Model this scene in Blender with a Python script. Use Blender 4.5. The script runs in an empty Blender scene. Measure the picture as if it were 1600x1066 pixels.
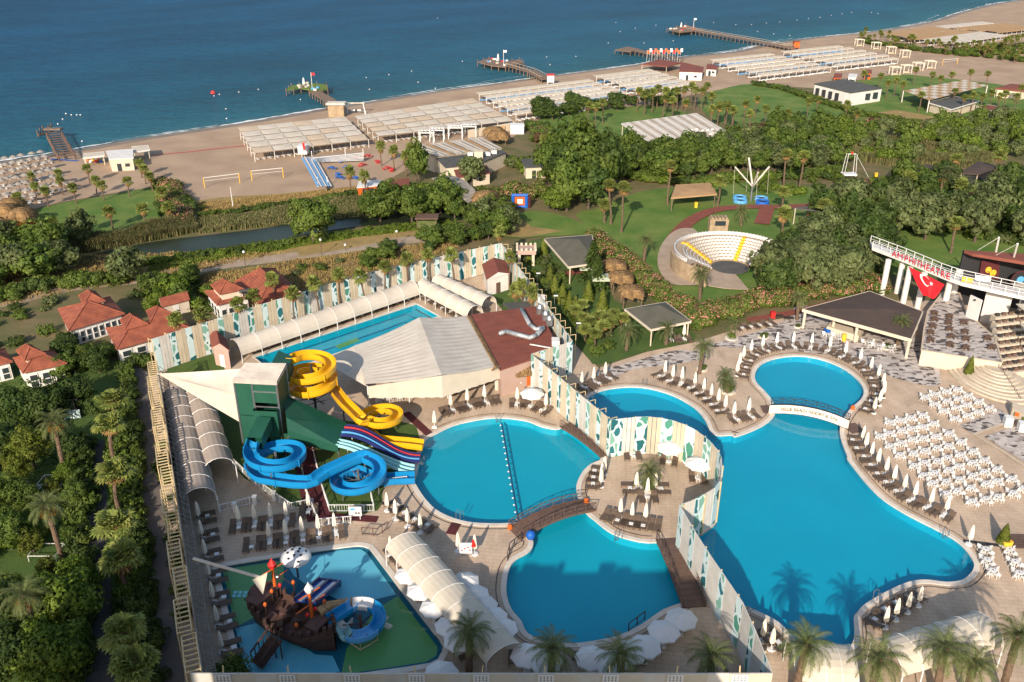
import bpy, bmesh, math, random
from mathutils import Vector, Matrix, Quaternion
from mathutils.geometry import tessellate_polygon
R = math.radians
random.seed(7)
sc = bpy.context.scene
col = sc.collection
# ---------------------------------------------------------------- camera
CAMH, PITCH, FPX = 60.0, R(25.7), 1397.0
cam = bpy.data.cameras.new('camera'); camo = bpy.data.objects.new('camera', cam); col.objects.link(camo)
cam.sensor_fit = 'HORIZONTAL'; cam.sensor_width = 36; cam.lens = 36*FPX/1600
cam.clip_start = 1; cam.clip_end = 30000
camo.location = (0, 0, CAMH); camo.rotation_euler = (R(90)-PITCH, 0, 0)
sc.camera = camo
# ---------------------------------------------------------------- light
SUN_EL, SUN_AZ = R(26), R(15.5)
w = bpy.data.worlds.new('World'); sc.world = w; w.use_nodes = True
nt = w.node_tree; bg = nt.nodes['Background']
sky = nt.nodes.new('ShaderNodeTexSky'); sky.sky_type = 'NISHITA'; sky.sun_disc = False
sky.sun_elevation = SUN_EL; sky.sun_rotation = R(180)+SUN_AZ; sky.air_density = 1.1; sky.dust_density = 1.5
nt.links.new(sky.outputs[0], bg.inputs[0]); bg.inputs[1].default_value = 0.112
sl = bpy.data.lights.new('sun', 'SUN'); sl.energy = 4.2; sl.angle = R(0.55); sl.color = (1.0, 0.87, 0.72)
so = bpy.data.objects.new('sun', sl); col.objects.link(so)
ldir = Vector((math.sin(SUN_AZ)*math.cos(SUN_EL), math.cos(SUN_AZ)*math.cos(SUN_EL), -math.sin(SUN_EL)))
so.rotation_euler = ldir.to_track_quat('-Z', 'Y').to_euler(); so.location = (0, -50, 120)
sc.view_settings.view_transform = 'Standard'; sc.view_settings.look = 'None'
sc.view_settings.exposure = 0.74; sc.view_settings.gamma = 1; sc.view_settings.use_curve_mapping = False
sc.render.engine = 'CYCLES'
# ---------------------------------------------------------------- survey: a photo point at height z -> world
CP, SP = math.cos(PITCH), math.sin(PITCH)
def G(x, y, z=0.0):
    u = (x-800)/FPX; v = (y-533)/FPX
    t = (CAMH-z)/(SP+v*CP)
    return Vector((u*t, (CP-v*SP)*t, z))
def PR(p):
    dz = p[2]-CAMH
    d = p[1]*CP-dz*SP; dn = -p[1]*SP-dz*CP
    return (800+FPX*p[0]/d, 533+FPX*dn/d)
def HG(bx, by, ty):                        # height of a thing standing at (bx,by) whose top shows at ty
    b = G(bx, by); lo, hi = 0.05, 40
    for _ in range(30):
        m = (lo+hi)/2
        if PR((b.x, b.y, m))[1] > ty: lo = m
        else: hi = m
    return lo
def Z(x0, y0, s, pts): return [(x0+a/s, y0+b/s) for a, b in pts]
def GL(pts, z=0.0): return [G(a, b, z) for a, b in pts]
Q = 1599/300.0
# ---------------------------------------------------------------- materials
MATS = {}
def mat(name, c, rough=0.7, c2=None, scale=1.0, bump=0.0, bscale=None, metal=0.0, spec=0.3, island=0.0, detail=4, stretch=None, obr=0.0):
    if name in MATS: return MATS[name]
    m = bpy.data.materials.new(name); m.use_nodes = True; n = m.node_tree.nodes; l = m.node_tree.links
    b = n['Principled BSDF']; b.inputs['Roughness'].default_value = rough; b.inputs['Metallic'].default_value = metal
    b.inputs['Specular IOR Level'].default_value = spec
    out = None
    tc = n.new('ShaderNodeTexCoord'); mp = n.new('ShaderNodeMapping'); l.new(tc.outputs['Object'], mp.inputs[0])
    if stretch: mp.inputs['Scale'].default_value = stretch
    rgb = n.new('ShaderNodeRGB'); rgb.outputs[0].default_value = (*c, 1); out = rgb.outputs[0]
    if c2:
        t = n.new('ShaderNodeTexNoise'); t.inputs['Scale'].default_value = scale; t.inputs['Detail'].default_value = detail
        l.new(mp.outputs[0], t.inputs['Vector'])
        r = n.new('ShaderNodeValToRGB'); r.color_ramp.elements[0].position = .35; r.color_ramp.elements[1].position = .65
        r.color_ramp.elements[0].color = (*c, 1); r.color_ramp.elements[1].color = (*c2, 1)
        l.new(t.outputs[0], r.inputs[0]); out = r.outputs[0]
    for amt, kind in ((island, 'g'), (obr, 'o')):
        if amt:
            g = n.new('ShaderNodeNewGeometry' if kind == 'g' else 'ShaderNodeObjectInfo')
            mr = n.new('ShaderNodeMapRange'); mr.inputs[3].default_value = 1-amt; mr.inputs[4].default_value = 1+amt
            l.new(g.outputs['Random Per Island' if kind == 'g' else 'Random'], mr.inputs[0])
            hs = n.new('ShaderNodeHueSaturation'); l.new(mr.outputs[0], hs.inputs['Value']); l.new(out, hs.inputs['Color'])
            out = hs.outputs[0]
    l.new(out, b.inputs['Base Color'])
    if bump:
        t = n.new('ShaderNodeTexNoise'); t.inputs['Scale'].default_value = bscale or scale; t.inputs['Detail'].default_value = 5
        l.new(mp.outputs[0], t.inputs['Vector'])
        bp = n.new('ShaderNodeBump'); bp.inputs['Strength'].default_value = bump; bp.inputs['Distance'].default_value = .1
        l.new(t.outputs[0], bp.inputs['Height']); l.new(bp.outputs[0], b.inputs['Normal'])
    MATS[name] = m; return m
def leafmat(name, c, c2, trans=0.35):
    m = mat(name, c, .6, c2=c2, scale=.9, island=.35, obr=.18, spec=.2)
    n = m.node_tree.nodes; l = m.node_tree.links; b = n['Principled BSDF']
    tr = n.new('ShaderNodeBsdfTranslucent'); mx = n.new('ShaderNodeMixShader'); mx.inputs[0].default_value = trans
    src = b.inputs['Base Color'].links[0].from_socket
    l.new(src, tr.inputs[0]); l.new(b.outputs[0], mx.inputs[1]); l.new(tr.outputs[0], mx.inputs[2])
    l.new(mx.outputs[0], n['Material Output'].inputs[0]); return m
def lin(r, g, b):
    f = lambda v: ((v/255+.055)/1.055)**2.4 if v > 10 else v/255/12.92
    return (f(r), f(g), f(b))
M = {}
M['scrub'] = mat('scrub_soil', (.16,.12,.06), .95, (.085,.09,.03), .2, .7, 2, detail=12)
M['dry'] = mat('dry_grass', (.30,.21,.075), .95, (.21,.15,.06), .35, .6, 3)
M['sand'] = mat('beach_sand', (.37,.265,.18), .95, (.29,.205,.14), .10, .7, .8, detail=12)
M['wet'] = mat('wet_sand', (.17,.115,.075), .5, (.21,.145,.10), .2, .2, 1)
M['lawn'] = mat('lawn_grass', (.062,.128,.018), .95, (.125,.172,.035), .16, .8, 3, detail=12)
M['lawnd'] = mat('dense_lawn_grass', (.045,.085,.018), .95, (.065,.105,.02), .3, .6, 5, detail=10)
M['deck'] = mat('stamped_deck', (.53,.405,.295), .75, (.42,.315,.225), .55, .3, 2.5, stretch=(1,.35,1), detail=8)
M['deck2'] = mat('pale_deck', (.44,.35,.25), .8, (.36,.28,.2), .8, .2, 3)
M['asph'] = mat('old_asphalt', (.11,.095,.085), .9, (.15,.125,.105), .3, .4, 3)
M['asphd'] = mat('dark_asphalt', (.05,.048,.047), .9, (.07,.065,.06), .4, .4, 4)
M['track'] = mat('dirt_track', (.33,.26,.19), .95, (.26,.20,.14), .3, .4, 2)
M['redpave'] = mat('red_paving', (.21,.065,.045), .85, (.165,.05,.035), 1.2, .2, 8)
M['kerb'] = mat('kerb_stone', (.5,.42,.32), .8, (.42,.34,.26), 1, .1)
M['cope'] = mat('pool_coping', (.62,.56,.48), .6, (.52,.46,.39), .8, .1, 4)
M['white'] = mat('white_paint', (.66,.63,.59), .5, (.58,.55,.51), .6)
M['plastic'] = mat('white_plastic', (.64,.63,.61), .35, spec=.5)
M['cream'] = mat('cream_fabric', (.52,.465,.375), .85, (.46,.41,.33), .5, .15, 2)
M['canvas'] = mat('canopy_canvas', (.53,.475,.40), .8, (.46,.405,.335), .35, .15, 1.5)
M['greycanvas'] = mat('taupe_canvas', (.33,.27,.22), .8, (.28,.23,.19), .35, .15, 1.5)
M['tent'] = mat('tent_fabric', (.53,.48,.41), .85, (.46,.41,.345), .5, .3, 1.2, stretch=(1,1,1))
M['umb'] = mat('umbrella_fabric', (.70,.64,.53), .85, obr=.06)
M['umbw'] = mat('white_umbrella_fabric', (.62,.61,.59), .85, obr=.05)
M['rattan'] = mat('brown_rattan', (.085,.058,.042), .75, (.12,.085,.06), 8, .2, 20, obr=.12)
M['dkmetal'] = mat('dark_metal', (.05,.045,.042), .5, metal=.3)
M['brmetal'] = mat('brown_metal', (.10,.062,.045), .6, (.13,.08,.06), 2)
M['steel'] = mat('galvanised_steel', (.42,.43,.44), .35, (.33,.34,.35), 2, metal=.8)
M['beigesteel'] = mat('beige_painted_steel', (.55,.43,.24), .6, (.47,.36,.2), 1)
M['board'] = mat('cream_board', (.50,.43,.31), .75, (.44,.37,.265), .7, .1, 2, obr=.08)
M['boardw'] = mat('white_board', (.53,.505,.46), .75, (.46,.435,.39), .7, .1, 2, obr=.06)
M['grayboard'] = mat('weathered_grey_board', (.27,.24,.21), .9, (.2,.18,.16), 1.2, .3, 3)
M['tile'] = mat('red_clay_tile', (.29,.088,.048), .85, (.20,.058,.035), .9, .5, 6)
M['rust'] = mat('rusty_brown_roof', (.20,.062,.042), .85, (.165,.05,.035), .5, .4, 6)
M['maroon'] = mat('maroon_mat', (.085,.018,.02), .9, (.065,.014,.016), 1)
M['dkbrown'] = mat('dark_brown_fabric', (.075,.052,.043), .9, (.06,.043,.036), .6, .2, 4)
M['olive'] = mat('olive_grey_fabric', (.105,.098,.075), .9, (.085,.08,.06), .5, .2, 3)
M['charcoal'] = mat('charcoal_roof', (.085,.085,.08), .9, (.065,.065,.062), .5, .3, 2)
M['thatch'] = mat('straw_thatch', (.24,.145,.062), .95, (.15,.09,.04), 1.5, .8, 9, island=.3)
M['tan'] = mat('tan_roof', (.38,.24,.12), .9, (.33,.2,.1), .5, .2, 3)
M['wall'] = mat('cream_plaster', (.56,.48,.37), .85, (.5,.42,.32), .5, .1)
M['pink'] = mat('pink_plaster', (.42,.29,.24), .85, (.38,.26,.21), .5)
M['green'] = mat('green_cladding', (.008,.062,.038), .5, (.011,.075,.047), .4, spec=.4)
M['greend'] = mat('dark_green_cladding', (.008,.055,.035), .55, (.01,.065,.04), .4)
M['roofmetal'] = mat('ribbed_roof_metal', (.46,.42,.37), .6, (.36,.32,.28), .8)
M['yel'] = mat('yellow_fibreglass', (.66,.36,.012), .3, spec=.5)
M['blu'] = mat('blue_fibreglass', (.008,.205,.46), .3, spec=.5)
M['navy'] = mat('navy_fibreglass', (.018,.025,.12), .35, spec=.5)
M['cyan'] = mat('pale_cyan_fibreglass', (.30,.58,.60), .35, spec=.5)
M['teal'] = mat('teal_fibreglass', (.03,.27,.32), .35, spec=.5)
M['redf'] = mat('red_fibreglass', (.45,.045,.06), .4)
M['lblue'] = mat('light_blue_fibreglass', (.10,.33,.62), .35)
M['red'] = mat('red_paint', (.50,.02,.018), .5)
M['flag'] = mat('red_flag_cloth', (.60,.012,.018), .7)
M['orange'] = mat('orange_paint', (.50,.10,.015), .6)
M['yellowp'] = mat('yellow_paint', (.70,.40,.03), .6)
M['bluep'] = mat('blue_paint', (.01,.10,.40), .5)
M['ship'] = mat('dark_ship_timber', (.045,.025,.018), .7, (.075,.04,.028), 1.5, .4, 5)
M['shipdeck'] = mat('ship_deck_timber', (.10,.055,.045), .8, (.075,.04,.033), 1.5, .3, 5)
M['wood'] = mat('weathered_timber', (.20,.14,.10), .9, (.14,.095,.07), 1, .4, 5)
M['stone'] = mat('tan_stone', (.36,.27,.17), .9, (.27,.19,.12), .9, .6, 3)
M['bark'] = mat('palm_bark', (.15,.10,.065), .95, (.09,.06,.04), 3, .6, 8)
M['barkt'] = mat('tree_bark', (.10,.075,.055), .95, (.07,.05,.04), 3, .5, 6)
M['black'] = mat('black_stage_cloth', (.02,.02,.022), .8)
M['glass'] = mat('dark_window_glass', (.03,.04,.045), .1, spec=.8)
M['duct'] = mat('duct_metal', (.45,.46,.46), .4, (.36,.37,.38), 1.5, metal=.5)
M['leaf'] = leafmat('broad_leaf', (.07,.115,.018), (.135,.175,.034))
M['leafd'] = leafmat('dark_leaf', (.045,.078,.017), (.085,.118,.026))
M['leafg'] = leafmat('grey_green_leaf', (.088,.115,.04), (.15,.172,.065))
M['leafy'] = leafmat('yellow_green_leaf', (.10,.13,.015), (.14,.155,.025))
M['leafb'] = leafmat('bright_leaf', (.085,.135,.014), (.15,.20,.03))
M['reed'] = leafmat('reed_blade', (.10,.12,.04), (.19,.16,.07))
M['pinkfl'] = mat('pink_flower', (.42,.17,.13), .7, island=.35)
M['palm'] = leafmat('palm_frond', (.13,.17,.035), (.22,.235,.06), .3)
M['palmd'] = leafmat('date_palm_frond', (.085,.112,.036), (.145,.162,.058), .3)
M['skirt'] = leafmat('dry_palm_skirt', (.26,.16,.06), (.20,.115,.04), .1)
M['dates'] = leafmat('orange_date_cluster', (.62,.22,.01), (.5,.16,.01), .05)
def deckmat():
    m = M['deck']; n = m.node_tree.nodes; l = m.node_tree.links; b = n['Principled BSDF']; src = b.inputs['Base Color'].links[0].from_socket
    tc = n.new('ShaderNodeTexCoord'); mp = n.new('ShaderNodeMapping'); mp.inputs['Rotation'].default_value = (0,0,.12); l.new(tc.outputs['Object'], mp.inputs[0])
    br = n.new('ShaderNodeTexBrick'); br.inputs['Scale'].default_value = .45; br.inputs['Mortar Size'].default_value = .018; br.inputs['Color1'].default_value = (1,1,1,1); br.inputs['Color2'].default_value = (.93,.93,.935,1); br.inputs['Mortar'].default_value = (.78,.76,.74,1); l.new(mp.outputs[0], br.inputs['Vector'])
    st = n.new('ShaderNodeTexNoise'); st.inputs['Scale'].default_value = .22; st.inputs['Detail'].default_value = 7; l.new(mp.outputs[0], st.inputs['Vector'])
    r = n.new('ShaderNodeMapRange'); r.inputs[1].default_value = .36; r.inputs[2].default_value = .46; r.inputs[3].default_value = .84; r.inputs[4].default_value = 1.0; l.new(st.outputs[0], r.inputs[0])
    x1 = n.new('ShaderNodeMix'); x1.data_type = 'RGBA'; x1.blend_type = 'MULTIPLY'; x1.inputs[0].default_value = .8; l.new(src, x1.inputs[6]); l.new(br.outputs[0], x1.inputs[7])
    hs = n.new('ShaderNodeHueSaturation'); l.new(r.outputs[0], hs.inputs['Value']); l.new(x1.outputs[2], hs.inputs['Color']); l.new(hs.outputs[0], b.inputs['Base Color'])
deckmat()
# crazy paving: light stones, dark stones
def paving():
    m = mat('black_white_paving', (.4,.36,.33), .8); n = m.node_tree.nodes; l = m.node_tree.links
    tc = n.new('ShaderNodeTexCoord'); mp = n.new('ShaderNodeMapping'); mp.inputs['Scale'].default_value = (1.1,1.9,1)
    v = n.new('ShaderNodeTexVoronoi'); v.distance = 'CHEBYCHEV'; v.inputs['Scale'].default_value = 1.2
    r = n.new('ShaderNodeValToRGB'); r.color_ramp.interpolation = 'CONSTANT'
    e = r.color_ramp.elements; e[0].color = (.09,.075,.07,1); e[1].position = .28; e[1].color = (.38,.34,.31,1)
    x = e.new(.55); x.color = (.47,.42,.38,1); x = e.new(.8); x.color = (.25,.21,.19,1)
    l.new(tc.outputs['Object'], mp.inputs[0]); l.new(mp.outputs[0], v.inputs['Vector']); l.new(v.outputs['Color'], r.inputs[0])
    l.new(r.outputs[0], n['Principled BSDF'].inputs['Base Color']); return m
M['paving'] = paving()
# printed leaf mural (flat print on the panels), in panel UV metres
def mural():
    m = mat('leaf_mural_print', (.5,.6,.55), .75); n = m.node_tree.nodes; l = m.node_tree.links
    uv = n.new('ShaderNodeUVMap'); mp = n.new('ShaderNodeMapping'); mp.inputs['Rotation'].default_value = (0,0,.5); mp.inputs['Scale'].default_value = (1.0,.62,1)
    l.new(uv.outputs[0], mp.inputs[0])
    oi = n.new('ShaderNodeObjectInfo'); ad = n.new('ShaderNodeVectorMath'); ad.operation = 'ADD'
    sc_ = n.new('ShaderNodeVectorMath'); sc_.operation = 'SCALE'; sc_.inputs['Scale'].default_value = 40
    l.new(oi.outputs['Random'], sc_.inputs[0]); l.new(mp.outputs[0], ad.inputs[0]); l.new(sc_.outputs[0], ad.inputs[1])
    ns = n.new('ShaderNodeTexNoise'); ns.inputs['Scale'].default_value = 1.3; l.new(ad.outputs[0], ns.inputs['Vector'])
    ad2 = n.new('ShaderNodeVectorMath'); ad2.operation = 'MULTIPLY_ADD'; ad2.inputs[1].default_value = (.55,.55,.55); l.new(ns.outputs['Color'], ad2.inputs[0]); l.new(ad.outputs[0], ad2.inputs[2])
    v = n.new('ShaderNodeTexVoronoi'); v.inputs['Scale'].default_value = 1.05; v.inputs['Randomness'].default_value = 1; l.new(ad2.outputs[0], v.inputs['Vector'])
    v2 = n.new('ShaderNodeTexVoronoi'); v2.feature = 'DISTANCE_TO_EDGE'; v2.inputs['Scale'].default_value = 1.05; l.new(ad2.outputs[0], v2.inputs['Vector'])
    r = n.new('ShaderNodeValToRGB'); r.color_ramp.interpolation = 'CONSTANT'; e = r.color_ramp.elements
    e[0].color = (.012,.10,.11,1); e[1].position = .3; e[1].color = (.06,.22,.16,1); x = e.new(.48); x.color = (.17,.34,.27,1); x = e.new(.62); x.color = (.02,.13,.15,1); x = e.new(.74); x.color = (.46,.58,.58,1)
    l.new(v.outputs['Color'], r.inputs[0])
    t = n.new('ShaderNodeMath'); t.operation = 'GREATER_THAN'; t.inputs[1].default_value = .11; l.new(v2.outputs['Distance'], t.inputs[0])
    mx = n.new('ShaderNodeMix'); mx.data_type = 'RGBA'; mx.inputs[6].default_value = (.50,.60,.60,1)
    l.new(t.outputs[0], mx.inputs[0]); l.new(r.outputs[0], mx.inputs[7]); l.new(mx.outputs[2], n['Principled BSDF'].inputs['Base Color'])
    return m
M['mural'] = mural()
def waterskin(name, tint, gloss_bump, bscale):
    m = bpy.data.materials.new(name); m.use_nodes = True; n = m.node_tree.nodes; l = m.node_tree.links
    n.remove(n['Principled BSDF'])
    tr = n.new('ShaderNodeBsdfTransparent'); tr.inputs[0].default_value = (*tint, 1)
    gl = n.new('ShaderNodeBsdfGlossy'); gl.inputs['Roughness'].default_value = .03
    fr = n.new('ShaderNodeFresnel'); fr.inputs[0].default_value = 1.33
    mx = n.new('ShaderNodeMixShader'); tc = n.new('ShaderNodeTexCoord'); ns = n.new('ShaderNodeTexNoise'); ns.inputs['Scale'].default_value = bscale; ns.inputs['Detail'].default_value = 3
    bp = n.new('ShaderNodeBump'); bp.inputs['Strength'].default_value = gloss_bump; bp.inputs['Distance'].default_value = .05
    l.new(tc.outputs['Object'], ns.inputs['Vector']); l.new(ns.outputs[0], bp.inputs['Height'])
    l.new(bp.outputs[0], gl.inputs['Normal']); l.new(bp.outputs[0], fr.inputs['Normal'])
    gm = n.new('ShaderNodeNewGeometry'); mr = n.new('ShaderNodeMapRange'); mr.inputs[3].default_value = 1.33; mr.inputs[4].default_value = 1/1.33
    l.new(gm.outputs['Backfacing'], mr.inputs[0]); l.new(mr.outputs[0], fr.inputs[0])
    l.new(fr.outputs[0], mx.inputs[0]); l.new(tr.outputs[0], mx.inputs[1]); l.new(gl.outputs[0], mx.inputs[2]); l.new(mx.outputs[0], n['Material Output'].inputs[0])
    return m
M['water'] = waterskin('pool_water', (.80,.97,1.0), .3, 1.6)
M['poolfloor'] = mat('blue_pool_floor', (.0,.285,.405), .6, (.0,.305,.43), .15)
M['poolfloor2'] = mat('teal_pool_floor', (.0,.295,.39), .6, (.0,.315,.415), .12)
M['poolline'] = mat('pool_lane_paint', (.01,.05,.12), .6)
M['poolgreen'] = mat('pool_green_paint', (.13,.27,.08), .6, (.15,.30,.09), .2)
M['poolblue'] = mat('pool_pale_blue_paint', (.16,.42,.52), .6, (.18,.46,.56), .2)
M['poolnavy'] = mat('pool_teal_paint', (.006,.10,.15), .6)
# ---------------------------------------------------------------- mesh helpers
class MB:
    def __init__(s): s.v = []; s.f = []; s.uv = {}; s.m = []; s.mi = 0
    def face(s, pts, uv=None):
        i = len(s.v); s.v += [Vector(p) for p in pts]; s.f.append(tuple(range(i, i+len(pts)))); s.m.append(s.mi)
        if uv: s.uv[len(s.f)-1] = uv
        return s
    def box(s, c, size, rz=0.0):
        x, y, z = (d/2 for d in size); c = Vector(c); cs, sn = math.cos(rz), math.sin(rz); i = len(s.v)
        for dz in (-z, z):
            for dx, dy in ((-x,-y),(x,-y),(x,y),(-x,y)): s.v.append(c+Vector((dx*cs-dy*sn, dx*sn+dy*cs, dz)))
        for f in ((3,2,1,0),(4,5,6,7),(0,1,5,4),(1,2,6,5),(2,3,7,6),(3,0,4,7)): s.f.append(tuple(i+k for k in f)); s.m.append(s.mi)
        return s
    def bar(s, a, b, w, h=None):
        a = Vector(a); b = Vector(b); d = (b-a); h = h or w
        if d.length < 1e-6: return s
        d.normalize(); up = Vector((0,0,1)) if abs(d.z) < .95 else Vector((1,0,0))
        x = d.cross(up).normalized()*w/2; y = x.cross(d).normalized()*h/2; i = len(s.v)
        for p in (a, b): s.v += [p-x-y, p+x-y, p+x+y, p-x+y]
        for f in ((3,2,1,0),(4,5,6,7),(0,1,5,4),(1,2,6,5),(2,3,7,6),(3,0,4,7)): s.f.append(tuple(i+k for k in f)); s.m.append(s.mi)
        return s
    def tube(s, a, b, r0, r1=None, n=8, cap=True):
        a = Vector(a); b = Vector(b); r1 = r0 if r1 is None else r1; d = (b-a).normalized()
        up = Vector((0,0,1)) if abs(d.z) < .95 else Vector((1,0,0)); x = d.cross(up).normalized(); y = x.cross(d); i = len(s.v)
        for p, r in ((a, r0), (b, r1)):
            for k in range(n):
                t = 2*math.pi*k/n; s.v.append(p+x*(r*math.cos(t))+y*(r*math.sin(t)))
        for k in range(n): s.f.append((i+k, i+(k+1)%n, i+n+(k+1)%n, i+n+k)); s.m.append(s.mi)
        if cap: s.f.append(tuple(i+k for k in range(n-1,-1,-1))); s.m.append(s.mi); s.f.append(tuple(i+n+k for k in range(n))); s.m.append(s.mi)
        return s
    def lathe(s, prof, n=8, c=(0,0,0), rot=0):
        i = len(s.v); c = Vector(c)
        for r, z in prof:
            for k in range(n):
                t = 2*math.pi*k/n+rot; s.v.append(c+Vector((r*math.cos(t), r*math.sin(t), z)))
        for j in range(len(prof)-1):
            for k in range(n): a = i+j*n; s.f.append((a+k, a+(k+1)%n, a+n+(k+1)%n, a+n+k)); s.m.append(s.mi)
        return s
    def prism(s, poly, z0, z1, top=True, bottom=False):
        n = len(poly); i = len(s.v)
        for z in (z0, z1): s.v += [Vector((p[0], p[1], z)) for p in poly]
        for k in range(n): s.f.append((i+k, i+(k+1)%n, i+n+(k+1)%n, i+n+k)); s.m.append(s.mi)
        if top: s.poly([Vector((p[0],p[1],z1)) for p in poly])
        if bottom: s.poly([Vector((p[0],p[1],z0)) for p in poly])
        return s
    def poly(s, pts, holes=()):
        loops = [[Vector(p) for p in pts]]+[[Vector(p) for p in h] for h in holes]
        tris = tessellate_polygon(loops); i = len(s.v)
        for lp in loops: s.v += lp
        for t in tris:
            a, b, c = (s.v[i+k] for k in t)
            nz = (b-a).cross(c-a).z
            s.f.append(tuple(i+k for k in (t if nz >= 0 else t[::-1]))); s.m.append(s.mi)
        return s
    def mesh(s, name, mats, smooth=False, off=None):
        me = bpy.data.meshes.new(name)
        o = Vector(off) if off is not None else Vector((0,0,0))
        me.from_pydata([tuple(p-o) for p in s.v], [], s.f)
        mats = mats if isinstance(mats, (list, tuple)) else [mats]
        for k in mats: me.materials.append(M[k] if isinstance(k, str) else k)
        if len(mats) > 1: me.polygons.foreach_set('material_index', s.m)
        if s.uv:
            ul = me.uv_layers.new(name='UVMap')
            for fi, uvs in s.uv.items():
                for li, u in zip(me.polygons[fi].loop_indices, uvs): ul.data[li].uv = u
        if smooth: me.polygons.foreach_set('use_smooth', [True]*len(me.polygons))
        me.update(); return me
    def build(s, name, mats, parent=None, smooth=False, origin=None):
        off = Vector((0,0,0))
        if parent is not None:
            p = parent
            while p is not None: off += p.location; p = p.parent
        loc = Vector((0,0,0))
        if origin is not None: loc = Vector(origin)-off; off = Vector(origin)
        o = bpy.data.objects.new(name, s.mesh(name, mats, smooth, off)); col.objects.link(o); o.parent = parent; o.location = loc
        return o
def tag(o, label, cat, group=None):
    o['label'] = label; o['category'] = cat
    if group: o['group'] = group
    return o
def thing(name, label, cat, loc, group=None):
    o = bpy.data.objects.new(name, None); o.empty_display_size = .3; col.objects.link(o); o.location = loc
    return tag(o, label, cat, group)
def struct(name, mb, m, kind='structure', smooth=False):
    o = mb.build(name, m, smooth=smooth); o['kind'] = kind; return o
def sheet(name, pts, z, m): return struct(name, MB().poly([Vector((p[0],p[1],z)) for p in pts]), m)
class Proto:
    """one kind of thing: parts as (name, mesh, parent index or -1); place() copies them all"""
    def __init__(s): s.parts = []; s.objs = None
    def add(s, name, mb, mats, parent=-1, smooth=False): s.parts.append((name, mb.mesh(name, mats, smooth), parent)); return s
    def place(s, name, label, cat, loc, rz=0.0, sc_=1.0, group=None, tilt=None):
        single = len(s.parts) == 1
        t = bpy.data.objects.new(name, s.parts[0][1] if single else None); col.objects.link(t)
        t.location = loc; t.rotation_euler = (tilt[0] if tilt else 0, tilt[1] if tilt else 0, rz)
        t.scale = (sc_, sc_, sc_) if not isinstance(sc_, (tuple, list)) else sc_
        tag(t, label, cat, group)
        if not single:
            os_ = []
            for nm, me, pi in s.parts:
                o = bpy.data.objects.new(nm, me); col.objects.link(o); o.parent = t if pi < 0 else os_[pi]; os_.append(o)
                if nm in ('flowers','date_clusters'): o['kind'] = 'stuff'
        return t
def catmull(pts, n=6, closed=False):
    P = [Vector(p) for p in pts]; out = []
    k = len(P)
    for i in range(k if closed else k-1):
        g = (lambda j: P[j % k]) if closed else (lambda j: P[max(0, min(k-1, j))])
        a, b, c, d = g(i-1), g(i), g(i+1), g(i+2)
        for j in range(n):
            t = j/n
            out.append(.5*((2*b)+(c-a)*t+(2*a-5*b+4*c-d)*t*t+(3*b-a-3*c+d)*t**3))
    if not closed: out.append(P[-1])
    return out
def resample(pts, step):
    out = [Vector(pts[0])]; acc = 0.0
    for a, b in zip(pts, pts[1:]):
        a = Vector(a); b = Vector(b); L = (b-a).length; pos = 0.0
        while acc+(L-pos) >= step:
            pos += step-acc; acc = 0.0; out.append(a.lerp(b, pos/L))
        acc += L-pos
    return out
def along(pts, n, ends=False):
    L = [0.0]
    for a, b in zip(pts, pts[1:]): L.append(L[-1]+(Vector(b)-Vector(a)).length)
    res = []
    for i in range(n):
        d = L[-1]*((i/(n-1) if n > 1 else .5) if ends else (i+.5)/n)
        k = 0
        while k < len(L)-2 and L[k+1] < d: k += 1
        a, b = Vector(pts[k]), Vector(pts[k+1]); t = (d-L[k])/max(1e-6, L[k+1]-L[k])
        res.append((a.lerp(b, t), (b-a).normalized()))
    return res
def area(poly): return sum(a[0]*b[1]-b[0]*a[1] for a, b in zip(poly, poly[1:]+poly[:1]))/2
def offset(poly, d):
    """closed outline moved outward by d"""
    if area(poly) < 0: d = -d
    n = len(poly); out = []
    for i in range(n):
        a, b, c = poly[i-1], poly[i], poly[(i+1) % n]
        t = Vector((c[0]-a[0], c[1]-a[1], 0))
        if t.length < 1e-6: t = Vector((1,0,0))
        t.normalize(); out.append(Vector((b[0]+t.y*d, b[1]-t.x*d, b[2] if len(b) > 2 else 0)))
    return out
def inside(p, poly):
    c = False; n = len(poly)
    for i in range(n):
        a, b = poly[i], poly[i-1]
        if (a[1] > p[1]) != (b[1] > p[1]) and p[0] < (b[0]-a[0])*(p[1]-a[1])/(b[1]-a[1])+a[0]: c = not c
    return c
# ================================================================ SETTING
HW = 5.3
shore_px = [(-900,392),(-500,333),(-250,293),(0,253),(60,244),(118,234),(220,216),(338,198),(430,183),(510,169),(567,160),(682,142),(760,132),(824,123),(900,113),(999,100),(1067,89),(1144,81),(1195,70),(1263,60),(1347,51),(1398,44),(1459,32),(1496,20),(1550,7),(1600,-1),(1700,-17),(1850,-36),(2100,-60)]
shore = catmull(GL(shore_px, -.5), 6)
sd = (G(1347,51)-G(0,253)).normalized(); sea_n = Vector((-sd.y, sd.x, 0))
if sea_n.y < 0: sea_n = -sea_n
inl = [Vector((p.x-sea_n.x*6, p.y-sea_n.y*6, 0)) for p in shore]
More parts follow.
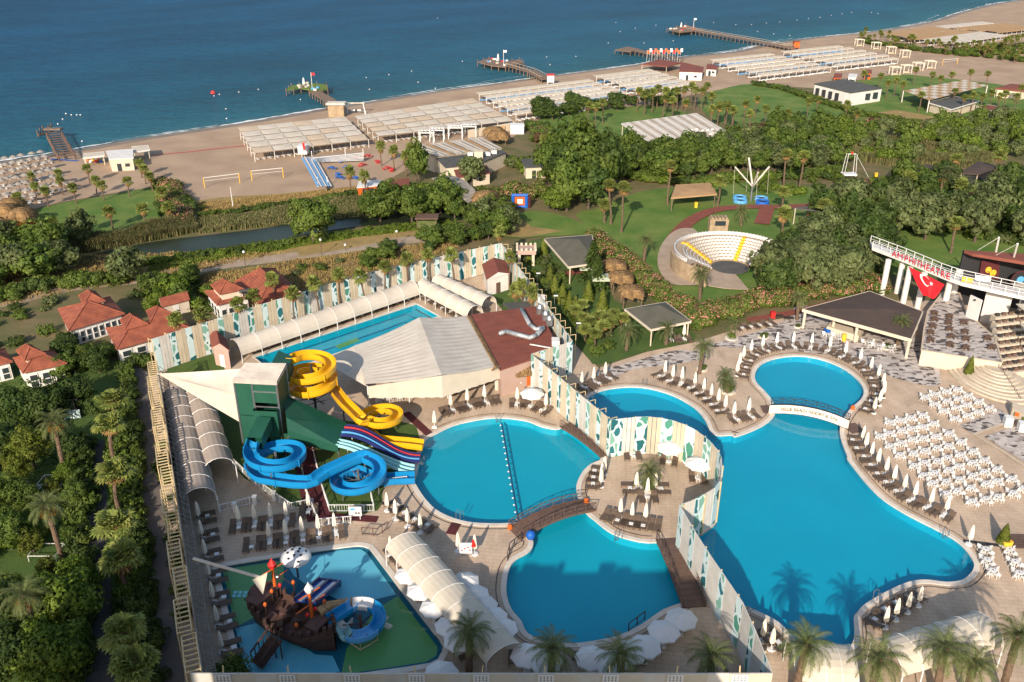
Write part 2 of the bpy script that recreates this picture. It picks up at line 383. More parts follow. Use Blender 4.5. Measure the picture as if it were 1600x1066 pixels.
# --- sea
offs = [-1.5,0,3,8,16,30,55,100,200,500,1500,5000,12000]
mb = MB(); nS = len(shore)
for d in offs: mb.v += [Vector((p.x+sea_n.x*d, p.y+sea_n.y*d, -.5)) for p in shore]
for j in range(len(offs)-1):
    for i in range(nS-1): mb.f.append((j*nS+i, j*nS+i+1, (j+1)*nS+i+1, (j+1)*nS+i)); mb.m.append(0)
def seamat():
    m = mat('sea_water', (.01,.06,.1), .3, spec=.12); n = m.node_tree.nodes; l = m.node_tree.links; n.remove(n['Principled BSDF'])
    b = n.new('ShaderNodeBsdfDiffuse'); gl = n.new('ShaderNodeBsdfGlossy'); gl.inputs['Roughness'].default_value = .12; mxs = n.new('ShaderNodeMixShader'); mxs.inputs[0].default_value = .11
    l.new(b.outputs[0], mxs.inputs[1]); l.new(gl.outputs[0], mxs.inputs[2]); l.new(mxs.outputs[0], n['Material Output'].inputs[0])
    at = n.new('ShaderNodeAttribute'); at.attribute_name = 'offshore'
    r = n.new('ShaderNodeValToRGB'); e = r.color_ramp.elements; e[0].color = (.032,.095,.11,1); e[1].color = (.005,.055,.122,1); e[1].position = 1
    x = e.new(.12); x.color = (.011,.082,.118,1); x = e.new(.4); x.color = (.007,.070,.122,1)
    l.new(at.outputs['Fac'], r.inputs[0])
    tc = n.new('ShaderNodeTexCoord'); mp = n.new('ShaderNodeMapping'); ang = math.atan2(sd.y, sd.x)
    mp.inputs['Rotation'].default_value = (0,0,-ang); l.new(tc.outputs['Object'], mp.inputs[0])
    mp2 = n.new('ShaderNodeMapping'); mp2.inputs['Scale'].default_value = (.45,1,1); l.new(mp.outputs[0], mp2.inputs[0])
    a = n.new('ShaderNodeTexNoise'); a.inputs['Scale'].default_value = .2; a.inputs['Detail'].default_value = 9; a.inputs['Roughness'].default_value = .62; l.new(mp2.outputs[0], a.inputs['Vector'])
    bp = n.new('ShaderNodeBump'); bp.inputs['Strength'].default_value = 1.0; bp.inputs['Distance'].default_value = 3.2
    l.new(a.outputs[0], bp.inputs['Height']); l.new(bp.outputs[0], b.inputs['Normal']); l.new(bp.outputs[0], gl.inputs['Normal'])
    s2 = n.new('ShaderNodeTexNoise'); s2.inputs['Scale'].default_value = .02; s2.inputs['Detail'].default_value = 5; l.new(mp2.outputs[0], s2.inputs['Vector'])
    hs = n.new('ShaderNodeHueSaturation'); mr = n.new('ShaderNodeMapRange'); mr.inputs[1].default_value = .3; mr.inputs[2].default_value = .7; mr.inputs[3].default_value = .95; mr.inputs[4].default_value = 1.45
    l.new(s2.outputs[0], mr.inputs[0]); l.new(mr.outputs[0], hs.inputs['Value']); l.new(r.outputs[0], hs.inputs['Color']); l.new(hs.outputs[0], b.inputs['Color'])
    return m
M['sea'] = seamat()
o = struct('sea', mb, 'sea', smooth=True)
atr = o.data.attributes.new('offshore', 'FLOAT', 'POINT')
atr.data.foreach_set('value', [min(1.0, max(0, d)/260)**.6 for d in offs for _ in range(nS)])
# --- surf foam along the waterline
mb = MB(); random.seed(3)
M['foam'] = mat('sea_foam', (.72,.74,.74), .7, (.55,.6,.62), .8)
fl = resample(shore, 1.2)
fl = [p for p in fl if -260 < p.x < 620]
for row, (o0, wmax, keep) in enumerate(((.3, 1.7, .99), (2.6, .8, .42), (5.0, .5, .2))):
    ph = random.random()*9
    for i in range(len(fl)-1):
        s = i*.05+ph; k = .5+.5*math.sin(s*1.3)*math.cos(s*.37+1)
        if row and k < 1-keep: continue
        wv = lambda q: wmax*(.45+.35*math.sin(q*.09+row)+.3*math.sin(q*.31)+.25*math.sin(q*1.7))
        ce = lambda q: o0+.8*math.sin(q*.021+row)+.4*math.sin(q*.083)+.25*math.sin(q*.9)
        a0, a1 = ce(i), ce(i+1); w0, w1 = max(.12, wv(i)), max(.12, wv(i+1))
        p, q = fl[i], fl[i+1]
        mb.face([p+sea_n*(a0-w0/2)+Vector((0,0,.06)), q+sea_n*(a1-w1/2)+Vector((0,0,.06)), q+sea_n*(a1+w1/2)+Vector((0,0,.06)), p+sea_n*(a0+w0/2)+Vector((0,0,.06))])
struct('surf_foam', mb, 'foam', 'stuff')
# --- wall lines (ground position of the mural walls, from their top edges)
wallC = [G(830,553,HW), G(868,584,HW), G(912,621,HW), G(955,656,HW)]
wallD = catmull([G(a,b,HW) for a,b in ((955,656),(1000,651),(1030,652.5),(1058,659),(1086,671),(1114,694),(1126,712),(1128,727),(1126,750),(1116,763),(1086,780),(1062,789))], 3)
wallE = [G(1062,789,HW), G(1085,829,HW), G(1110,868,HW), G(1161,942,HW), G(1185,996,HW), G(1207,1052,HW)]
wallA = catmull([G(a,b,HW) for a,b in ((237,530),(290,513),(345,496),(420,472),(528,440),(600,421),(700,398),(783,380))], 4)
wallB = [G(783,380,HW), G(895,533,HW)]
wallK = [G(895,533,HW), G(830,553,HW)]
wallF = [G(297,1052,HW), G(1207,1052,HW)]
# --- pool outlines
z620 = lambda L: GL(Z(620,640,Q,L)); z780 = lambda L: GL(Z(780,780,Q,L)); z6 = lambda L: GL(Z(880,600,Q,L))
z3 = lambda L: GL(Z(1150,520,Q,L)); z5 = lambda L: GL(Z(1300,560,Q,L)); z7 = lambda L: GL(Z(1300,760,Q,L)); z4 = lambda L: GL(Z(1150,860,Q,L))
slide_pool = z620([(240,255),(205,330),(185,450),(150,590),(165,640),(230,740),(330,840),(480,910),(640,945),(850,952),(1010,945)]) \
  + z780([(165,225),(270,330),(275,400),(230,450),(140,500),(85,570),(60,680),(60,800),(100,920),(180,1015)]) \
  + GL([(824,990),(854,1002),(895,1006),(935,1001),(969,993),(1003,976),(1037,953),(1071,937)]) \
  + z780([(1500,650),(1440,500),(1375,370),(1250,362),(1150,350),(1000,310),(900,260),(800,180),(720,110)]) \
  + z6([(130,960),(112,850),(160,740),(230,670),(320,612)]) + GL([(915,690),(886,668)]) \
  + z620([(1330,165),(1200,140),(1100,100),(950,75),(800,70),(650,90),(480,130),(350,190)])
sp = slide_pool; slide_pool = catmull(sp, 3, True)
wd_out = [Vector((p.x, p.y, 0)) for p in offset(wallD+[G(1000,760)], .12)[:len(wallD)]]
main_a = z6([(185,128),(300,62),(450,32),(600,25),(750,45),(900,90),(1020,150),(1120,220),(1190,310),(1225,390),(1290,430),(1400,425),(1599,385)])[:-1] \
  + z3([(0,865),(150,810),(260,750),(318,690),(322,640),(300,565),(240,490),(165,410),(158,340),(200,270),(300,222),(450,196),(600,200),(750,235),(880,290),(980,360),(1045,430),(1066,500),(1040,560),(960,630),(908,700),(868,790),(880,900),(930,1030)]) \
  + z5([(130,840),(220,960)]) + z7([(310,0),(420,105),(560,198),(700,275),(850,350),(1000,430),(1100,510),(1165,600),(1187,660),(1160,725),(1080,785),(950,800),(800,782),(680,790),(560,830),(400,910),(270,990),(215,1050)]) \
  + z4([(985,560),(990,680),(970,780),(900,838),(800,860),(680,850),(560,800),(450,700),(350,600),(200,520),(75,465)])
main_pool = catmull(main_a, 3)
we = [G(1161,942,HW), G(1110,868,HW), G(1085,829,HW)]
main_pool += [Vector((p.x+.25, p.y+.1, 0)) for p in we] + wd_out[::-1] + [Vector((p.x+.2, p.y+.15, 0)) for p in (wallC[2],)]
kids_px = [(341,893),(344,888),(352,884),(450,868),(538,855),(563,853),(574,856),(583,864),(640,940),(688,1002),(692,1014),(688,1024),(672,1037),(584,1050),(470,1068),(388,1078),(376,1036),(355,950)]
kids_pool = catmull(GL(kids_px), 2, True)
lane_pool = GL([(397,558),(651,475),(686,494),(432,586)])
# --- deck with the pools cut out, land with the deck cut out
deck_px = [(232,590),(250,740),(278,980),(300,1180),(1750,1180),(1950,800),(1850,560),(1690,490),(1480,470),(1380,470),(1180,505),(1085,535),(1010,550),(935,575),(905,545),(860,500),(785,424),(702,440),(603,464),(533,485),(430,513),(305,557)]
deck = GL(deck_px)
land = inl + [Vector((2500,1700,0)), Vector((2500,-200,0)), Vector((-900,-200,0))]
struct('ground', MB().poly(land, [deck]), 'scrub')
mb = MB()
for a, b, c, d in zip(inl, inl[1:], shore[1:], shore): mb.face([a, b, c+Vector((0,0,-.0)), d])
for i in range(nS-1):
    a, b = shore[i], shore[i+1]; mb.face([a, b, b+sea_n*12-Vector((0,0,1)), a+sea_n*12-Vector((0,0,1))])
struct('beach_slope', mb, 'wet')
struct('pool_deck', MB().poly(deck, [slide_pool, main_pool, kids_pool, lane_pool]), 'deck')
def pool(name, line, depth, floor_m='poolfloor', cope=.5, wl=-.10, closed_cope=True, skip=None, cz=.05):
    n = len(line)
    mb = MB()
    for i in range(n):
        a, b = line[i], line[(i+1) % n]; mb.face([a, b, b-Vector((0,0,depth)), a-Vector((0,0,depth))])
    mb.poly([Vector((p.x, p.y, -depth)) for p in line])
    struct(name+'_basin', mb, floor_m)
    struct(name+'_water', MB().poly([Vector((p.x, p.y, wl)) for p in line]), 'water')
    ou = offset(line, cope); inn = offset(line, -.04); mb = MB()
    for i in range(n):
        j = (i+1) % n
        if skip and (skip(line[i]) or skip(line[j])): continue
        a, b, c, d = inn[i].copy(), inn[j].copy(), ou[j].copy(), ou[i].copy()
        for p in (a, b, c, d): p.z = cz
        mb.face([a, b, c, d]); a2, b2, c2, d2 = (Vector((p.x, p.y, -.09)) for p in (a, b, c, d))
        mb.face([a, b, b2, a2]); mb.face([d, c, Vector((c.x,c.y,-.01)), Vector((d.x,d.y,-.01))])
    struct(name+'_coping', mb, 'cope')
def near_line(line, dist):
    def f(p):
        for a, b in zip(line, line[1:]):
            a2 = Vector((a.x,a.y,0)); d = Vector((b.x-a.x,b.y-a.y,0)); t = max(0, min(1, (p-a2).dot(d)/max(1e-6, d.length_squared)))
            if (p-a2-d*t).length < dist: return True
        return False
    return f
gapA = [(G(864,808),3.2),(G(1055,893),2.0),(G(1060,905),1.8),(G(1045,870),1.5),(G(915,690),3.5)]
pool('slide_pool', slide_pool, 1.0, 'poolfloor2', skip=lambda p: any((p-c).length < r for c, r in gapA))
nl = near_line(wallD+wallE[:4], 1.0); nl2 = near_line(wallC, 1.2)
pool('main_pool', main_pool, 1.0, skip=lambda p: nl(p) or nl2(p))
pool('kids_pool', kids_pool, .35, 'poolnavy', cope=.55, wl=-.12)
pool('lane_pool', lane_pool, 1.0, 'poolfloor2', cope=.7)
# overflow gutter: a thin dark slot on the deck around the rims
def gutter(line, skip):
    ou, o2 = offset(line, .95), offset(line, 1.03); mb = MB(); n = len(line)
    for i in range(n):
        j = (i+1) % n
        if not (skip(line[i]) or skip(line[j])) and (ou[i]-ou[j]).length < 4: mb.face([Vector((p.x,p.y,.075)) for p in (ou[i],ou[j],o2[j],o2[i])])
    struct('gutter_slot', mb, 'dkmetal')
gutter(main_pool, lambda p: nl(p) or nl2(p)); gutter(slide_pool, lambda p: any((p-c).length < r+1 for c, r in gapA))
# painted floors
kz = lambda L, z: [Vector((p.x,p.y,z)) for p in GL(Z(330,840,4.324,L), -.34)]
sheet('kids_pool_green_paint', kz([(80,235),(110,210),(250,190),(490,155),(490,290),(330,520),(160,610),(120,400)], 0), -.335, 'poolgreen')
sheet('kids_pool_blue_paint', kz([(500,165),(880,85),(1010,80),(1055,110),(1250,385),(1100,420),(860,420),(660,330),(560,260)], 0), -.335, 'poolblue')
sheet('kids_pool_blue_paint', kz([(165,615),(300,580),(400,580),(700,790),(820,800),(870,905),(600,960),(260,1000)], 0), -.335, 'poolblue')
sheet('kids_pool_green_paint', kz([(1260,395),(1530,740),(1520,800),(1450,840),(1100,895),(880,925),(915,750),(1110,490)], 0), -.335, 'poolgreen')
def strip(name, pts, width, z, m):
    mb = MB(); P = [Vector((p.x,p.y,z)) for p in pts]; S = []
    for i in range(len(P)):
        d = (P[min(i+1, len(P)-1)]-P[max(i-1, 0)]).normalized(); S.append(Vector((-d.y, d.x, 0))*width/2)
    for i in range(len(P)-1): mb.face([P[i]-S[i], P[i+1]-S[i+1], P[i+1]+S[i+1], P[i]+S[i]])
    return struct(name, mb, m)
lp = lambda L: GL(L, -1.0)
strip('pool_lane_line', lp([(430,560),(635,491),(655,501)]), .3, -.99, 'poolline')
strip('pool_lane_line', lp([(430,574),(608,513),(632,503),(648,512)]), .3, -.985, 'poolline')
for k in range(5): strip('pool_lane_line', lp([(641+k*6,479+k*3.3),(659+k*6,489+k*3.3)]), .22, -.98, 'poolline')
sheet('pool_green_paint', lp([(523,541),(557,528),(563,533),(530,545)]), -.97, 'poolgreen')
# --- layers of ground cover
SZ = [.02]
def layer(name, px, m, dz=.012):
    SZ[0] += dz; return sheet(name, catmull(GL(px), 3, True) if len(px) > 6 else GL(px), SZ[0], m)
sand_in = [(1600,160),(1480,135),(1400,118),(1340,125),(1290,140),(1180,130),(1120,141),(1000,165),(850,182),(800,215),(700,245),(640,262),(600,285),(550,296),(400,310),(312,335),(300,345),(285,330),(270,295),(240,292),(170,303),(95,316),(30,332),(0,340),(-300,390),(-600,440)]
mb = MB(); sp_ = GL([(1900,190)]+sand_in+[(-900,480)], .02)
mb.poly([Vector((p.x,p.y,.02)) for p in inl]+sp_)
struct('beach', mb, 'sand')
layer('dry_grass_strip', [(306,316),(350,308),(450,302),(545,292),(600,285),(610,292),(560,304),(450,320),(370,333),(320,338),(300,330)], 'dry')
layer('lawn', [(30,338),(95,318),(170,306),(240,293),(262,300),(290,330),(300,350),(200,365),(90,372),(40,365)], 'lawn')
layer('lawn', [(850,182),(930,172),(1000,166),(1060,172),(1130,200),(1100,215),(1050,232),(930,238),(860,225),(845,205)], 'lawn')
layer('lawn', [(1120,142),(1180,131),(1260,145),(1290,160),(1380,182),(1400,195),(1340,205),(1240,205),(1180,205),(1120,190),(1090,160)], 'lawn')
layer('lawn', [(1300,140),(1390,118),(1450,120),(1600,140),(1600,180),(1450,190),(1350,175)], 'lawn')
layer('dry_lawn', [(1350,180),(1400,172),(1490,188),(1500,196),(1440,205),(1370,190)], 'dry')
layer('garden_lawn', [(930,365),(900,335),(940,325),(1000,300),(1100,290),(1180,285),(1300,295),(1360,290),(1480,290),(1600,280),(1600,420),(1400,430),(1200,460),(1060,500)], 'lawn')
layer('grass_field', [(840,330),(900,345),(935,365),(850,370),(800,372),(760,360),(790,340)], 'lawn')
layer('dry_field', [(735,345),(800,330),(830,355),(880,362),(820,372),(740,365)], 'dry')
layer('dry_verge', [(0,400),(180,400),(300,395),(480,372),(580,365),(720,352),(720,372),(600,395),(540,425),(440,440),(330,452),(230,478),(120,500),(0,560)], 'dry')
layer('scrub_verge', [(-100,450),(230,440),(330,425),(430,408),(540,395),(640,380),(740,365),(780,378),(700,398),(528,440),(345,496),(237,530),(200,560),(-100,600)], 'scrub')
trk = catmull(GL([(-120,494),(0,475),(110,450),(230,436),(330,418),(430,405),(530,392),(600,381),(680,372),(740,364)]), 5)
SZ[0] += .012; strip('dirt_track', trk, 4.2, SZ[0], 'track')
layer('sandy_bank', [(455,385),(520,370),(585,368),(600,378),(540,390),(470,402)], 'dry')
canal = catmull(GL([(-80,440),(100,420),(232,392),(330,379),(420,368),(480,356),(560,345),(650,340),(740,333)]), 5)
M['canal'] = mat('canal_water', (.016,.024,.014), .35, (.026,.034,.018), .08, .15, .8, spec=.12)
SZ[0] += .012; strip('canal', canal, 9.0, SZ[0], 'canal')
# left: service road, dark lane, garden
layer('left_garden', [(-200,560),(150,560),(200,570),(240,1080),(-300,1200)], 'lawnd')
SZ[0] += .012; sheet('service_road', GL([(203,560),(232,585),(250,740),(278,980),(300,1180),(244,1180),(222,880),(205,640)]), SZ[0], 'asph')
sheet('garden_lane', GL([(137,690),(162,690),(172,860),(184,1180),(132,1180),(136,860)]), SZ[0], 'asphd')
# --- inside the walls: sheets over the deck
SZ[0] = .015
layer('slide_lawn', [(340,640),(380,600),(440,640),(560,660),(650,665),(640,735),(600,760),(590,798),(505,806),(470,796),(425,770),(365,730)], 'lawnd')
layer('wall_lawn', [(262,575),(330,548),(345,560),(352,580),(300,588),(258,590)], 'lawnd')
layer('wall_lawn', [(757,455),(800,440),(880,530),(845,560),(800,500)], 'lawnd')
layer('terrace_garden', [(790,428),(905,545),(935,570),(1010,550),(1085,532),(1060,505),(960,470),(930,380),(850,372),(800,395)], 'lawnd')
layer('bar_paving', [(1230,500),(1260,478),(1425,520),(1470,600),(1400,592),(1290,555),(1160,545),(1110,540),(1180,520)], 'paving')
layer('garden_paving', [(925,585),(1010,560),(1060,548),(1110,555),(1060,570),(990,578),(940,600)], 'paving')
layer('court_paving', Z(1300,560,Q,[(1060,570),(1400,425),(1530,515),(1170,632)]), 'paving')
layer('court_paving', Z(1300,560,Q,[(1270,660),(1620,540),(1760,620),(1760,1000),(1590,862)]), 'paving')
SZ[0] += .01; strip('kerb', GL(Z(1300,560,Q,[(1800,960),(1600,905),(1450,800),(1180,640),(1530,515)])), .5, .14, 'kerb')
strip('drain_grating', GL([(1505,846),(1570,854)]), .5, .06, 'dkmetal'); 
for k in range(9): strip('timber_step', GL([(1572+k*.3,836+k*2.6),(1660,838+k*2.6)]), .22, .07+.004*k, 'brmetal')
layer('red_path', [(1170,505),(1240,494),(1380,455),(1378,450),(1240,485),(1165,498)], 'redpave')
layer('red_path', [(880,425),(925,421),(925,428),(880,432)], 'redpave')
# red brick garden paths (outside the walls)
SZ[0] = .30
gp = catmull(GL([(1052,375),(1075,350),(1110,332),(1160,325),(1230,325),(1330,320),(1370,318)]), 5); strip('red_garden_path', gp, 3.0, .31, 'redpave')
strip('red_garden_path', GL([(1190,352),(1196,335),(1199,322)]), 3.2, .32, 'redpave')
sheet('red_garden_court', GL([(1342,282),(1390,284),(1415,300),(1395,310),(1366,308)]), .33, 'redpave')
strip('red_garden_path', catmull(GL([(1500,312),(1540,300),(1580,290),(1640,284)]),4), 2.5, .34, 'redpave')
M['amphi'] = mat('amphi_paving', (.36,.28,.21), .85, (.30,.23,.17), .5)
sheet('amphitheatre_forecourt', catmull(GL([(1030,425),(1028,400),(1040,375),(1062,360),(1090,365),(1080,420),(1110,440),(1150,450),(1100,448),(1050,447)]),3,True), .35, 'amphi')
# ================================================================ MURAL WALLS
def vpanel(a, b, z0, z1, th, front):
    """upright panel from a to b; face towards 'front' carries material 0, the rest material 1"""
    mb = MB(); a = Vector((a.x,a.y,0)); b = Vector((b.x,b.y,0)); d = (b-a); L = d.length; d.normalize(); n = Vector((-d.y, d.x, 0))
    if n.dot(front-a) < 0: n = -n
    f0, f1, k0, k1 = a+n*th/2, b+n*th/2, a-n*th/2, b-n*th/2
    U = lambda p, z: Vector((p.x, p.y, z))
    uv = [(0,z0),(L,z0),(L,z1),(0,z1)]
    mb.face([U(f0,z0),U(f1,z0),U(f1,z1),U(f0,z1)], uv); mb.mi = 1
    mb.face([U(k1,z0),U(k0,z0),U(k0,z1),U(k1,z1)], uv)
    mb.face([U(f0,z1),U(f1,z1),U(k1,z1),U(k0,z1)]); mb.face([U(f0,z0),U(f0,z1),U(k0,z1),U(k0,z0)]); mb.face([U(f1,z1),U(f1,z0),U(k1,z0),U(k1,z1)])
    return mb
def mural_wall(label, line, front, h=HW, mod=(1.0, 1.5), mats=('mural','board'), back='boardw', both=False, brace=True, top=None, start=0):
    line = [Vector((p.x,p.y,0)) for p in line]
    t = thing('mural_wall', label, 'wall', line[0]); L = sum((b-a).length for a, b in zip(line, line[1:]))
    pts = []; s = 0.0; k = start
    while s < L-.3: pts.append((s, k % len(mod))); s += mod[k % len(mod)]; k += 1
    cuts = [p for p, _ in pts]+[L]
    def at(d):
        for a, b in zip(line, line[1:]):
            l = (b-a).length
            if d <= l+1e-4: return a.lerp(b, min(1, d/max(l,1e-6)))
            d -= l
        return line[-1].copy()
    for i, (s0, kind) in enumerate(pts):
        a, b = at(s0), at(cuts[i+1]); dd = (b-a).normalized()
        th = .10 if kind == 0 else .06+.012*(i % 3)
        m = mats[kind]
        if m == 'board':
            w = (b-a).length; q = 3
            for j in range(q):
                p0, p1 = a.lerp(b, j/q), a.lerp(b, (j+1)/q)
                vpanel(p0+dd*.03, p1-dd*.03, .05, h-.02*(j % 2), th-.01*(j % 2), front).build('board', ['board' if (i//2) % 5 else 'boardw', back], t)
        else: vpanel(a+dd*.02, b-dd*.02, .05, h, th, front).build('mural_panel', [m, m if both else back], t)
        if i % 2 == 0:
            n = Vector((-dd.y, dd.x, 0)); n = -n if n.dot(front-a) > 0 else n
            MB().box(Vector((a.x,a.y,h/2))+n*.14, (.12,.12,h), math.atan2(dd.y,dd.x)).build('post', 'beigesteel', t)
            if brace:
                f = MB(); q = a+n*.2
                f.bar(q+Vector((0,0,h-.3)), q+n*1.1+Vector((0,0,h-.3)), .08); f.bar(q+n*1.1+Vector((0,0,h-.3)), q+n*1.1, .08); f.bar(q+Vector((0,0,h*.5)), q+n*1.1+Vector((0,0,h*.5)), .08)
                f.build('brace', 'beigesteel', t)
    return t
mural_wall('long curved leaf-mural wall behind the lane pool and its arched canopy', wallA, G(500,560))
mural_wall('straight leaf-mural wall running beside the red-roofed kitchen', wallB, G(760,520), mats=('mural','board'))
mural_wall('short leaf-mural wall closing the corner by the thatched snack bar', wallK, G(860,650), mod=(1.1,1.3), brace=False)
mural_wall('leaf-mural wall with a footbridge along its foot, beside the slide pool', wallC, G(860,680), mod=(.9,1.5))
mural_wall('round leaf-mural wall curving around the palm island', wallD, G(1000,740), mod=(1.5,1.6), both=True, brace=False)
mural_wall('pale canvas wall with leaf panels between the two large pools', wallE, G(950,900), mod=(1.2,2.2), mats=('mural','boardw'), brace=False)
# near screen at the foot of the hotel
t = thing('screen_wall', 'cream canvas screen wall with perforated plates and short poles on top', 'wall', wallF[0])
nF = 27
for i in range(nF):
    a = wallF[0].lerp(wallF[1], i/nF); b = wallF[0].lerp(wallF[1], (i+1)/nF); a.z = b.z = 0
    vpanel(a, b, 0, HW-.02*(i % 2), .10+.02*(i % 2), G(800,1400)).build('canvas_panel', ['cream' if i % 3 else 'boardw','boardw'], t)
    if i % 3 == 1:
        c = a.lerp(b, .5)+Vector((0,-.12,HW-.45)); p = MB().box(c, (1.3,.05,.75)); pl = p.build('perforated_plate', 'plastic', t)
        q = MB()
        for u in range(4):
            for v in range(3): q.box(c+Vector((-.42+.28*u,-.035,-.2+.2*v)), (.09,.03,.09))
        q.build('plate_holes', 'dkmetal', t)
        MB().bar(a.lerp(b,.5)+Vector((0,-.05,HW-1)), a.lerp(b,.5)+Vector((random.uniform(-.2,.2),.25,HW+.55)), .09).build('pole', 'beigesteel', t)
# left boundary fence: grey boards with a beige steel ladder truss on top
fl0, fl1 = G(237,620), G(300,1130)
fd = (fl1-fl0).normalized(); fn = Vector((-fd.y, fd.x, 0)); fn = fn if fn.x > 0 else -fn
t = thing('boundary_fence', 'long grey boarded fence braced by beige steel ladder frames beside the service road', 'fence', fl0)
LF = (fl1-fl0).length; nb = int(LF/1.6)
for i in range(nb):
    a = fl0+fd*(i*1.6)+fn*1.5; b = fl0+fd*((i+1)*1.6-.06)+fn*1.5
    vpanel(a, b, 0, 4.6+.05*(i % 2), .06+.02*(i % 2), G(500,800)).build('board', ['grayboard','grayboard'], t)
nfr = 13
for i in range(nfr):
    a = fl0+fd*(LF*i/nfr); b = fl0+fd*(LF*(i+1)/nfr-.25); zt = 5.2+.1*(i % 3); f = MB()
    off0 = fn*(.05 if i % 2 else .3)
    for s in (0, 1.15): f.bar(a+off0+fn*s+Vector((0,0,zt)), b+off0+fn*s+Vector((0,0,zt)), .10)
    k = 7
    for j in range(k+1):
        p = a.lerp(b, j/k)+off0+Vector((0,0,zt)); f.bar(p, p+fn*1.15, .09)
    for p in (a, b): f.bar(p+off0+Vector((0,0,0)), p+off0+Vector((0,0,zt)), .09); f.bar(p+off0+fn*1.15+Vector((0,0,0)), p+off0+fn*1.15+Vector((0,0,zt)), .09)
    f.build('ladder_frame', 'beigesteel', t)
    f = MB(); zt2 = 3.4
    for s in (1.9, 2.5): f.bar(a+fn*s+Vector((0,0,zt2)), b+fn*s+Vector((0,0,zt2)), .06)
    for j in range(k*2+1):
        p = a.lerp(b, j/k/2)+Vector((0,0,zt2)); f.bar(p+fn*1.9, p+fn*2.5, .06); 
        if j % 3 == 0: f.bar(p+fn*2.5, p+fn*2.5-Vector((0,0,zt2)), .06)
    for j in range(0, k, 2): f.bar(a.lerp(b, j/k)+fn*1.6+Vector((0,0,4.4)), a.lerp(b, j/k)+fn*2.5+Vector((0,0,zt2)), .05)
    f.build('inner_brace', 'grayboard', t)
# ================================================================ ARCHED CANOPIES
def barrel(label, p0, p1, width, eave, rise, npan, m='canvas', posts=True, lean=0.0, name='arched_canopy', closed_low=None):
    p0 = Vector((p0.x,p0.y,0)); p1 = Vector((p1.x,p1.y,0)); d = (p1-p0).normalized(); n = Vector((-d.y, d.x, 0)); L = (p1-p0).length
    t = thing(name, label, 'canopy', p0)
    def arc(c, k=10, extra=0.0):
        return [c+n*(-math.cos(math.pi*j/k)*(width/2+extra))+Vector((0,0,eave+lean*math.cos(math.pi*j/k)+math.sin(math.pi*j/k)*(rise+extra))) for j in range(k+1)]
    for i in range(npan):
        mb = MB(); sub = 3
        for q in range(sub):
            sag = lambda u: -.05*math.sin(math.pi*u)
            u0, u1 = q/sub, (q+1)/sub
            A, B = arc(p0+d*(L*(i+u0)/npan), extra=sag(u0)), arc(p0+d*(L*(i+u1)/npan), extra=sag(u1))
            for j in range(len(A)-1): mb.face([A[j],A[j+1],B[j+1],B[j]])
        mb.build('canopy_panel', m, t)
    for i in range(npan+1):
        A = arc(p0+d*(L*i/npan), 10, .02); r = MB()
        for a, b in zip(A, A[1:]): r.tube(a, b, .035, n=5)
        r.build('rib', 'plastic', t)
        if posts:
            for e in (A[0], A[-1]): MB().tube((e.x,e.y,0), e, .06, n=6).build('post', 'plastic', t)
    return t
barrel('long arched white canopy along the lane pool beside the curved mural wall', G(364,549,1.8).lerp(G(372,537,1.8),.4), G(651,459,1.8).lerp(G(640,443,1.8),.5), 3.6, 1.2, 2.0, 10)
ca, cb = G(661,445,2.2), G(742,487,2.2)
barrel('arched white canopy next to the lane pool end', ca, cb, 3.2, 1.5, 1.7, 5)
barrel('arched white canopy on the far side of its twin behind the lane pool', G(685,437,2.2), G(764,472,2.2), 3.2, 1.5, 1.7, 5)
barrel('long taupe arched canopy next to the boarded fence', G(276,620,2.3), G(312,782,2.3), 3.6, 2.3, 1.6, 9, 'greycanvas')
barrel('shorter taupe arched canopy beside the slide lawn', G(309,622,2.3), G(343,735,2.3), 3.6, 2.3, 1.6, 6, 'greycanvas')
c0 = G(628,842,2.6); c1 = G(788,1018,2.6)
barrel('cream arched canopy between the kids pool and the middle pool', c0, c1, 3.7, 2.1, 1.05, 8, 'cream')
barrel('cream arched canopy behind the palms by the main pool', G(1235,1032,2.3), G(1332,1040,2.3), 4.4, 2.2, 1.3, 4, 'cream')
barrel('slanting cream arched canopy above the striped garden strip', G(1385,1030,2.4), G(1540,985,2.4), 4.0, 2.3, 1.5, 5, 'cream')
# ================================================================ POOL FURNITURE
def sunbed_proto():
    p = Proto(); f = MB()
    f.box((0,.32,.32), (.66,1.3,.06)); 
    for x in (-.28,.28):
        for y in (.9,-.25): f.box((x,y,.15), (.06,.06,.3))
        f.bar((x,.95,.29),(x,-.95,.29),.05)
    p.add('bed_frame', f, 'rattan')
    b = MB(); b.bar((0,-.33,.34),(0,-.98,.66),.64,.06); p.add('backrest', b, 'rattan'); return p
def closed_umb_proto():
    p = Proto(); p.add('base', MB().lathe([(0.02,.16),(.34,.14),(.4,0)][::-1], 10), 'plastic'); p.add('pole', MB().tube((0,0,.1),(0,0,2.5),.035,n=6), 'white')
    c = MB(); prof = [(.10,.75),(.24,.8),(.27,1.1),(.21,1.7),(.15,2.2),(.03,2.52),(0,2.55)]
    i = len(c.v); nn = 12
    for r, z in prof:
        for k in range(nn): q = r*(1 if k % 2 else .72); c.v.append(Vector((q*math.cos(math.pi*2*k/nn), q*math.sin(math.pi*2*k/nn), z)))
    for j in range(len(prof)-1):
        for k in range(nn): a = j*nn; c.f.append((a+k, a+(k+1)%nn, a+nn+(k+1)%nn, a+nn+k)); c.m.append(0)
    p.add('folded_canopy', c, 'umb'); return p
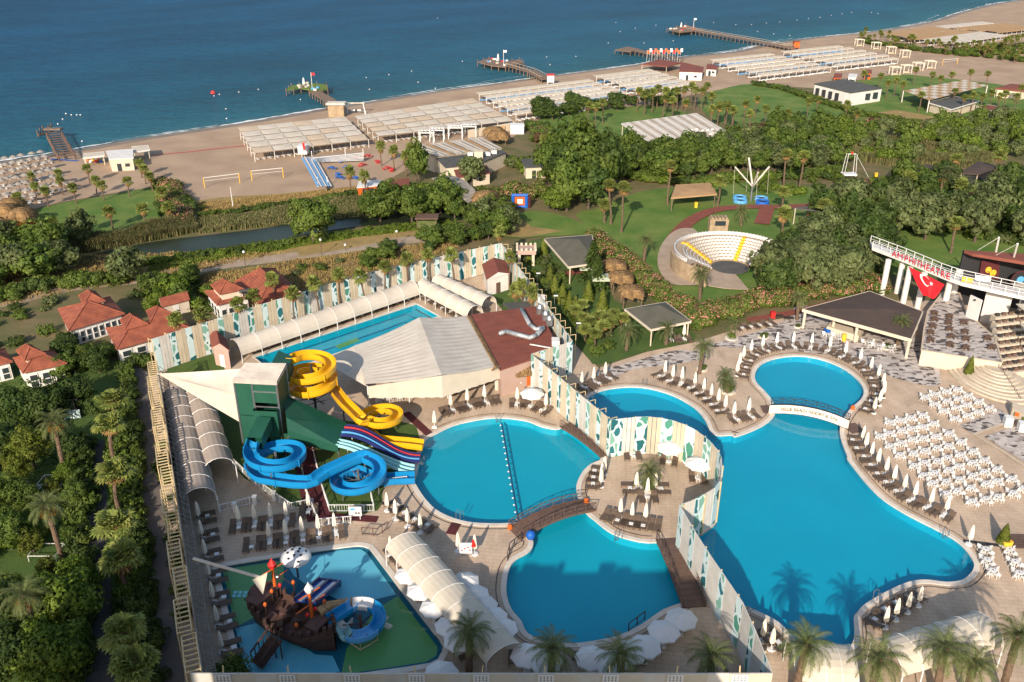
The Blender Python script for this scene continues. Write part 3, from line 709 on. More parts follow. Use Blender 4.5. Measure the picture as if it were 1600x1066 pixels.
def open_umb_proto(r=1.65):
    p = Proto(); p.add('base', MB().lathe([(.4,0),(.34,.14),(.02,.16)], 10), 'plastic'); p.add('pole', MB().tube((0,0,.1),(0,0,2.6),.035,n=6), 'white')
    c = MB(); n = 8
    for k in range(n):
        a0, a1 = 2*math.pi*k/n, 2*math.pi*(k+1)/n; am = (a0+a1)/2
        P = lambda a, q, z: Vector((q*math.cos(a), q*math.sin(a), z))
        e0, e1, em = P(a0,r,2.0), P(a1,r,2.0), P(am,r*.9,2.02); m0, m1, mm = P(a0,r*.5,2.42), P(a1,r*.5,2.42), P(am,r*.46,2.38); tp = Vector((0,0,2.72))
        c.face([e0,em,mm,m0]); c.face([em,e1,m1,mm]); c.face([m0,mm,tp]); c.face([mm,m1,tp])
        c.face([e0,em,em-Vector((0,0,.18)),e0-Vector((0,0,.18))]); c.face([em,e1,e1-Vector((0,0,.18)),em-Vector((0,0,.18))])
    p.add('canopy', c, 'umbw'); return p
def side_table_proto():
    p = Proto(); m = MB().box((0,0,.4),(.46,.46,.04))
    for x in (-.17,.17):
        for y in (-.17,.17): m.box((x,y,.19),(.05,.05,.38))
    return p.add('table', m, 'plastic')
def chair_proto():
    m = MB(); m.box((0,0,.43),(.46,.46,.04)); m.bar((0,-.22,.42),(0,-.32,.86),.46,.04)
    for x in (-.22,.22):
        m.bar((x,.2,.43),(x*1.1,.24,0),.05); m.bar((x,-.2,.43),(x*1.1,-.27,0),.05); m.bar((x,.2,.64),(x,-.28,.66),.06,.04); m.bar((x,.19,.43),(x,.19,.64),.04)
    return Proto().add('chair', m, 'plastic')
def table_proto():
    m = MB().lathe([(.0,.70),(.46,.70),(.48,.72),(.46,.745),(0,.745)], 16)
    for k in range(4): a = math.pi/4+k*math.pi/2; m.bar((.25*math.cos(a),.25*math.sin(a),.7),(.36*math.cos(a),.36*math.sin(a),0),.05)
    p = Proto(); p.add('table_top', m, 'plastic'); p.add('ashtray', MB().lathe([(.07,.745),(.08,.80),(0,.80)], 8), 'dkmetal'); return p
BED, CU, OU, ST, CH, TB = sunbed_proto(), closed_umb_proto(), open_umb_proto(), side_table_proto(), chair_proto(), table_proto()
def lounge(line, n, toward, where, beds=2, pitch=None, open_at=(), umb=True, gap=.72, group=None, skip=(), shift=-.75):
    """n umbrellas along a line with beds on both sides, feet towards 'toward'; where: what they stand beside"""
    line = [Vector((p.x,p.y,0)) for p in line]
    for i, (c, d) in enumerate(along(line, n)):
        nrm = Vector((-d.y, d.x, 0)); nrm = nrm if nrm.dot(toward-c) > 0 else -nrm
        rz = math.atan2(nrm.y, nrm.x)-math.pi/2+random.uniform(-.05,.05)
        if umb and i not in skip:
            if i in open_at: OU.place('open_umbrella', 'open white umbrella '+where, 'umbrella', c+nrm*shift*.5, random.random(), 1, 'open umbrellas '+where)
            else: CU.place('folded_umbrella', 'folded cream umbrella '+where, 'umbrella', c+nrm*shift, random.random(), random.uniform(.95,1.04), 'folded umbrellas '+where)
        ST.place('side_table', 'small white side table '+where, 'table', c+nrm*random.uniform(.1,.5)+d*random.uniform(-.1,.1), rz, 1, 'side tables '+where)
        for s in ((-1,1) if beds == 2 else ((-1.5,-.5,.5,1.5) if beds == 4 else (1,))):
            off = (gap if beds == 2 else gap*1.05)*s if beds != 4 else (.72+(.74 if abs(s) > 1 else 0))*(1 if s > 0 else -1)
            BED.place('sunbed', 'brown rattan sunbed '+where, 'sunbed', c+d*off+nrm*random.uniform(-.08,.08), rz+random.uniform(-.04,.04), 1, 'sunbeds '+where)
mainc = G(1250,780); roundc = G(1262,615)
lounge(catmull(z3([(45,395),(62,320),(90,255),(140,205),(210,170),(300,145),(400,130),(520,127),(620,135),(720,155),(800,180),(890,215),(970,250),(1040,295),(1100,350),(1145,410),(1170,470),(1172,530),(1125,620),(1070,685)]),4), 17, roundc, 'around the round pool past the lettered bridge')
lounge(catmull(GL(Z(1060,350,2.961,[(-100,700),(-40,735),(30,752),(90,785),(140,825),(180,860),(205,885)])),4), 8, G(1010,640), 'on the outer shore of the pool behind the round mural wall')
lounge(GL(Z(1060,350,2.961,[(235,918),(370,890)])), 2, G(1200,690), 'on the rounded deck tip before the lettered bridge')
lounge(GL([(905,612),(960,590)]), 3, G(1000,640), 'in the shade beside the short corner mural wall')
lounge(catmull(z5([(190,665),(205,730),(250,800),(310,885),(380,960),(440,1030)])+z7([(560,65),(640,125),(740,170),(830,215),(920,255),(985,290)]),4), 10, mainc, 'along the main pool by the white dining tables')
lounge(catmull(GL(Z(530,350,2.961,[(490,880),(560,860),(640,840),(720,825)])),4), 3, G(790,720), 'on the slide pool shore before the tent', beds=4)
lounge(catmull(GL(Z(530,350,2.961,[(790,842),(880,848),(965,880)])),4), 3, G(790,720), 'on the slide pool shore before the thatched snack bar', open_at=(1,))
lounge(catmull(z620([(-60,790),(60,905),(170,965),(290,1020)]),4), 4, G(780,740), 'between the slide pool and the cream arched canopy')
lounge(z6([(300,720),(265,800),(255,880)]), 3, G(890,760), 'on the left shore of the palm island')
lounge(z780([(935,165),(1080,205),(1265,235)]), 3, G(940,870), 'on the island shore facing the middle pool', beds=4, gap=.6)
for (a, b), rz in zip([(555,885),(815,890),(705,965)], (R(90), R(-90), R(180))):
    c = GL(Z(880,600,Q,[(a,b)]))[0]; f = Vector((-math.sin(rz), math.cos(rz), 0)); sd_ = Vector((f.y,-f.x,0))
    CU.place('folded_umbrella', 'folded cream umbrella beside the island palm', 'umbrella', c-f*.7, 0, 1, 'folded umbrellas by the island palm')
    ST.place('side_table', 'small white side table beside the island palm', 'table', c, 0, 1, 'side tables by the island palm')
    for s in (-1,1): BED.place('sunbed', 'brown rattan sunbed beside the island palm', 'sunbed', c+sd_*.75*s, rz, 1, 'sunbeds by the island palm')
lounge(z6([(510,610),(640,610)]), 1, G(990,780), 'under the inner face of the round mural wall')
lounge(z6([(800,650),(955,670)]), 1, G(1000,780), 'below the painted fern on the round mural wall', open_at=(0,))
lounge(z6([(1050,790),(1190,800)]), 1, G(1000,800), 'at the end of the round mural wall', open_at=(0,))
z8 = lambda L: GL(Z(340,700,Q,L))
lounge(z8([(110,680),(640,625)]), 4, G(450,900), 'on the upper row of the grey deck by the kids pool', beds=2, gap=.62)
lounge(z8([(690,560),(830,545)]), 1, G(450,900), 'by the foot of the maroon stair path')
lounge(z8([(225,835),(390,815),(910,740),(1050,720)]), 6, G(450,900), 'on the lower row of the grey deck by the kids pool', skip=(0,), gap=.66)
lounge(catmull(GL([(612,858),(640,893),(675,940),(705,985),(735,1030)]),3), 9, G(520,960), 'under the cream arched canopy by the kids pool', umb=False)
def ub(a, b): p = G(a, b, 2.3); return Vector((p.x, p.y, 0))
CU.place('folded_umbrella', 'folded cream umbrella at the upper end of the cream arched canopy', 'umbrella', G(611,868))
for a, b in ((638,890),(657,915),(678,942),(702,970),(716,993)): OU.place('open_umbrella', 'open white umbrella on the kids pool side of the cream arched canopy', 'umbrella', ub(a,b), a, .85, 'open umbrellas on the kids pool side')
for a, b in ((727,900),(742,921),(755,938),(770,956),(786,974)): OU.place('open_umbrella', 'open white umbrella on the deck side of the cream arched canopy', 'umbrella', ub(a,b), a, .85, 'open umbrellas on the deck side of the canopy')
for a, b in ((824,1018),(853,1027),(925,1022),(987,1012),(1008,1004),(1038,980),(1065,961),(689,1046),(955,1030)): OU.place('open_umbrella', 'open white umbrella in the shade below the middle pool', 'umbrella', ub(a,b), a, .92, 'open umbrellas below the middle pool')
for i in range(12): BED.place('sunbed', 'brown rattan sunbed in the shade below the middle pool', 'sunbed', G(800+i*24, 1032+6*math.sin(i)-max(0,i-8)*13), R(10*i), 1, 'sunbeds below the middle pool')
lounge([fl0+fd*(LF*.50)+fn*4.0, fl0+fd*(LF*.97)+fn*4.0], 8, G(450,960), 'between the boarded fence and the kids pool')
lounge(catmull(GL(Z(1150,860,Q,[(1130,640),(1230,560),(1330,500),(1440,430),(1520,400)])),3), 4, G(1250,940), 'on the deck bulge by the bottom of the main pool')
lounge(GL(Z(1150,860,Q,[(230,700),(380,830)])), 2, G(1250,940), 'in the corner behind the canvas wall end')
lounge(GL([(384,553),(440,533),(520,508),(585,486),(645,466)]), 13, G(560,545), 'along the lane pool under the long arched canopy', umb=False)
lounge(GL([(657,462),(735,505)]), 7, G(640,500), 'beside the lane pool end canopy', umb=False)
lounge(GL(Z(1060,350,2.961,[(270,490),(440,465)])), 4, G(1200,600), 'before the oleander hedge by the red path', umb=False)
lounge(GL(Z(1060,350,2.961,[(-60,545),(60,540)])), 2, G(1040,640), 'before the olive garden tent')
CU.place('folded_umbrella', 'folded cream umbrella standing alone near the pot cypress and drain grating', 'umbrella', G(1513.5,851))
for a, b in ((679,668),(716,862),(742,866)): CU.place('folded_umbrella', 'folded cream umbrella standing by a maroon mat at the slide pool rim', 'umbrella', G(a,b), 0, 1, 'folded umbrellas by maroon mats')
# white plastic dining sets
def dining(px, where, rz0=None):
    for a, b in px:
        c = G(a, b); rz = R(28)+random.uniform(-.08,.08)
        TB.place('dining_table', 'round white plastic table '+where, 'table', c, rz, .8, 'dining tables '+where)
        for k in range(4):
            q = rz+math.pi/2*k+random.uniform(-.12,.12); d = Vector((math.cos(q), math.sin(q), 0))
            CH.place('plastic_chair', 'white plastic armchair '+where, 'chair', c+d*random.uniform(.48,.56), q+math.pi/2, .82, 'plastic chairs '+where)
dining(Z(1300,560,Q,[(770,345),(855,322),(945,297),(1040,282),(850,405),(950,380),(1045,360),(1130,335),(925,460),(1030,435),(1115,410),(1215,385),(1020,525),(1125,500),(1210,470),(1310,440)]), 'by the curved steps and crazy paving')
dining(Z(1300,560,Q,[(480,555),(570,540),(655,520),(750,500),(395,672),(475,650),(575,625),(665,610),(755,595),(840,565),(480,755),(570,730),(665,700),(755,690),(860,675),(970,650),(560,830),(670,815),(770,795),(865,770),(965,755),(1070,720),(680,920),(765,895),(870,880),(955,855),(1065,830),(1165,800),(760,1000),(850,980),(965,955),(1050,925),(1160,895),(1265,875),(830,1065),(945,1055),(1055,1035),(1165,1005),(1260,970),(1370,950),(945,1155),(1040,1130),(1150,1105),(1275,1070),(1370,1050),(1490,1030),(1160,1220),(1275,1200),(1375,1180),(1500,1150),(1590,1110)]), 'spread over the deck beside the main pool')
dining(Z(1300,760,Q,[(1272,555),(1285,645),(1330,735),(1470,560),(1515,660),(1550,755)]), 'at the tip of the main pool by the yellow bins')
# things on the deck
def lathe_thing(name, label, cat, loc, prof, m, n=10):
    o = MB().lathe(prof, n, loc).build(name, m, origin=loc, smooth=False); return tag(o, label, cat)
def ladder(loc, rz, where):
    m = MB(); c, s = math.cos(rz), math.sin(rz); P = lambda x, y, z: Vector(loc)+Vector((x*c-y*s, x*s+y*c, z))
    for x in (-.27,.27):
        q = [P(x,-.6,0),P(x,-.6,.75),P(x,-.3,.95),P(x,0,.8),P(x,.05,-.7)]
        for a, b in zip(q, q[1:]): m.tube(a, b, .03, n=5)
    for z in (-.15,-.45): m.bar(P(-.27,.05,z), P(.27,.05,z), .06)
    return tag(m.build('pool_ladder', 'steel', origin=loc), 'steel pool ladder '+where, 'ladder')
ladder(G(778,655), 0, 'on the slide pool shore at the end of the float line')
ladder(G(716,811), R(150), 'on the slide pool rim above the maroon mat')
ladder(G(1006,600), 0, 'behind the round mural wall')
ladder(G(1478,836), R(-40), 'on the main pool shore near the drain grating')
ladder(G(1367,937), R(110), 'on the main pool bulge below the palm shadow')
ladder(G(964,839), R(20), 'on the middle pool shore below the island sunbeds')
ladder(G(532,474), R(-15), 'on the long side of the lane pool')
for (a, b, c, d), nm in (((634,645,672,680), 'beside the yellow slide exit'), ((713,818,704,835), 'below the slide pool rim'), ((688,990,700,1004), 'by the cream canopy foot'), ((515,806,590,812), 'behind the white fence at the maroon path foot')):
    P, S = G(a,b), G(c,d); dd = (S-P).normalized(); s = Vector((-dd.y,dd.x,0))*.55
    tag(MB().prism([P-s, S-s, S+s, P+s], .0, .045).build('floor_mat', 'maroon', origin=P), 'maroon rubber floor mat '+nm, 'mat')
# lane rope
t = thing('float_line', 'dark float line with white floats across the slide pool', 'rope', G(786,659)); la, lb = G(784,661,-.08), G(811,818,-.08)
MB().tube(la, lb, .10, n=6).build('rope', 'poolline', t)
for i in range(16): MB().lathe([(0,-.1),(.13,0),(0,.12)], 6, la.lerp(lb,(i+.5)/16)+Vector((-.22,0,.03))).build('float', 'plastic', t)
# lifeguard board, bins, pots
t = thing('notice_board', 'white notice board with red marks by the slide pool rim', 'sign', G(728,868)); b = G(728,868)
MB().box(b+Vector((0,0,.95)), (1.3,.1,1.3)).build('board', 'plastic', t)
q = MB()
for i, x in enumerate((-.4,-.1,.25,.4)): q.box(b+Vector((x,-.06,.7+.2*(i%3))), (.18,.02,.14))
q.build('marks', 'red', t); MB().bar(b+Vector((.75,0,0)), b+Vector((.75,0,1.7)), .06).build('post', 'steel', t); MB().lathe([(.1,1.0),(.3,1.2),(.12,1.9),(0,2)],8,b+Vector((.8,.1,0))).build('red_parasol', 'red', t)
for x in (-.55,.55): MB().box(b+Vector((x,0,.15)), (.06,.5,.3)).build('foot', 'plastic', t)
for i, (a, b) in enumerate(((1570,858),(1575,857))): tag(MB().lathe([(.28,0),(.34,.9),(.3,.95),(0,.95)],10,G(a,b)).build('litter_bin','yellowp',origin=G(a,b)), 'yellow litter bin at the foot of the potted cypress', 'bin', 'yellow bins')
tag(MB().lathe([(.05,.0),(.4,.2),(.55,.6),(.35,1.0),(.0,1.1)],10,G(829,843)).build('blue_float','bluep',origin=G(829,843),smooth=True), 'round blue float ball by the footbridge end', 'float')
for a, b, w_ in ((797,827,'by the footbridge foot'),(916,786,'at the island end of the footbridge'),(1332,640,'beside the round pool rim')):
    tag(MB().lathe([(.2,0),(.32,.15),(.25,.5),(.12,.62),(0,.65)],8,G(a,b)).build('rescue_buoy','orange',origin=G(a,b)), 'orange rescue buoy '+w_, 'buoy')
# ================================================================ WATER SLIDES
def trough(mb, path, r=.62, wall=.5, th=.08, n=8, flat=False, bank=0.0):
    """open half-pipe swept along a 3-D path, with outer shell and rims"""
    P = [Vector(p) for p in path]; secs = []
    for i, p in enumerate(P):
        d = (P[min(i+1,len(P)-1)]-P[max(i-1,0)]); d.z *= 1; d.normalize()
        s = Vector((d.y, -d.x, 0)).normalized(); up = s.cross(d).normalized()
        if up.z < 0: up = -up
        row = []
        if flat: prof = [(-r,wall),(-r,0),(r,0),(r,wall)]
        else: prof = [(-r,wall)]+[(-r*math.cos(math.pi*k/n), wall*.0-.0+(-math.sin(math.pi*k/n))*r*.75+.0) for k in range(n+1)]+[(r,wall)]
        for x, z in prof: row.append(p+s*x+up*z)
        pr2 = [(x*(1+th/r), z-(th if abs(x) < r*.99 else 0)) for x, z in prof]
        secs.append((row, [p+s*x+up*z for x, z in pr2]))
    m = len(secs[0][0])
    for (a, ao), (b, bo) in zip(secs, secs[1:]):
        for k in range(m-1):
            mb.face([a[k],a[k+1],b[k+1],b[k]]); mb.face([ao[k+1],ao[k],bo[k],bo[k+1]])
        mb.face([a[0],b[0],bo[0],ao[0]]); mb.face([a[-1],ao[-1],bo[-1],b[-1]])
    return mb
def helix(c, r, a0, a1, z0, z1, n=40):
    return [Vector((c.x+r*math.cos(R(a0+(a1-a0)*i/n)), c.y+r*math.sin(R(a0+(a1-a0)*i/n)), z0+(z1-z0)*i/n)) for i in range(n+1)]
# steel supports under a slide path
def slide_posts(t, path, every, m='steel', r=.08):
    for i in range(2, len(path)-1, every):
        p = path[i]
        if p.z > .8: MB().tube((p.x,p.y,0), (p.x,p.y,p.z-.5), r, n=6).build('support_post', m, t)
def spider(t, c, h, rad, m='steel'):
    MB().tube((c.x,c.y,0), (c.x,c.y,h), .16, n=8).build('centre_column', m, t)
    for k in range(9):
        a = 2*math.pi*k/9; MB().bar((c.x,c.y,h*.35+.3*(k%3)), (c.x+rad*math.cos(a), c.y+rad*math.sin(a), h*.35+.5+.25*(k%2)), .09).build('spoke', m, t)
# --- yellow spiral slide
yc = G(487,580,7.6); yl = G(593,651,2.6)
t = thing('yellow_slide', 'yellow spiral water slide winding from the green tower to the pool', 'water slide', (yc.x,yc.y,0))
start = G(452,562,8.9)
pa = helix(yc, 2.45, 165, -688, 8.9, 4.5, 96)
mid = [G(535,627,4.5), G(553,645,4.0), G(566,658,3.6)]
pb = helix(yl, 2.3, -125, 235, 3.0, 1.7, 44)
end = [G(588,688,1.5), G(612,692,1.25), G(636,694,1.0), G(661,697,.8)]
path = catmull([start]+pa[::3]+mid+pb[::3]+end, 3)
mb = trough(MB(), path, .62, .55); mb.build('trough', 'yel', t, smooth=False)
for i in range(0, len(path)-1, 9):
    d = (path[i+1]-path[i]).normalized(); s = Vector((d.y,-d.x,0)).normalized()
    MB().bar(path[i]-s*.78+Vector((0,0,.5)), path[i]-s*.78-Vector((0,0,.4)), .09).build('flange', 'yel', t)
spider(t, yc, 8.6, 1.9, 'dkmetal'); spider(t, yl, 3.0, 1.8, 'dkmetal'); slide_posts(t, path[100:], 14, 'dkmetal')
# --- blue spiral slide
b1 = G(431,716,3.4); b2 = G(560,745,2.0)
t = thing('blue_slide', 'blue spiral water slide with two loops below the green tower', 'water slide', (b1.x,b1.y,0))
pa = helix(b1, 2.75, 172, 620, 4.5, 2.4, 54)
pb = helix(b2, 2.5, 95, -268, 2.9, 1.0, 44)
path = catmull([G(398,690,5.0)]+pa[::3]+[G(480,755,2.55),G(510,738,2.75)]+pb[::3]+[G(590,750,.85),G(620,749,.75),G(648,748,.7)], 3)
trough(MB(), path, .66, .55).build('trough', 'blu', t)
for i in range(4, len(path)-1, 9):
    d = (path[i+1]-path[i]).normalized(); s = Vector((d.y,-d.x,0)).normalized()
    MB().bar(path[i]+s*.8+Vector((0,0,.5)), path[i]+s*.8-Vector((0,0,.4)), .09).build('flange', 'blu', t)
spider(t, b1, 4.2, 2.0); spider(t, b2, 3.0, 1.8); slide_posts(t, path, 13)
# --- multi-lane slide and double cyan slide
def lanes(name, label, a0, a1, e0, e1, cols, wallm, h0, h1, drop=.0):
    """lanes side by side between edge lines a0->e0 and a1->e1"""
    t = thing(name, label, 'water slide', Vector((a0.x,a0.y,0))); n = len(cols); K = 14
    def pt(u, v):
        q = a0.lerp(a1, u).lerp(e0.lerp(e1, u), v); w = v*v*(3-2*v); q.z = h0+(h1-h0)*w+.25*math.sin(math.pi*v*2)*(h0>3); return q
    for k in range(n):
        mb = MB()
        for j in range(K):
            mb.face([pt(k/n,j/K), pt((k+1)/n,j/K), pt((k+1)/n,(j+1)/K), pt(k/n,(j+1)/K)])
        mb.build('lane', cols[k], t)
    for k in range(n+1):
        mb = MB()
        for j in range(K): mb.bar(pt(k/n,j/K)+Vector((0,0,.18)), pt(k/n,(j+1)/K)+Vector((0,0,.18)), .12, .38)
        mb.build('divider', wallm[k], t)
    for v in (.15,.4,.65,.9):
        p, q = pt(0,v), pt(1,v); f = MB(); f.bar(p-Vector((0,0,.2)), q-Vector((0,0,.2)), .12); f.tube(p-Vector((0,0,.2)), (p.x,p.y,0), .07, n=6); f.tube(q-Vector((0,0,.2)), (q.x,q.y,0), .07, n=6); f.build('trestle', 'steel', t)
lanes('racing_slide', 'dark blue multi-lane racing slide with red and pale blue dividers', G(541,667,3.2), G(532,682,3.2), G(658,712,.6), G(655,723,.6), ['navy','navy','navy','navy'], ['navy','redf','navy','lblue','navy'], 3.2, .6)
lanes('twin_slide', 'pale turquoise twin slide between the racing slide and blue slide', G(530,690,3.0), G(525,698,3.0), G(648,730,.6), G(647,742,.6), ['teal','teal'], ['cyan','cyan','cyan'], 3.0, .6)
# --- green tower
TH = 10.4
tc_ = [G(365,594,TH), G(431,597,TH), G(446,569,TH), G(384,568.5,TH)]       # front-left, front-right, back-right, back-left
gz = lambda p, z: Vector((p.x, p.y, z))
t = thing('slide_tower', 'tall green clad slide tower with a ribbed metal roof', 'tower', gz(tc_[0],0))
fl_, fr_, br_, bl_ = tc_
MB().face([gz(fl_,.02),gz(bl_,.02),gz(bl_,TH-.3),gz(fl_,TH-.3)]).build('side_wall', 'green', t)
MB().face([gz(bl_,.02),gz(br_,.02),gz(br_,TH-.3),gz(bl_,TH-.3)]).build('back_wall', 'green', t)
MB().face([gz(fr_,3.0),gz(br_,3.0),gz(br_,TH-.3),gz(fr_,TH-.3)]).build('side_wall', 'greend', t)
fm = fl_.lerp(fr_, .42)
MB().face([gz(fl_,.0),gz(fm,.0),gz(fm,TH-.3),gz(fl_,TH-.3)]).build('front_wall', 'green', t)
dv = (fr_-fl_).normalized(); fo = Vector((dv.y,-dv.x,0)); 
MB().face([gz(fm,TH-2.9),gz(fr_,TH-2.9),gz(fr_,TH-.3),gz(fm,TH-.3)]).build('front_panel', 'green', t)
MB().prism([gz(p,0) for p in (fl_,fr_,br_,bl_)], 5.6, 5.75, bottom=True).build('platform', 'greend', t)
bx = MB(); A, B = fm-fo*-.0+fo*.9, fr_+fo*.9
bx.face([gz(A,3.2),gz(B,3.2),gz(B,6.9),gz(A,6.9)]); bx.face([gz(fm,3.2),gz(A,3.2),gz(A,6.9),gz(fm,6.9)]); bx.face([gz(B,3.2),gz(fr_,3.2),gz(fr_,6.9),gz(B,6.9)]); bx.build('balcony_screen', 'green', t)
for p in (fl_,fr_,br_,bl_,fm): MB().tube(gz(p,0), gz(p,TH-.2), .12, n=6).build('corner_post', 'steel', t)
for z in (7.0, TH-.35, 9.0): MB().bar(gz(fm,z)+fo*.05, gz(fr_,z)+fo*.05, .12).build('rail', 'steel', t)
rf = MB(); N = 10
exp_ = lambda p: gz(p, 0)+(gz(p,0)-(gz(fl_,0)+gz(br_,0))/2)*.05
FL, FR, BR, BL = (exp_(p) for p in tc_)
for k in range(N):
    a, b = k/N, (k+1)/N; z = TH-.05; P = lambda u, v, zz: gz(FL.lerp(FR,u).lerp(BL.lerp(BR,u),v), zz)
    r0 = [P(0,a,z),P(1,a,z),P(1,(a*.35+b*.65),z+.2),P(0,(a*.35+b*.65),z+.2)]; rf.face(r0); rf.face([r0[3],r0[2],P(1,b,z),P(0,b,z)])
rf.prism([FL,FR,BR,BL], TH-.35, TH-.06, top=False, bottom=True); rf.build('ribbed_roof', 'roofmetal', t)
ob = G(412,556,9.4); MB().prism([gz(bl_.lerp(br_,.5),0), gz(br_,0), gz(G(458,562,9),0), gz(G(436,552,9),0)], 7.6, 9.4, bottom=True).build('slide_entry_box', 'greend', t)
def chute(name, top, bot, w_, h, m, parent, side=None):
    d = (bot-top); s = Vector((-d.y,d.x,0)).normalized()*w_/2; mb = MB(); up = Vector((0,0,h))
    T = [top-s, top+s, top+s+up, top-s+up]; B_ = [bot-s, bot+s, bot+s+up, bot-s+up]
    for i in range(4): mb.face([T[i],T[(i+1)%4],B_[(i+1)%4],B_[i]])
    mb.face(T[::-1]); return mb.build(name, m, parent)
chute('covered_chute', G(413,655,6.2)-Vector((0,0,1.2)), G(399,697,4.6)-Vector((0,0,.4)), 1.7, 1.5, 'green', t)
MB().prism([gz(G(425,700,2),0),gz(G(440,700,2),0),gz(G(440,690,2),0),gz(G(425,690,2),0)], 0, 3.4).build('stair_box', 'greend', t)
rw = [G(447,652,5.6), G(449,672,4.6), G(528,697,3.2), G(541,664,3.4)]
mb = MB(); mb.face([rw[0],rw[3],rw[2],rw[1]]); mb.face([rw[1],rw[2],rw[2]-Vector((0,0,.9)),rw[1]-Vector((0,0,1.6))]); mb.face([rw[2],rw[3],rw[3]-Vector((0,0,1)),rw[2]-Vector((0,0,.9))]); mb.build('ramp_cover', 'green', t)
mb = MB(); q0, q1, q2, q3 = G(447,652,5.7), G(441,615,6.6), G(541,660,4.5), G(541,664,3.4); mb.face([q0,q3,q2,q1]); mb.build('ramp_upper_cover', 'greend', t)
for a, b in ((rw[1],2),(rw[2],2),(rw[3],2)): MB().tube((a.x,a.y,0),(a.x,a.y,a.z-.8),.1,n=6).build('ramp_post','steel',t)
# shade sail
t = thing('shade_sail', 'large cream shade sail stretched from fence post to the green tower', 'shade sail', gz(G(247,584,5.3),0))
def sail(parent, name, A, B, C, m, n=10, sag=.5):
    mb = MB(); g = lambda i, j: A*(1-(i+j)/n)+B*(i/n)+C*(j/n)-Vector((0,0,sag*27*(1-(i+j)/n)*(i/n)*(j/n)+.25*sag*4*((i/n)*(1-(i+j)/n)+(j/n)*(1-(i+j)/n))*.6))
    for i in range(n):
        for j in range(n-i):
            mb.face([g(i,j),g(i+1,j),g(i,j+1)])
            if j < n-i-1: mb.face([g(i+1,j),g(i+1,j+1),g(i,j+1)])
    return mb.build(name, m, parent, smooth=True)
T0 = G(247,584,5.3); U0 = G(377,576,8.5); M0 = G(372,618,6.6); L0 = G(382,664,3.2)
sail(t, 'upper_cloth', T0, U0, M0, 'canvas', sag=.35); sail(t, 'lower_cloth', T0-Vector((0,0,.02)), L0, M0-Vector((0,0,.02)), 'cream', sag=.3)
MB().tube((T0.x,T0.y,0), T0, .12, n=6).build('mast', 'plastic', t)
# maroon stair path with rails in the slide lawn
mp_ = GL([(474,690),(478,720),(487,770),(500,813)]); strip('stair_path', mp_, 2.6, .10, 'maroon')
def railing(label, line, h=.95, m='plastic', step=1.6, name='railing', bars=True, z0=0.0, pick=.28):
    line = [Vector(p) for p in line]; t = thing(name, label, 'railing', line[0])
    zz = Vector((0,0,1))
    r = MB()
    for a, b in zip(line, line[1:]): r.bar(a+zz*h, b+zz*h, .07); r.bar(a+zz*.15, b+zz*.15, .05)
    r.build('rail', m, t)
    for p in resample(line, step)+[line[-1]]: MB().box(Vector((p.x,p.y,p.z+h/2)), (.09,.09,h)).build('post', m, t)
    if bars:
        q = MB()
        for p in resample(line, pick): q.bar(p+zz*.15, p+zz*h, .03)
        q.build('balusters', m, t)
    return t
railing('white railing on the tower side of the maroon stair path', GL([(466,690),(470,720),(478,770),(498,822),(548,818)]))
railing('white railing on the lawn side of the maroon stair path', GL([(487,690),(492,720),(505,770),(515,800),(585,800),(580,778)]))
railing('white railing between the slide lawn and the grey deck', GL([(361,723),(395,755),(430,780),(455,797),(490,790)]))
railing('low white railing on the pool side of the blue slide', GL([(583,752),(597,760),(636,755)]))
railing('low white gate railing on the grey deck near the taupe canopy', GL([(345,800),(400,786)]), pick=.4)
for (a, b), w_ in zip(((368,800),(399,789),(429,782)), ('lower end', 'middle', 'upper end')):
    p = G(a,b); m_ = MB().box(p+Vector((0,0,.55)), (.4,.4,1.1)); m_.box(p+Vector((0,0,1.15)), (.5,.5,.12)); tag(m_.build('gate_pillar','white',origin=p), 'short white gate pillar at the '+w_+' of the grey deck', 'pillar')
t = thing('info_board', 'white information board at the foot of the maroon stair path', 'sign', G(556,812)); p = G(556,812)
MB().box(p+Vector((0,0,1.1)), (1.4,.08,1.2)).build('panel', 'plastic', t); MB().box(p+Vector((-.25,-.05,1.4)), (.5,.02,.3)).build('print', 'lblue', t)
q = MB(); q.box(p+Vector((.1,-.05,.9)), (.2,.02,.2)); q.box(p+Vector((.4,-.05,.9)), (.2,.02,.2)); q.build('icons','black',t)
for x in (-.5,.5): MB().box(p+Vector((x,0,.3)), (.07,.07,.6)).build('post', 'plastic', t)
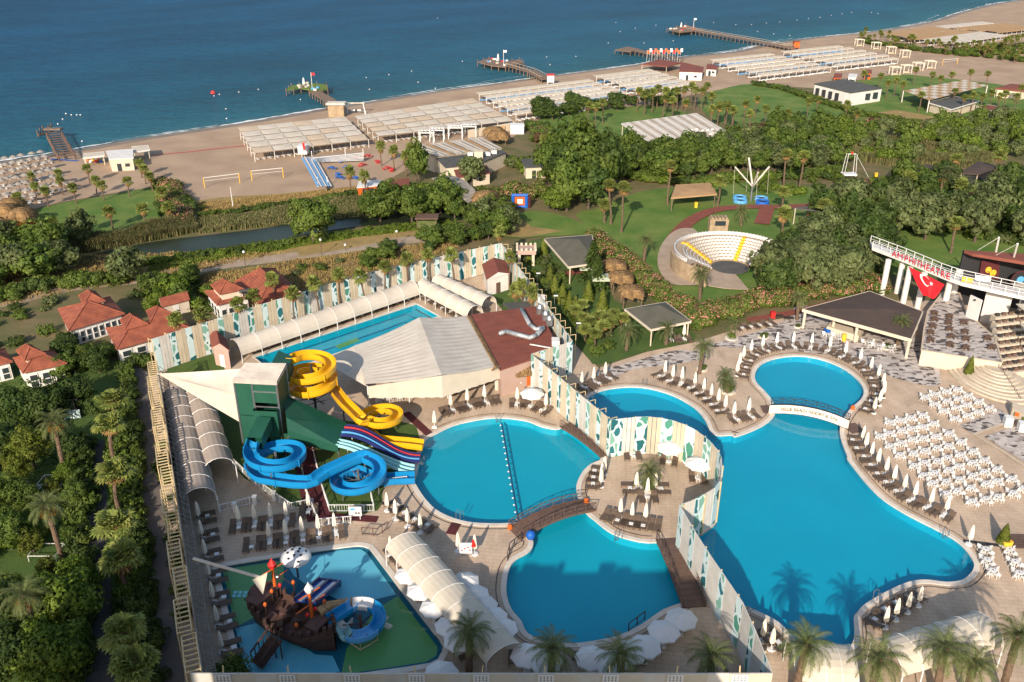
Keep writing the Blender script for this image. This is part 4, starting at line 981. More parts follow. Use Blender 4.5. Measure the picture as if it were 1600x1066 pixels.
# ================================================================ FOOTBRIDGES
def footbridge(label, a, b, w_, rise, m_deck, m_rail, z0=.12, n=14, xbr=True, fascia=None):
    a = Vector((a.x,a.y,0)); b = Vector((b.x,b.y,0)); d = (b-a).normalized(); s = Vector((-d.y,d.x,0)); L = (b-a).length
    t = thing('footbridge', label, 'bridge', a)
    z = lambda u: z0+rise*4*u*(1-u)
    P = lambda u, o, dz=0: a+d*(L*u)+s*o+Vector((0,0,z(u)+dz))
    for i in range(n):
        u0, u1 = i/n, (i+1)/n-.06/n; mb = MB(); A, B, C, D = P(u0,-w_/2), P(u1,-w_/2), P(u1,w_/2), P(u0,w_/2); k = Vector((0,0,.12))
        mb.face([A,B,C,D]); mb.face([A-k,D-k,C-k,B-k]); mb.face([A,A-k,B-k,B]); mb.face([D,C,C-k,D-k]); mb.face([A,D,D-k,A-k]); mb.face([B,B-k,C-k,C]); mb.build('deck_plank', m_deck, t)
    for o in (-w_/2, w_/2):
        r = MB()
        for i in range(n):
            u0, u1 = i/n, (i+1)/n
            r.bar(P(u0,o,.95), P(u1,o,.95), .06); r.bar(P(u0,o,.5), P(u1,o,.5), .04); r.bar(P(u0,o,-.1), P(u1,o,-.1), .12, .3)
            if xbr and i % 2 == 0: r.bar(P(u0,o,.05), P((i+2)/n if i+2 <= n else 1,o,.95), .035); r.bar(P(u0,o,.95), P((i+2)/n if i+2 <= n else 1,o,.05), .035)
            if i % 2 == 0: r.bar(P(u0,o), P(u0,o,.95), .06)
        r.bar(P(1,o), P(1,o,.95), .06); r.build('railing', m_rail, t)
    if fascia:
        f = MB()
        for i in range(n): u0, u1 = i/n, (i+1)/n; f.face([P(u0,-w_/2-.12,-.25),P(u1,-w_/2-.12,-.25),P(u1,-w_/2-.12,.95),P(u0,-w_/2-.12,.95)])
        f.build('fascia', fascia, t)
    return t, P, d, s, L
footbridge('brown arched footbridge between the slide pool and the middle pool', G(803,835), G(922,790), 2.2, .7, 'brmetal', 'brmetal')
footbridge('brown footbridge along the mural wall over the slide pool', G(884,664), G(950,712), 1.9, .3, 'brmetal', 'brmetal')
footbridge('brown footbridge beside the canvas wall over the middle pool', G(1041,843), G(1085,950), 2.2, .35, 'brmetal', 'brmetal')
t, P, d, s, L = footbridge('white arched footbridge with hotel lettering over the main pool', G(1203,640), G(1326,664), 2.0, .8, 'white', 'dkmetal')
sgn = -1 if s.y > 0 else 1
f = MB(); n = 16
for i in range(n): u0, u1 = i/n, (i+1)/n; f.face([P(u0,sgn*1.15,-.15),P(u1,sgn*1.15,-.15),P(u1,sgn*1.15,1.1),P(u0,sgn*1.15,1.1)])
f.build('fascia', 'cope', t)
def text_mesh(body, size, m, ext=.03):
    cu = bpy.data.curves.new('txt', 'FONT'); cu.body = body; cu.size = size; cu.extrude = ext; cu.align_x = 'CENTER'; cu.align_y = 'CENTER'
    o = bpy.data.objects.new('txt', cu); me = bpy.data.meshes.new_from_object(o); bpy.data.objects.remove(o); me.materials.clear(); me.materials.append(M[m]); return me
def letters(body, size, m, parent, place, name='letter', spacing=1.0):
    """each glyph its own small mesh; place(u) -> (point, right, up)"""
    wd = [{'I':.45,'M':1.3,'&':1.1,' ':.6,'E':.9,'L':.85,'T':.95}.get(c_, 1.05) for c_ in body]; tot = sum(wd); acc = 0
    for i, ch in enumerate(body):
        acc += wd[i]
        if ch == ' ': continue
        p, x, y = place((acc-wd[i]/2)/tot); z = x.cross(y); o = bpy.data.objects.new(name, text_mesh(ch, size, m)); col.objects.link(o); o.parent = parent
        o.matrix_local = Matrix.Translation(p-parent.location) @ Matrix((x, y, z)).transposed().to_4x4()
M['brlet'] = mat('grey_brown_letters', (.13,.10,.08), .6)
def pl(u):
    uu = .14+.72*u; e = .01; p = P(uu, sgn*1.19, .47); x = (P(uu+e,sgn*1.19)-P(uu-e,sgn*1.19)).normalized()
    if x.x < 0: x = -x
    y = Vector((0,0,1)); y = (y-x*y.dot(x)).normalized(); return p, x, y
letters('SELGE BEACH RESORT & SPA', .62, 'brlet', t, pl)
for a, b, w_ in (((1203,640),(1190,640),'round pool deck side'), ((1326,664),(1342,676),'dining side')):
    A, B = G(*a), G(*b); dd = (B-A).normalized(); s_ = Vector((-dd.y,dd.x,0)); mb = MB(); z = Vector((0,0,.13)); mb.face([A-s_+z,B-s_+z*.2,B+s_+z*.2,A+s_+z]); mb.face([A-s_+z,A-s_,B-s_,B-s_+z*.2]); mb.face([A+s_+z,B+s_+z*.2,B+s_,A+s_])
    tag(mb.build('bridge_ramp','brmetal',origin=A), 'timber ramp of the lettered bridge on the '+w_, 'ramp')
railing('brown steel handrail on the left bank of the middle pool', GL([(793,876),(797,860),(815,846)]), 1.0, 'dkmetal', 1.2, bars=False)
railing('steel handrail at the bottom of the middle pool', GL([(982,987),(1007,968)]), 1.0, 'dkmetal', 1.2, bars=False)
railing('brown steel stair rails leaning on the slide pool deck', GL([(566,836),(590,838),(606,827)]), 1.0, 'brmetal', 1.2, bars=False)
# ================================================================ KIDS POOL
# pirate ship play structure
kc = lambda a, b, z=0: G(330+a/4.324, 840+b/4.324, z)
s0, s1 = kc(350,520), kc(830,740)                       # stern, bow at the waterline
ax = (s1-s0).normalized(); sx = Vector((-ax.y, ax.x, 0)); LS = (s1-s0).length
t = thing('pirate_ship', 'dark timber pirate ship play structure with orange masts in the kids pool', 'play structure', s0)
stn = [(0,1.4,2.3),(.12,1.7,2.0),(.3,1.95,1.6),(.5,2.0,1.45),(.7,1.85,1.6),(.85,1.4,2.0),(.96,.7,2.3),(1.03,.12,2.5)]
hull = MB(); secs = []
for u, hw, hz in stn:
    c = s0+ax*(LS*u); secs.append([c+sx*(hw*k)+Vector((0,0,zz)) for k, zz in ((-1,hz),(-.95,hz*.5),(-.7,-.2),(.7,-.2),(.95,hz*.5),(1,hz))])
for a, b in zip(secs, secs[1:]):
    for k in range(5): hull.face([a[k],a[k+1],b[k+1],b[k]])
hull.face(secs[0]); hull.build('hull', 'ship', t)
dk = MB()
for (a, b), (u, v) in zip(zip(secs, secs[1:]), zip(stn, stn[1:])):
    w0, w1 = Vector((0,0,-.7)), Vector((0,0,-.7)); dk.face([a[0]+w0,b[0]+w1,b[5]+w1,a[5]+w0])
dk.build('deck', 'shipdeck', t)
for sdn in (0, 5):
    for j in range(12):
        u = j/11.5; k = min(6, int(u*7)); f = u*7-k; p = secs[k][sdn].lerp(secs[k+1][sdn], f); MB().box(p+Vector((0,0,.12)), (.32,.32,.55)).build('bulwark_post', 'ship', t)
    for j in range(5):
        r = MB(); 
        for a, b in zip(secs, secs[1:]):
            q = .15+.17*j; i0, i1 = (0,1) if sdn == 0 else (5,4); r.bar(a[i0].lerp(a[i1],q)*1.0+sx*(-.06 if sdn == 0 else .06), b[i0].lerp(b[i1],q)+sx*(-.06 if sdn == 0 else .06), .07, .16)
        r.build('wale', 'shipdeck' if j % 2 else 'ship', t)
for u, (tw, td, tz) in ((.03,(2.6,1.4,1.2)),(.8,(1.6,1.2,.7))):
    c = s0+ax*(LS*u)+Vector((0,0,1.8)); cb_ = MB().box(c+Vector((0,0,tz/2-.4)), (td,tw,tz), math.atan2(ax.y,ax.x)); cb_.box(c+Vector((0,0,tz-.35)), (td+.25,tw+.25,.12), math.atan2(ax.y,ax.x)); cb_.build('cabin', 'shipdeck', t)
rng = random.Random(5)
for j in range(16):
    c = s0+ax*(LS*rng.uniform(.05,.95))+sx*rng.uniform(-1.4,1.4)+Vector((0,0,1.15)); MB().box(c, (rng.uniform(.4,.9),rng.uniform(.4,.9),rng.uniform(.3,1.2)), rng.random()).build('deck_box', rng.choice(['ship','ship','shipdeck']), t)
for j, (a, b) in enumerate(((465,330),(705,490),(650,530),(410,370),(575,600),(365,460),(555,310),(765,440))):
    c = kc(a,b,2.7); MB().tube((c.x,c.y,.8),(c.x,c.y,c.z),.07,n=5).build('lamp_post','ship',t); MB().lathe([(0,-.08),(.15,.0),(.18,.18),(.12,.32),(0,.42)],7,c).build('lantern', 'red' if j < 3 else 'orange', t)
for (a, b, top), hh in (((445,420,0),4.3),((690,600,0),4.5)):
    c = kc(a,b,1.0); c = Vector((c.x,c.y,1)); m_ = t; MB().tube(c, c+Vector((0,0,hh)), .2, .12, 8).build('mast', 'orange', m_)
    for zz, ln in ((hh*.55,1.5),(hh*.82,1.0)): MB().tube(c+Vector((0,0,zz))-sx*ln-ax*.4, c+Vector((0,0,zz+.3))+sx*ln+ax*.4, .06, n=5).build('yard', 'orange', t)
    MB().lathe([(.3,hh*.9),(.42,hh*.9+.4),(.1,hh*.9+.9),(0,hh+.7)],7,c).build('crow_nest', 'plastic' if hh > 4.4 else 'red', t)
    for k in (-1,1): MB().bar(c+Vector((0,0,hh*.8)), c+ax*1.6*k+sx*1.2+Vector((0,0,1.2)), .04).build('shroud', 'ship', t)
sa, sb, sc2 = kc(380,235,5.2), kc(275,285,4.4), kc(350,385,3.0); sail(t, 'torn_sail', sa, sb, sc2, 'cream', 6, .3)
c = kc(420,235,5.0); fl = MB(); fl.face([c, c+ax*.9, c+ax*.8-Vector((0,0,.7)), c-Vector((0,0,.7))]); fl.build('black_flag','black',t); MB().lathe([(0,-.1),(.16,0),(0,.12)],6,c+ax*.45+Vector((0,-.05,-.3))).build('flag_mark','plastic',t)
MB().lathe([(0,0),(.9,.1),(1.1,.5),(.9,.95),(0,1.05)],9,kc(330,400,1.8)).build('stern_barrel','shipdeck',t)
g0, g1 = kc(440,680,1.6), kc(310,860,.2); gd = (g1-g0); gs = Vector((-gd.y,gd.x,0)).normalized()
for o_ in (-.75,.75):
    r = MB(); r.bar(g0+gs*o_+Vector((0,0,1.0)), g1+gs*o_+Vector((0,0,1.0)), .12); 
    for j in range(6): q = g0.lerp(g1,j/5)+gs*o_; r.bar(q, q+Vector((0,0,1.0)), .08)
    r.build('gangway_rail','ship',t)
for j in range(14):
    q = g0.lerp(g1,(j+.5)/14); MB().bar(q-gs*.75, q+gs*.75, .32, .08).build('gangway_plank','ship',t)
for a, b in ((480,820),(440,810)): q = kc(a,b,-.3); MB().tube(q, q+Vector((0,0,1.6)), .07, n=5).build('gangway_post','ship',t)
# three short slides
h0, h1 = kc(640,440,2.3), kc(800,300,.1); hd = (h1-h0); hs = Vector((-hd.y,hd.x,0)).normalized()
t = thing('kiddie_slide', 'dark blue twin-lane kiddie slide with white stripes by the ship', 'slide', Vector((h1.x,h1.y,-.3)))
for k in (-1.0,0,1.0): MB().bar(h0+hs*k*1.1+Vector((0,0,.2)), h1+hs*k*1.1+Vector((0,0,.2)), .18, .45).build('side_wall','navy',t)
MB().bar(h0, h1, 2.2, .12).build('bed','bluep',t)
for k in (-.55,.55): MB().bar(h0+hs*k+Vector((0,0,.08)), h1+hs*k+Vector((0,0,.08)), .3, .06).build('stripe','plastic',t)
MB().prism([h1-hs*1.1,h1+hs*1.1,h1+hs*1.1+hd.normalized()*.3,h1-hs*1.1+hd.normalized()*.3], -.3, .25).build('end_box','navy',t)
c = kc(1010,570,1.3); t = thing('spiral_kiddie_slide', 'small blue and white spiral slide beside the pirate ship', 'slide', Vector((c.x,c.y,-.3)))
pth = [kc(800,560,2.2), kc(880,510,2.1), kc(950,470,2.0)]+helix(c, 1.75, 120, -215, 1.95, .6, 24)
pth2 = catmull(pth[:3]+pth[3::3], 3); nn = len(pth2)
for k, (i0, i1, m_) in enumerate(((0,5,'blu'),(5,9,'lblue'),(9,13,'plastic'),(13,20,'blu'),(20,26,'lblue'),(26,31,'cyan'),(31,nn,'plastic'))):
    if i1 > i0+1: trough(MB(), pth2[i0:min(nn,i1+1)], .5, .4, n=6).build('trough_section', m_, t)
pe = [kc(1110,560,.9), kc(1160,560,.75), kc(1200,580,.2)]; trough(MB(), catmull(pe,3), .55, .25, n=6).build('exit_trough','plastic',t)
MB().tube((c.x,c.y,-.3),(c.x,c.y,2.2),.15,n=8).build('column','shipdeck',t)
for k in range(6): a = k*math.pi/3; MB().bar((c.x,c.y,1.1),(c.x+1.7*math.cos(a),c.y+1.7*math.sin(a),.9),.08).build('spoke','shipdeck',t)
for (a, b), (a2, b2) in zip(((905,690),(1010,760),(1125,690)),((1010,760),(1125,690),(1130,600))): MB().bar(kc(a,b,.15), kc(a2,b2,.15), .08).build('base_rail','beigesteel',t); 
for a, b in ((905,690),(1010,760),(1125,690)): MB().bar(kc(a,b,-.3), Vector((kc(a,b).x,kc(a,b).y,.9)), .08).build('leg','beigesteel',t)
pt_ = catmull([kc(715,520,2.2), kc(790,470,1.9), kc(870,455,1.2), kc(950,440,.4)], 4)
t = thing('tube_slide', 'yellow ochre tube slide leaving the pirate ship', 'slide', Vector((pt_[-1].x,pt_[-1].y,-.3))); mb = MB()
for a, b in zip(pt_, pt_[1:]): mb.tube(a, b, .5, n=10, cap=False)
mb.build('tube','tan',t); 
for i in (4, 8): MB().tube(pt_[i]-(pt_[i+1]-pt_[i]).normalized()*.06, pt_[i]+(pt_[i+1]-pt_[i]).normalized()*.06, .57, n=10).build('flange','tan',t)
c = kc(588,270,-.3); tt = thing('mushroom_shower', 'white dotted mushroom water shower in the kids pool', 'fountain', c)
MB().tube(c, c+Vector((0,0,2.6)), .1, n=8).build('stem','ship',tt); hd_ = MB().lathe([(0,2.3),(1.45,2.35),(1.55,2.5),(1.35,2.85),(.8,3.15),(0,3.3)],18,c).build('cap','plastic',tt,smooth=True)
q = MB()
for k in range(12): a = k*2.4; r_ = .35+.09*k; zz = 3.3-.55*(r_/1.45)**2; q.lathe([(.13,zz+.0),(.13,zz+.07),(0,zz+.08)],7,c+Vector((r_*math.cos(a),r_*math.sin(a),.0)))
q.build('dots','black',tt)
c = kc(195,385,-.33); q = MB()
for u in range(3):
    for v in range(2): q.box(c+Vector((-.5+.5*u,-.3+.5*v,.06)), (.36,.36,.1))
tag(q.build('floor_jet','cyan',origin=c), 'pale square jet grid on the green kids pool floor', 'fountain')
A_, B_ = G(302,873,4.6), kc(330,270,4.2); t = tag(MB().tube(A_, B_, .16, n=6).build('water_pipe','canvas',origin=A_), 'pale pipe boom reaching from the fence to the ship sail', 'pipe')
# ================================================================ TENT, KITCHEN, SMALL HUTS INSIDE THE WALL
E4 = 4.0
t = thing('banquet_tent', 'large wrinkled white tent over the cafe beside the slides', 'tent', gz(G(575,640),0))
ridge = [G(655,496,6.2), G(690,586,6.2)]; le = [G(470,590,E4), G(575,604,E4)]; re_ = [G(731,493,E4+.4), G(779,572,E4+.4)]; lm = [G(552,541,5.0), G(572,600,4.6)]
def cloth(name, a, b, c, d, m, nu=16, nv=10, sag=.25, rip=.06):
    """a-b one edge, d-c the opposite edge"""
    mb = MB(); g = lambda i, j: a.lerp(b, i/nu).lerp(d.lerp(c, i/nu), j/nv)-Vector((0,0,sag*math.sin(math.pi*j/nv)*1.0-rip*abs(math.sin(i*math.pi*.5+.3))*1.0*math.sin(math.pi*j/nv)))
    for i in range(nu):
        for j in range(nv): mb.face([g(i,j),g(i+1,j),g(i+1,j+1),g(i,j+1)])
    return mb.build(name, m, t, smooth=True)
cloth('roof_cloth', ridge[0], ridge[1], re_[1], re_[0], 'tent', 30, 8, .25, .08)
cloth('roof_cloth', ridge[0], ridge[1], lm[1], lm[0], 'tent', 30, 8, .25, .08)
cloth('roof_cloth', lm[0], lm[1], gz(lm[1].lerp(le[1],.9),3.9), G(500,562,4.0), 'tent', 24, 6, .2, .07)
v0 = [G(575,604,4.1), G(690,587,5.6), G(781,572,4.3)]
for a, b in zip(v0, v0[1:]):
    mb = MB(); n = 14
    for i in range(n):
        p, q = a.lerp(b,i/n), a.lerp(b,(i+1)/n); mb.face([p,q,gz(q,2.3+.12*((i+1)%2)),gz(p,2.3+.12*(i%2))])
    mb.build('valance','cream',t)
for a, b in ((577,640),(640,632),(700,622),(775,610),(560,580),(660,545)): p = G(a,b); MB().tube(p, p+Vector((0,0,4.2)), .09, n=6).build('pole','plastic',t)
for i in range(9):
    c = G(597+i*18+random.uniform(-3,3), 627-i*2.6+random.uniform(-3,3)); TB.place('cafe_table','round white plastic table under the tent valance','table',c,random.random(),.9,'cafe tables under the tent')
    for s_ in (0.4,2.2,4.0): CH.place('cafe_chair','white plastic armchair under the tent valance','chair',c+Vector((math.cos(s_),math.sin(s_),0))*.7,s_+math.pi/2,1,'cafe chairs under the tent')
# kitchen
kr = [G(738,492,4.2), G(838,479,4.2), G(872,546,4.2), G(783,577,4.2)]
t = thing('kitchen_building', 'flat red-brown roofed kitchen with silver ducts on top', 'building', gz(kr[3],0))
MB().prism(kr, 0, 4.0, top=False).build('wall','pink',t); 
rfm = MB(); rfm.prism(offset(kr,.25), 4.0, 4.2, bottom=True); rfm.build('roof','rust',t)
for k in range(1,9):
    p, q = kr[0].lerp(kr[3],k/9), kr[1].lerp(kr[2],k/9); MB().bar(gz(p,4.22),gz(q,4.22),.07,.05).build('roof_seam','rust',t)
th_ = MB(); n = 26
for i in range(n):
    p, q = G(731,492,4.6).lerp(G(776,575,4.6),i/n), G(731,492,4.6).lerp(G(776,575,4.6),(i+1)/n); o2 = Vector((-.55-.12*(i%2),0,-.5)); th_.face([p,q,q+o2,p+o2]); th_.face([p,q,q+Vector((.5,0,-.2)),p+Vector((.5,0,-.2))])
th_.build('thatch_edge','thatch',t)
def duct(pts, r): 
    mb = MB(); P_ = [G(a,b,4.75) for a,b in pts]
    for a, b in zip(P_, P_[1:]): mb.tube(a, b, r, n=8)
    for p in P_: mb.lathe([(0,-r),(r*.8,-r*.6),(r,0),(r*.8,r*.6),(0,r)],8,p)
    return mb.build('duct','duct',t,smooth=True)
duct([(815,484),(828,508),(838,515),(848,512)], .32); duct([(782,521),(790,518),(828,528),(838,524),(848,514)], .35)
for a, b in ((852,500),(858,508),(843,490)): p = G(a,b,4.2); u_ = MB().lathe([(.5,4.2),(.5,5.2),(.25,5.7),(0,5.75)],10,gz(p,0)); u_.build('vent_hood','steel',t)
for a, b in ((850,482),(846,470),(868,538)): p = G(a,b,4.2); MB().box(gz(p,4.6), (1.1,1.4,.8)).build('air_unit','white',t)
MB().bar(G(828,538,4.5), G(862,544,4.5), .14).build('flue','white',t)
# thatched snack bar
t = thing('snack_bar', 'small snack bar under a straw thatched awning by the slide pool', 'kiosk', G(775,612)); a, b = G(776,610), G(834,603); dd = (b-a).normalized(); bk = Vector((-dd.y,dd.x,0))
MB().prism([a,b,b+bk*1.5,a+bk*1.5], 0, 2.4).build('counter_wall','wall',t)
aw = MB(); n = 30
for i in range(n):
    p, q = a.lerp(b,i/n), a.lerp(b,(i+1)/n); aw.face([p+bk*1.2+Vector((0,0,3.6)),q+bk*1.2+Vector((0,0,3.6)),q-bk*.9+Vector((0,0,2.55+.1*(i%3))),p-bk*.9+Vector((0,0,2.5+.1*(i%2)))]); aw.face([p-bk*.9+Vector((0,0,2.5+.1*(i%2))),q-bk*.9+Vector((0,0,2.55)),q-bk*.85+Vector((0,0,2.0+.15*(i%2))),p-bk*.85+Vector((0,0,2.05))])
aw.build('thatched_awning','thatch',t)
MB().box(a.lerp(b,.82)-bk*.05+Vector((0,0,.9)), (1.0,.08,1.5), math.atan2(dd.y,dd.x)).build('shutter','orange',t); MB().box(a.lerp(b,.5)-bk*.3+Vector((0,0,1.0)), (1.6,.5,.12), math.atan2(dd.y,dd.x)).build('shelf','plastic',t); MB().box(a.lerp(b,.33)-bk*.6+Vector((0,0,.8)), (.5,.5,1.6)).build('freezer','steel',t)
# huts
def gable_hut(label, eave_px, eave, rise, mroof, mwall, ridge='long', door=None, over=.3, name='hut', win=0, group=None):
    C = [G(a,b,eave) for a,b in eave_px]; t = thing(name, label, 'hut', gz(C[0],0), group); inn = offset([gz(p,0) for p in C], -over)
    MB().prism(inn, 0, eave, top=False).build('wall', mwall, t)
    l01 = (C[1]-C[0]).length; l12 = (C[2]-C[1]).length
    if (l01 >= l12) != (ridge == 'long'): C = C[1:]+C[:1]
    r0, r1 = (C[0]+C[3])/2+Vector((0,0,rise)), (C[1]+C[2])/2+Vector((0,0,rise)); rf = MB(); k = Vector((0,0,.12))
    for z_ in (k*0, -k): rf.face([C[0]+z_,C[1]+z_,r1+z_,r0+z_]); rf.face([C[2]+z_,C[3]+z_,r0+z_,r1+z_])
    for a, b in ((C[0],C[1]),(C[2],C[3]),(C[3],r0),(r0,C[0]),(C[1],r1),(r1,C[2])): rf.face([a,b,b-k,a-k])
    rf.build('roof', mroof, t)
    MB().face([gz(C[0],eave-.1), gz(C[3],eave-.1), r0-k*1.2]).build('gable', mwall, t); MB().face([gz(C[1],eave-.1), gz(C[2],eave-.1), r1-k*1.2]).build('gable', mwall, t)
    a, b = inn[0], inn[1]; dd = (b-a).normalized(); nn_ = Vector((dd.y,-dd.x,0)); nn_ = nn_ if nn_.y < 0 else -nn_
    MB().box(a.lerp(b,.5)+nn_*.03+Vector((0,0,1.0)), (.9,.06,2.0), math.atan2(dd.y,dd.x)).build('door', 'white' if mwall != 'white' else 'brmetal', t)
    for i in range(win):
        MB().box(a.lerp(b,(.2,.8,.35)[i])+nn_*.03+Vector((0,0,1.5)), (.8,.06,.8), math.atan2(dd.y,dd.x)).build('window','glass',t)
    return t
gable_hut('small brown-roofed pump hut between the mural wall and arched canopy', [(330,543),(359,548),(354,530),(326,521)], 3.0, 1.0, 'rust', 'pink')
gable_hut('white changing hut with brown roof beside the wall corner', [(760,437),(797,427),(790,407),(753,413)], 3.2, .9, 'rust', 'white')
t = thing('garden_shelter', 'low dark flat shelter between the kitchen and the straight mural wall', 'shelter', gz(G(790,478),0)); q = [G(785,474,2.8),G(828,470,2.8),G(832,484,2.8),G(800,487,2.8)]; MB().prism(q,2.7,2.8,bottom=True).build('roof','charcoal',t)
for p in q: MB().tube(gz(p,0),p,.07,n=5).build('post','dkmetal',t)
# ================================================================ RIGHT SIDE: BAR, AMPHITHEATRE GALLERY, TERRACE
def posts_at(t, pts, top, r=.1, m='wall', n=6, name='post'):
    for p in pts: MB().tube((p.x,p.y,0), (p.x,p.y,top), r, n=n).build(name, m, t)
def slab_roof(t, C, thick, m, mf, rise=0.0, apex=None, name='roof'):
    """flat or tented roof over corners C (world, at eave height) with a fascia"""
    c = sum(C, Vector((0,0,0)))/len(C) if apex is None else apex
    mb = MB()
    for a, b in zip(C, C[1:]+C[:1]): mb.face([a, b, Vector((c.x,c.y,C[0].z+rise))])
    r = mb.build(name, m, t)
    f = MB()
    for a, b in zip(C, C[1:]+C[:1]): f.bar(a-Vector((0,0,thick/2-.03)), b-Vector((0,0,thick/2-.03)), .14, thick)
    f.build('fascia', mf, t); return r
C = [G(1254,483,3.4), G(1359,455,3.4), G(1442,487,3.4), G(1424,530,3.4)]
t = thing('pool_bar', 'pool bar under a wide dark brown triangular fabric roof', 'bar', gz(C[0],0))
slab_roof(t, C, .5, 'dkbrown', 'wall', .8, G(1390,490,3.4))
posts_at(t, [gz(p,0) for p in offset([gz(p,0) for p in C], -.5)]+[G(1335,535),G(1300,520)], 3.1, .22, 'wall', 8)
MB().prism([G(1290,520),G(1340,535),G(1350,520),G(1300,508)], 0, 1.1).build('counter','wall',t)
for a, b in ((1296,528),(1310,530),(1357,540),(1372,545),(1390,548)):
    TB.place('bar_table','round white plastic table under the brown bar roof','table',G(a,b),0,.9,'bar tables')
    for s_ in (0.5,2.6,4.6): CH.place('bar_chair','white plastic armchair under the brown bar roof','chair',G(a,b)+Vector((math.cos(s_),math.sin(s_),0))*.7,s_+math.pi/2,1,'bar chairs')
tag(MB().box(G(1299,520)+Vector((0,0,.35)), (2.2,.9,.7), .2).build('blue_chest','bluep',origin=G(1299,520)), 'long blue chest before the bar posts', 'chest')
for a, b, w_ in ((1318,533,'yellow'),): tag(MB().lathe([(.35,0),(.4,.8),(.3,1.2),(0,1.25)],8,G(a,b)).build('bin','yellowp',origin=G(a,b)), 'yellow bin before the brown bar roof', 'bin')
for a, b in ((1232,500),(1215,497)): tag(MB().box(G(a,b)+Vector((0,0,.4)), (1.6,.8,.1)).box(G(a,b)+Vector((0,0,.2)), (.2,.5,.4)).build('dark_bench','dkmetal',origin=G(a,b)), 'dark bench table by the red path at the bar', 'bench', 'dark bench tables')
tag(MB().box(G(1207,497)+Vector((0,0,.5)), (.7,.7,1.0)).box(G(1207,497)+Vector((0,0,1.05)), (.8,.8,.1)).build('red_cooler','red',origin=G(1207,497)), 'small red cooler box by the red path', 'cooler')
# gallery deck on columns
ZB = 6.4
dp = [G(a,b,ZB) for a,b in ((1362,391),(1418,412.5),(1476,437.5),(1503,447),(1560,460),(1640,478))]
t = thing('amphitheatre_gallery', 'white raised gallery on columns with red sign letters', 'gallery', gz(G(1378,460),0))
bk = Vector((.25,1,0)).normalized()*3.0
mb = MB()
for a, b in zip(dp, dp[1:]):
    z1 = Vector((0,0,.55)); mb.face([a,b,b+z1,a+z1]); mb.face([a+z1,b+z1,b+bk+z1,a+bk+z1]); mb.face([a,a+bk,b+bk,b]); mb.face([a+bk,a+bk+z1,b+bk+z1,b+bk])
mb.face([dp[0],dp[0]+Vector((0,0,.55)),dp[0]+bk+Vector((0,0,.55)),dp[0]+bk]); mb.build('deck_slab','white',t)
for off_ in (Vector((0,0,0)), bk):
    P_ = [p+off_+Vector((0,0,.55)) for p in dp]
    for a, b in zip(P_, P_[1:]): MB().bar(a+Vector((0,0,1.1)), b+Vector((0,0,1.1)), .09).build('handrail','plastic',t); MB().bar(a+Vector((0,0,.55)), b+Vector((0,0,.55)), .05).build('mid_rail','plastic',t)
    for p in resample(P_, 1.9): MB().box(p+Vector((0,0,.55)), (.09,.09,1.1)).build('rail_post','plastic',t)
for a, b in ((1378,460),(1401,458),(1411,473),(1433,482),(1473,490),(1486,477)):
    p = G(a,b); MB().tube(p, gz(p,ZB), .48, n=12).build('column','white',t)
pth = [dp[0]+Vector((0,-.08,.62)), dp[1]+Vector((0,-.08,.62)), dp[2]+Vector((0,-.08,.62)), dp[3]+Vector((0,-.08,.62))]
LT = sum((b-a).length for a, b in zip(pth, pth[1:]))
def pl2(u):
    s_ = LT*(.22+.66*u); 
    for a, b in zip(pth, pth[1:]):
        l = (b-a).length
        if s_ <= l: break
        s_ -= l
    x = (b-a).normalized(); y = Vector((0,-.35,1)); y = (y-x*y.dot(x)).normalized(); return a.lerp(b, s_/l)+Vector((0,-.12,.15)), x, y
letters('AMPHITHEATRE', 1.6, 'red', t, pl2)
MB().box(dp[3]+Vector((.6,-.1,1.1)), (1.6,.08,.8), -.35).build('yellow_masks','yellowp',t); MB().box(dp[3]+Vector((3.0,-.1,1.3)), (2.2,.08,.9), -.35).build('white_banner','plastic',t)
# flag
A, B, C_, D = G(1418,415,6.6), G(1474,443,6.0), G(1458,464,3.6), G(1440,460,4.0)
t = thing('flag', 'large red flag with white crescent and star hanging from the gallery', 'flag', gz(A,0))
def fs(u, v):
    p = A.lerp(B, u).lerp(D.lerp(C_, u), v); return p+Vector((0,.35*math.sin(u*9+v*3)*v-.5,.15*math.sin(u*7)*v))
mb = MB(); n = 14
for i in range(n):
    for j in range(n): mb.face([fs(i/n,j/n),fs((i+1)/n,j/n),fs((i+1)/n,(j+1)/n),fs(i/n,(j+1)/n)])
mb.build('cloth','flag',t,smooth=True)
fr = lambda u, v: fs(u, v)+Vector((0,-.10,.05))
mb = MB(); K = 22; cr = []
for k in range(K+1):
    a = R(40+280*k/K); b = R(28+304*k/K); cr.append(((.42+.16*math.cos(a), .28+.26*math.sin(a)), (.455+.125*math.cos(b), .28+.205*math.sin(b))))
for (o1, i1), (o2, i2) in zip(cr, cr[1:]): mb.face([fr(*o1),fr(*o2),fr(*i2),fr(*i1)])
mb.build('crescent','plastic',t)
st_ = [(.64+(.075 if k % 2 == 0 else .03)*math.cos(math.pi+k*math.pi/5), .30+(.12 if k % 2 == 0 else .048)*math.sin(math.pi+k*math.pi/5)) for k in range(10)]
mb = MB(); 
for k in range(10): mb.face([fr(.64,.30), fr(*st_[k]), fr(*st_[(k+1)%10])])
mb.build('star','plastic',t)
